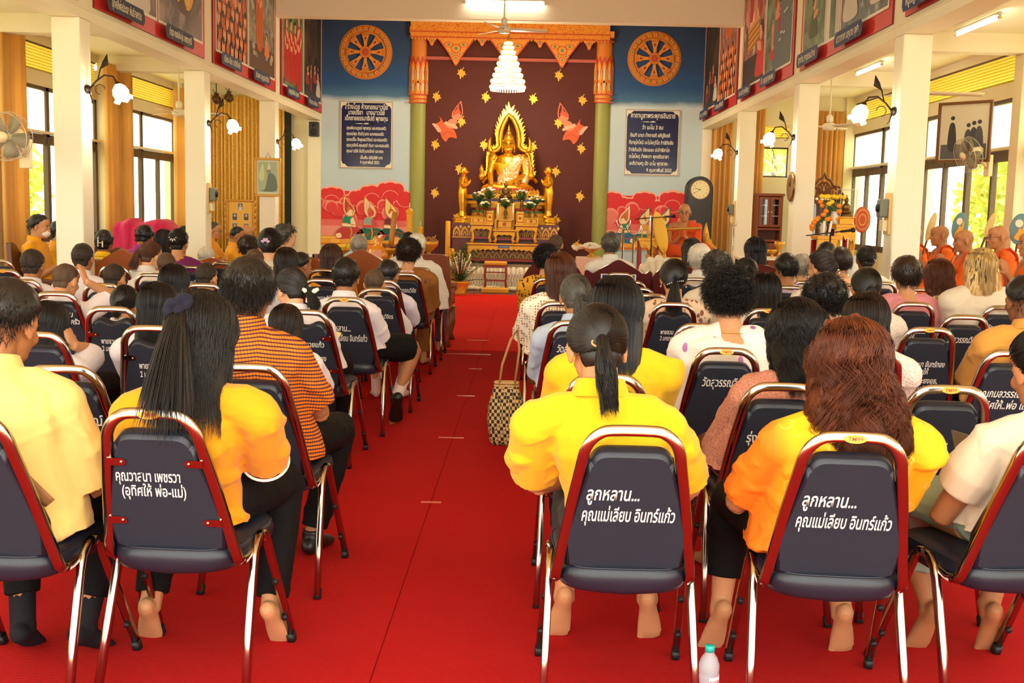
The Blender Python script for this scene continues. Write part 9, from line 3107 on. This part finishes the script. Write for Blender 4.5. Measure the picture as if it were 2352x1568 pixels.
def bow(p,col):
 def f(c):
  g=MB();C0=hp_(c,p)
  for a in(20,70,110,160,215,325):
   d=V3(math.cos(R(a)),-.2,math.sin(R(a)))
   g.tube([C0,C0+d*.022,C0+d*.042],[.008,.016,.004],8)
  obj('scrunchie',g,col,c['root'])
 return f
person('person with large black hairdo and lavender scrunchie',(621,562),9.9,(dict(kind='bun',th=.024,tie=(0,-.9,-.35),br=.05),'black'),(m_cream2,dict(sleeve=.9)),(m_black,{}),skin='light',hp=8,hs=1.06,extra=(bow((0,-.17,-.0),m_lav_satin),earrings))
person('person with grey-brown curly hair, face turned right toward the mural',(656,546),11.1,(dict(kind='curly',th=.024,len=.03,curl=.008,lump=.008,dens=1.6),'saltpepper'),(m_tan,dict(sleeve=.9)),(m_black,{}),skin='light',hp=4,hyaw=-50,face=True,extra=(earrings,clip_dots([(.03,.02,.12)],.008)))
person('pupil with long brown-black hair right of the lavender scrunchie',(658,604),9.0,(dict(kind='long',th=.02,end=-.12,w=.095,d=.085),'dkbrown'),SCHOOL,(m_black,{}),skin='mid',hp=10,s=.95)
person('pupil in yellow shirt looking to the right before the red table',(692,610),9.5,(dict(kind='short',th=.010,len=.012,lo=-.5),'black'),(m_yel2,dict(POLO)),(m_black,dict(kind='shorts')),skin='tan',hp=8,hyaw=-42,face=True,s=.92)
def ribbon(p,col):
 def f(c):
  g=MB();C0=hp_(c,p)
  for a in(30,150,250,290):
   d=V3(math.cos(R(a)),-.1,math.sin(R(a)))
   g.tube([C0,C0+d*.03,C0+d*.055],[.006,.015,.008],8)
  obj('hair_ribbon',g,col,c['root'])
 return f
person('pupil with low side ponytail and white ribbon looking down left',(668,665),6.35,(dict(kind='pony',th=.015,tie=(.45,-.8,-.45),len=.15,spread=.14,tw=.018,tdir=(.5,-.6,-.5),grav=.35,dens=1.3),'bluntblack'),SCHOOL,(m_black,{}),skin='light',hp=18,hyaw=42,s=.94,face=True,hlod=1,extra=(ribbon((.055,-.12,-.055),m_wtrim),),px=.06,elb=.2)
person('small pupil with dark brown hair between the checked shirt and the chair back',(657,748),5.5,(dict(kind='long',th=.016,end=-.12,w=.086,d=.08),'dkbrown'),SCHOOL,(m_black,{}),skin='mid',hp=18,s=.82)
def booklet(c):
 g=MB()
 p=c['wr'][1]+V3(-.03,.08,.03)
 g.box(p,(.10,.004,.14),0,Matrix.Rotation(R(-50),3,'X')@Matrix.Rotation(R(20),3,'Y'))
 o=obj('booklet',g,mat('booklet_paper',(240,220,150),0.7))
 tag(o,'small pale yellow booklet in the hand of the pupil with the white ribbon','booklet')
 o.matrix_world=Matrix.Translation(c['root'].location)
PEOPLE['pupil with low side ponytail and white ribbon looking down left']['root']
booklet(PEOPLE['pupil with low side ponytail and white ribbon looking down left'])
person('pupil in white shirt and black shorts seated at the aisle, leg in the aisle',(795,636),7.2,(crew(th=.013,len=.016,dens=2),'black'),SCHOOL,(m_black,dict(kind='shorts',to=.86,sock=m_sock,shoe=m_dkshoe)),skin='tan',hp=10,hyaw=-4,s=1.0,hlod=1,legR=((.37,.34,.50),(.27,.16,.19),(-.15,.5,-.85)))
person('pupil with crew cut, second from the front along the left aisle edge',(860,652),8.1,(crew(th=.005),'stubble'),SCHOOL,(m_black,dict(kind='shorts',sock=m_sock)),skin='mid',hp=6,s=.90)
person('pupil with black short hair and lilac-white shirt, facing slightly right at the aisle',(893,631),9.0,(crew(th=.010,len=.012),'black'),SCHOOL2,(m_black,dict(kind='shorts',to=.85,sock=m_sock)),skin='tan',hp=8,hyaw=-18,s=1.0,kx=.16)
person('person in brown dress with violet sleeve and pearl necklace',(940,582),9.95,(dict(kind='curly',th=.022,len=.03,curl=.009,lump=.01,dens=1.8),'dkbrown'),(m_brownfl,dict(sleeve=1.0,sl=.03,nz=-.05,nw=.10,loose=1.15)),(m_brownfl,dict(kind='skirt',to=.9)),skin='mid',hp=6,hyaw=-8,b=1.15,extra=(necklace(m_pearl,.007,True,.080,-.012),earrings),px=.06)
def strap2(c):
 g=MB();N=c['N']
 g.tube([N+V3(.08,.04,.0),N+V3(.075,-.06,-.0),N+V3(.02,-.14,-.12),N+V3(-.1,-.17,-.3)],(.012,.003),6,0,up=(.8,0,.5))
 obj('bag_strap',g,mat('olive_strap',(170,150,80),0.7),c['root'])
person('white-haired person in white shirt with olive strap on the aisle armchair',(958,566),11.0,(short_b(th=.018,len=.02,lo=-.6),'white'),(m_bwhite,dict(POLO,sleeve=1.4)),(cloth('violet_trousers',(96,60,84)),{}),skin='mid',hp=4,hyaw=-20,b=1.12,px=.10,seat=.46,extra=(strap2,))
person('dark-haired person mostly hidden behind the white-haired one on the aisle',(938,560),12.6,(short_b(th=.02),'black'),(m_bwhite,dict(sleeve=.9)),(m_black,{}),skin='mid')
person('person with long brown hair, hair clips and yellow top',(761,592),10.2,(dict(kind='long',th=.018,end=-.16,w=.098,d=.075),'brown'),(m_yel2,dict(sleeve=.9)),(m_black,{}),skin='light',hp=6,extra=(clip_dots([(-.06,-.03,.09),(-.065,-.035,.085),(-.055,-.03,.097)],.007),clip_dots([(.07,-.03,.07)],.007)))
person('grey-haired person on the wooden armchair before the red table',(825,566),12.1,(short_b(th=.018,len=.02,lo=-.62),'grey'),(m_tan,dict(sleeve=1.3)),(m_black,{}),skin='tan',hp=2,b=1.1)
# people along the left wall, facing across
def mask(c):
 g=MB();T=lambda p:hp_(c,p)
 g.ell(T((0,.058,-.058)),(.052,.058,.042),14,9,0,c['Rh'])
 for sx in(-1,1):
  for z in(-.03,-.075):
   g.tube([T((sx*.045,.07,z)),T((sx*.074,.02,(z-.02)/2)),T((sx*.079,-.01,-.01))],.0015,5)
 obj('face_mask',g,cloth('mask_white',(240,226,220)),c['root'])
FACE=dict(face=True,fine=True)
person('person in yellow shirt with white face mask by the left window',(91,521),11.5,(dict(kind='short',th=.018,len=.03,lo=-.5,hi=.55,lift=.3),'black'),(m_yel2,dict(POLO,sleeve=.95)),(cloth('tan_trousers',(196,160,110)),{}),skin='mid',yaw=-90,hp=6,fine=True,face=True,extra=(mask,),pose='hold',seat=.48)
person('person in yellow beyond the masked one, mostly behind the column',(139,533),12.4,(short_b(),'black'),(m_yel2,dict(POLO)),(m_black,{}),skin='mid',yaw=-90,hp=2,seat=.48)
person('person with glasses in yellow praying beside the second left column',(492,530),15.6,(dict(kind='short',th=.008,len=.012,lo=-.5,hi=.6),'saltpepper'),(m_yel2,dict(POLO)),(m_black,{}),skin='mid',yaw=-90,hp=6,pose='pray',ph=.02,extra=(glasses,),seat=.48,**FACE)
person('person with short dark hair in yellow praying before the gold photo board',(547,541),15.3,(dict(kind='short',th=.008,len=.012,lo=-.5,hi=.6),'black'),(m_yel2,dict(POLO)),(m_black,{}),skin='tan',yaw=-84,hp=12,pose='pray',seat=.48,**FACE)
person('bald person with glasses praying beside the gold photo board',(568,535),16.4,None,(m_yel2,dict(POLO)),(m_black,{}),skin='mid',yaw=-90,hp=8,pose='pray',extra=(glasses,),seat=.48,**FACE)
person('dark head just showing left of the second left column',(425,540),15.9,(short_b(),'black'),(m_yel2,dict(POLO)),(m_black,{}),skin='mid',yaw=-90,seat=.48)
# monks
q=NT('saffron_robe',0.8)
nz=q.n('TexNoise',Scale=7.0,Detail=3.0);q.l(q.tc.outputs['Object'],nz.inputs['Vector'])
m_robe=q.out(q.mix(nz.outputs['Fac'],(228,92,12),(246,124,24)))
m_robe2=cloth('rust_robe',(214,76,14))
def robe_fn(both,m=None):
 def f(c):
  N,sh,el,wr,sp,s,b,zp=(c[k]for k in('N','sh','el','wr','spine','s','b','zp'))
  g=MB()
  secs=[(sp(0)+V3(0,.04,-.06),(.24,.20))]+[(sp(t),(w*b+.022,d*b+.024))for t,w,d in c['torso'][:5]]
  g.tube([p for p,_ in secs],[r for _,r in secs],20,up=(1,0,0))
  for sx in((-1,1)if both else(-1,)):
   g.tube([N+V3(sx*.045,-.01,-.045),sh[sx]+V3(0,0,.006),sh[sx].lerp(el[sx],.5),el[sx]],[.064,.076,.070,.066],14)
   g.tube([el[sx],el[sx].lerp(wr[sx],.7)],[.064,.055],14)
   g.tube([el[sx]+V3(0,0,.0),el[sx]+V3(sx*.01,0,-.10),V3(el[sx].x,el[sx].y+.06,zp-.03)],[.062,.07,.07],12)
  if not both:
   g.tube([N+V3(-.05,.03,-.06),N+V3(.02,.10,-.17),N+V3(.12,.09,-.28),sp(.3)+V3(.15,.02,0)],[(.06,.03),(.08,.03),(.08,.03),(.06,.05)],12)
   g.tube([N+V3(-.05,-.04,-.06),N+V3(.02,-.09,-.17),N+V3(.11,-.08,-.28),sp(.3)+V3(.14,-.02,0)],[(.06,.03),(.08,.03),(.08,.03),(.06,.05)],12)
  for sx in(-1,1):
   g.tube([V3(sx*.09,0,zp-.02),c['knee'][sx],],[.115*s,.10*s],16)
   g.tube([c['knee'][sx],c['ank'][sx]],[.095*s,.085*s],14)
  g.ell(V3(0,.16,zp-.03),(.22,.18,.075))
  me=remeshed(g,c['vox']*1.05,'robe',3)
  fold(me,.016,19,int(c['D']*100),(1.3,1,.7))
  me.materials.append(m or m_robe)
  obj('robe',me,None,c['root'])
  if not both:
   k=MB()
   k.tube([N+V3(-.10,.10,-.16),N+V3(-.10,.06,-.03),N+V3(-.105,-.02,-.008),N+V3(-.11,-.09,-.06),N+V3(-.115,-.12,-.2),N+V3(-.12,-.13,-.36)],(.058,.016),12,0,up=(1,0,-.35))
   me=remeshed(k,.008,'sash',3);fold(me,.004,60,3);me.materials.append(m_robe2)
   obj('shoulder_sash',me,None,c['root'])
 return f
MK=dict(neck=.35,skin='monk',legs='cross',pose='pray',seat=.50,fine=True,face=True,py=-.06,b=1.05)
mon=[('monk nearest the right picture edge, only hands and knees in view',(2366,560),10.55,0),('monk with glasses in orange robe on the platform',(2293,545),11.25,1),('monk with full cheeks between the other two in view on the platform',(2213,553),12.1,2),('monk in orange robe on the platform beside the right column, gazing left',(2158,541),12.9,3),('monk whose robe shows just right of the right column',(2096,540),13.7,4)]
for lb,hd,D,i in mon:
 person(lb,hd,D,None,None,None,yaw=90,hyaw=-2+3*(i%2),hp=2+5*(i==2),extra=(robe_fn(False),)+((glasses,)if i==1 else()),hs=1.03,lod=2,**MK)
def manus(c):
 g=MB();p=(c['wr'][1]+c['wr'][-1])/2+V3(0,.12,.10)
 g.box(p,(.50,.055,.018),0,Matrix.Rotation(R(4),3,'Y')@Matrix.Rotation(R(20),3,'X'))
 g.box(p+V3(0,.002,.012),(.49,.05,.006),1,Matrix.Rotation(R(4),3,'Y')@Matrix.Rotation(R(20),3,'X'))
 o=obj('palm_leaf_manuscript',g,[mat('manuscript_gold',(214,170,70),0.4,0.3),mat('manuscript_edge',(150,100,40),0.6)],None,.002)
 tag(o,'long narrow gold-edged palm-leaf text held by the preaching monk','manuscript')
 o.matrix_world=Matrix.Translation(c['root'].location)@Matrix.Rotation(c['root'].rotation_euler.z,4,'Z')
person('preaching monk with glasses seated on the gilt throne',(1572,488),15.3,None,None,None,yaw=168,hyaw=4,hp=4,neck=.35,legs='cross',pose='pray',ph=-.07,pf=.9,seat=.90,skin='monk',fine=True,face=True,py=-.04,b=1.08,lod=2,extra=(robe_fn(False,m_robe2),glasses,manus),hs=1.05)
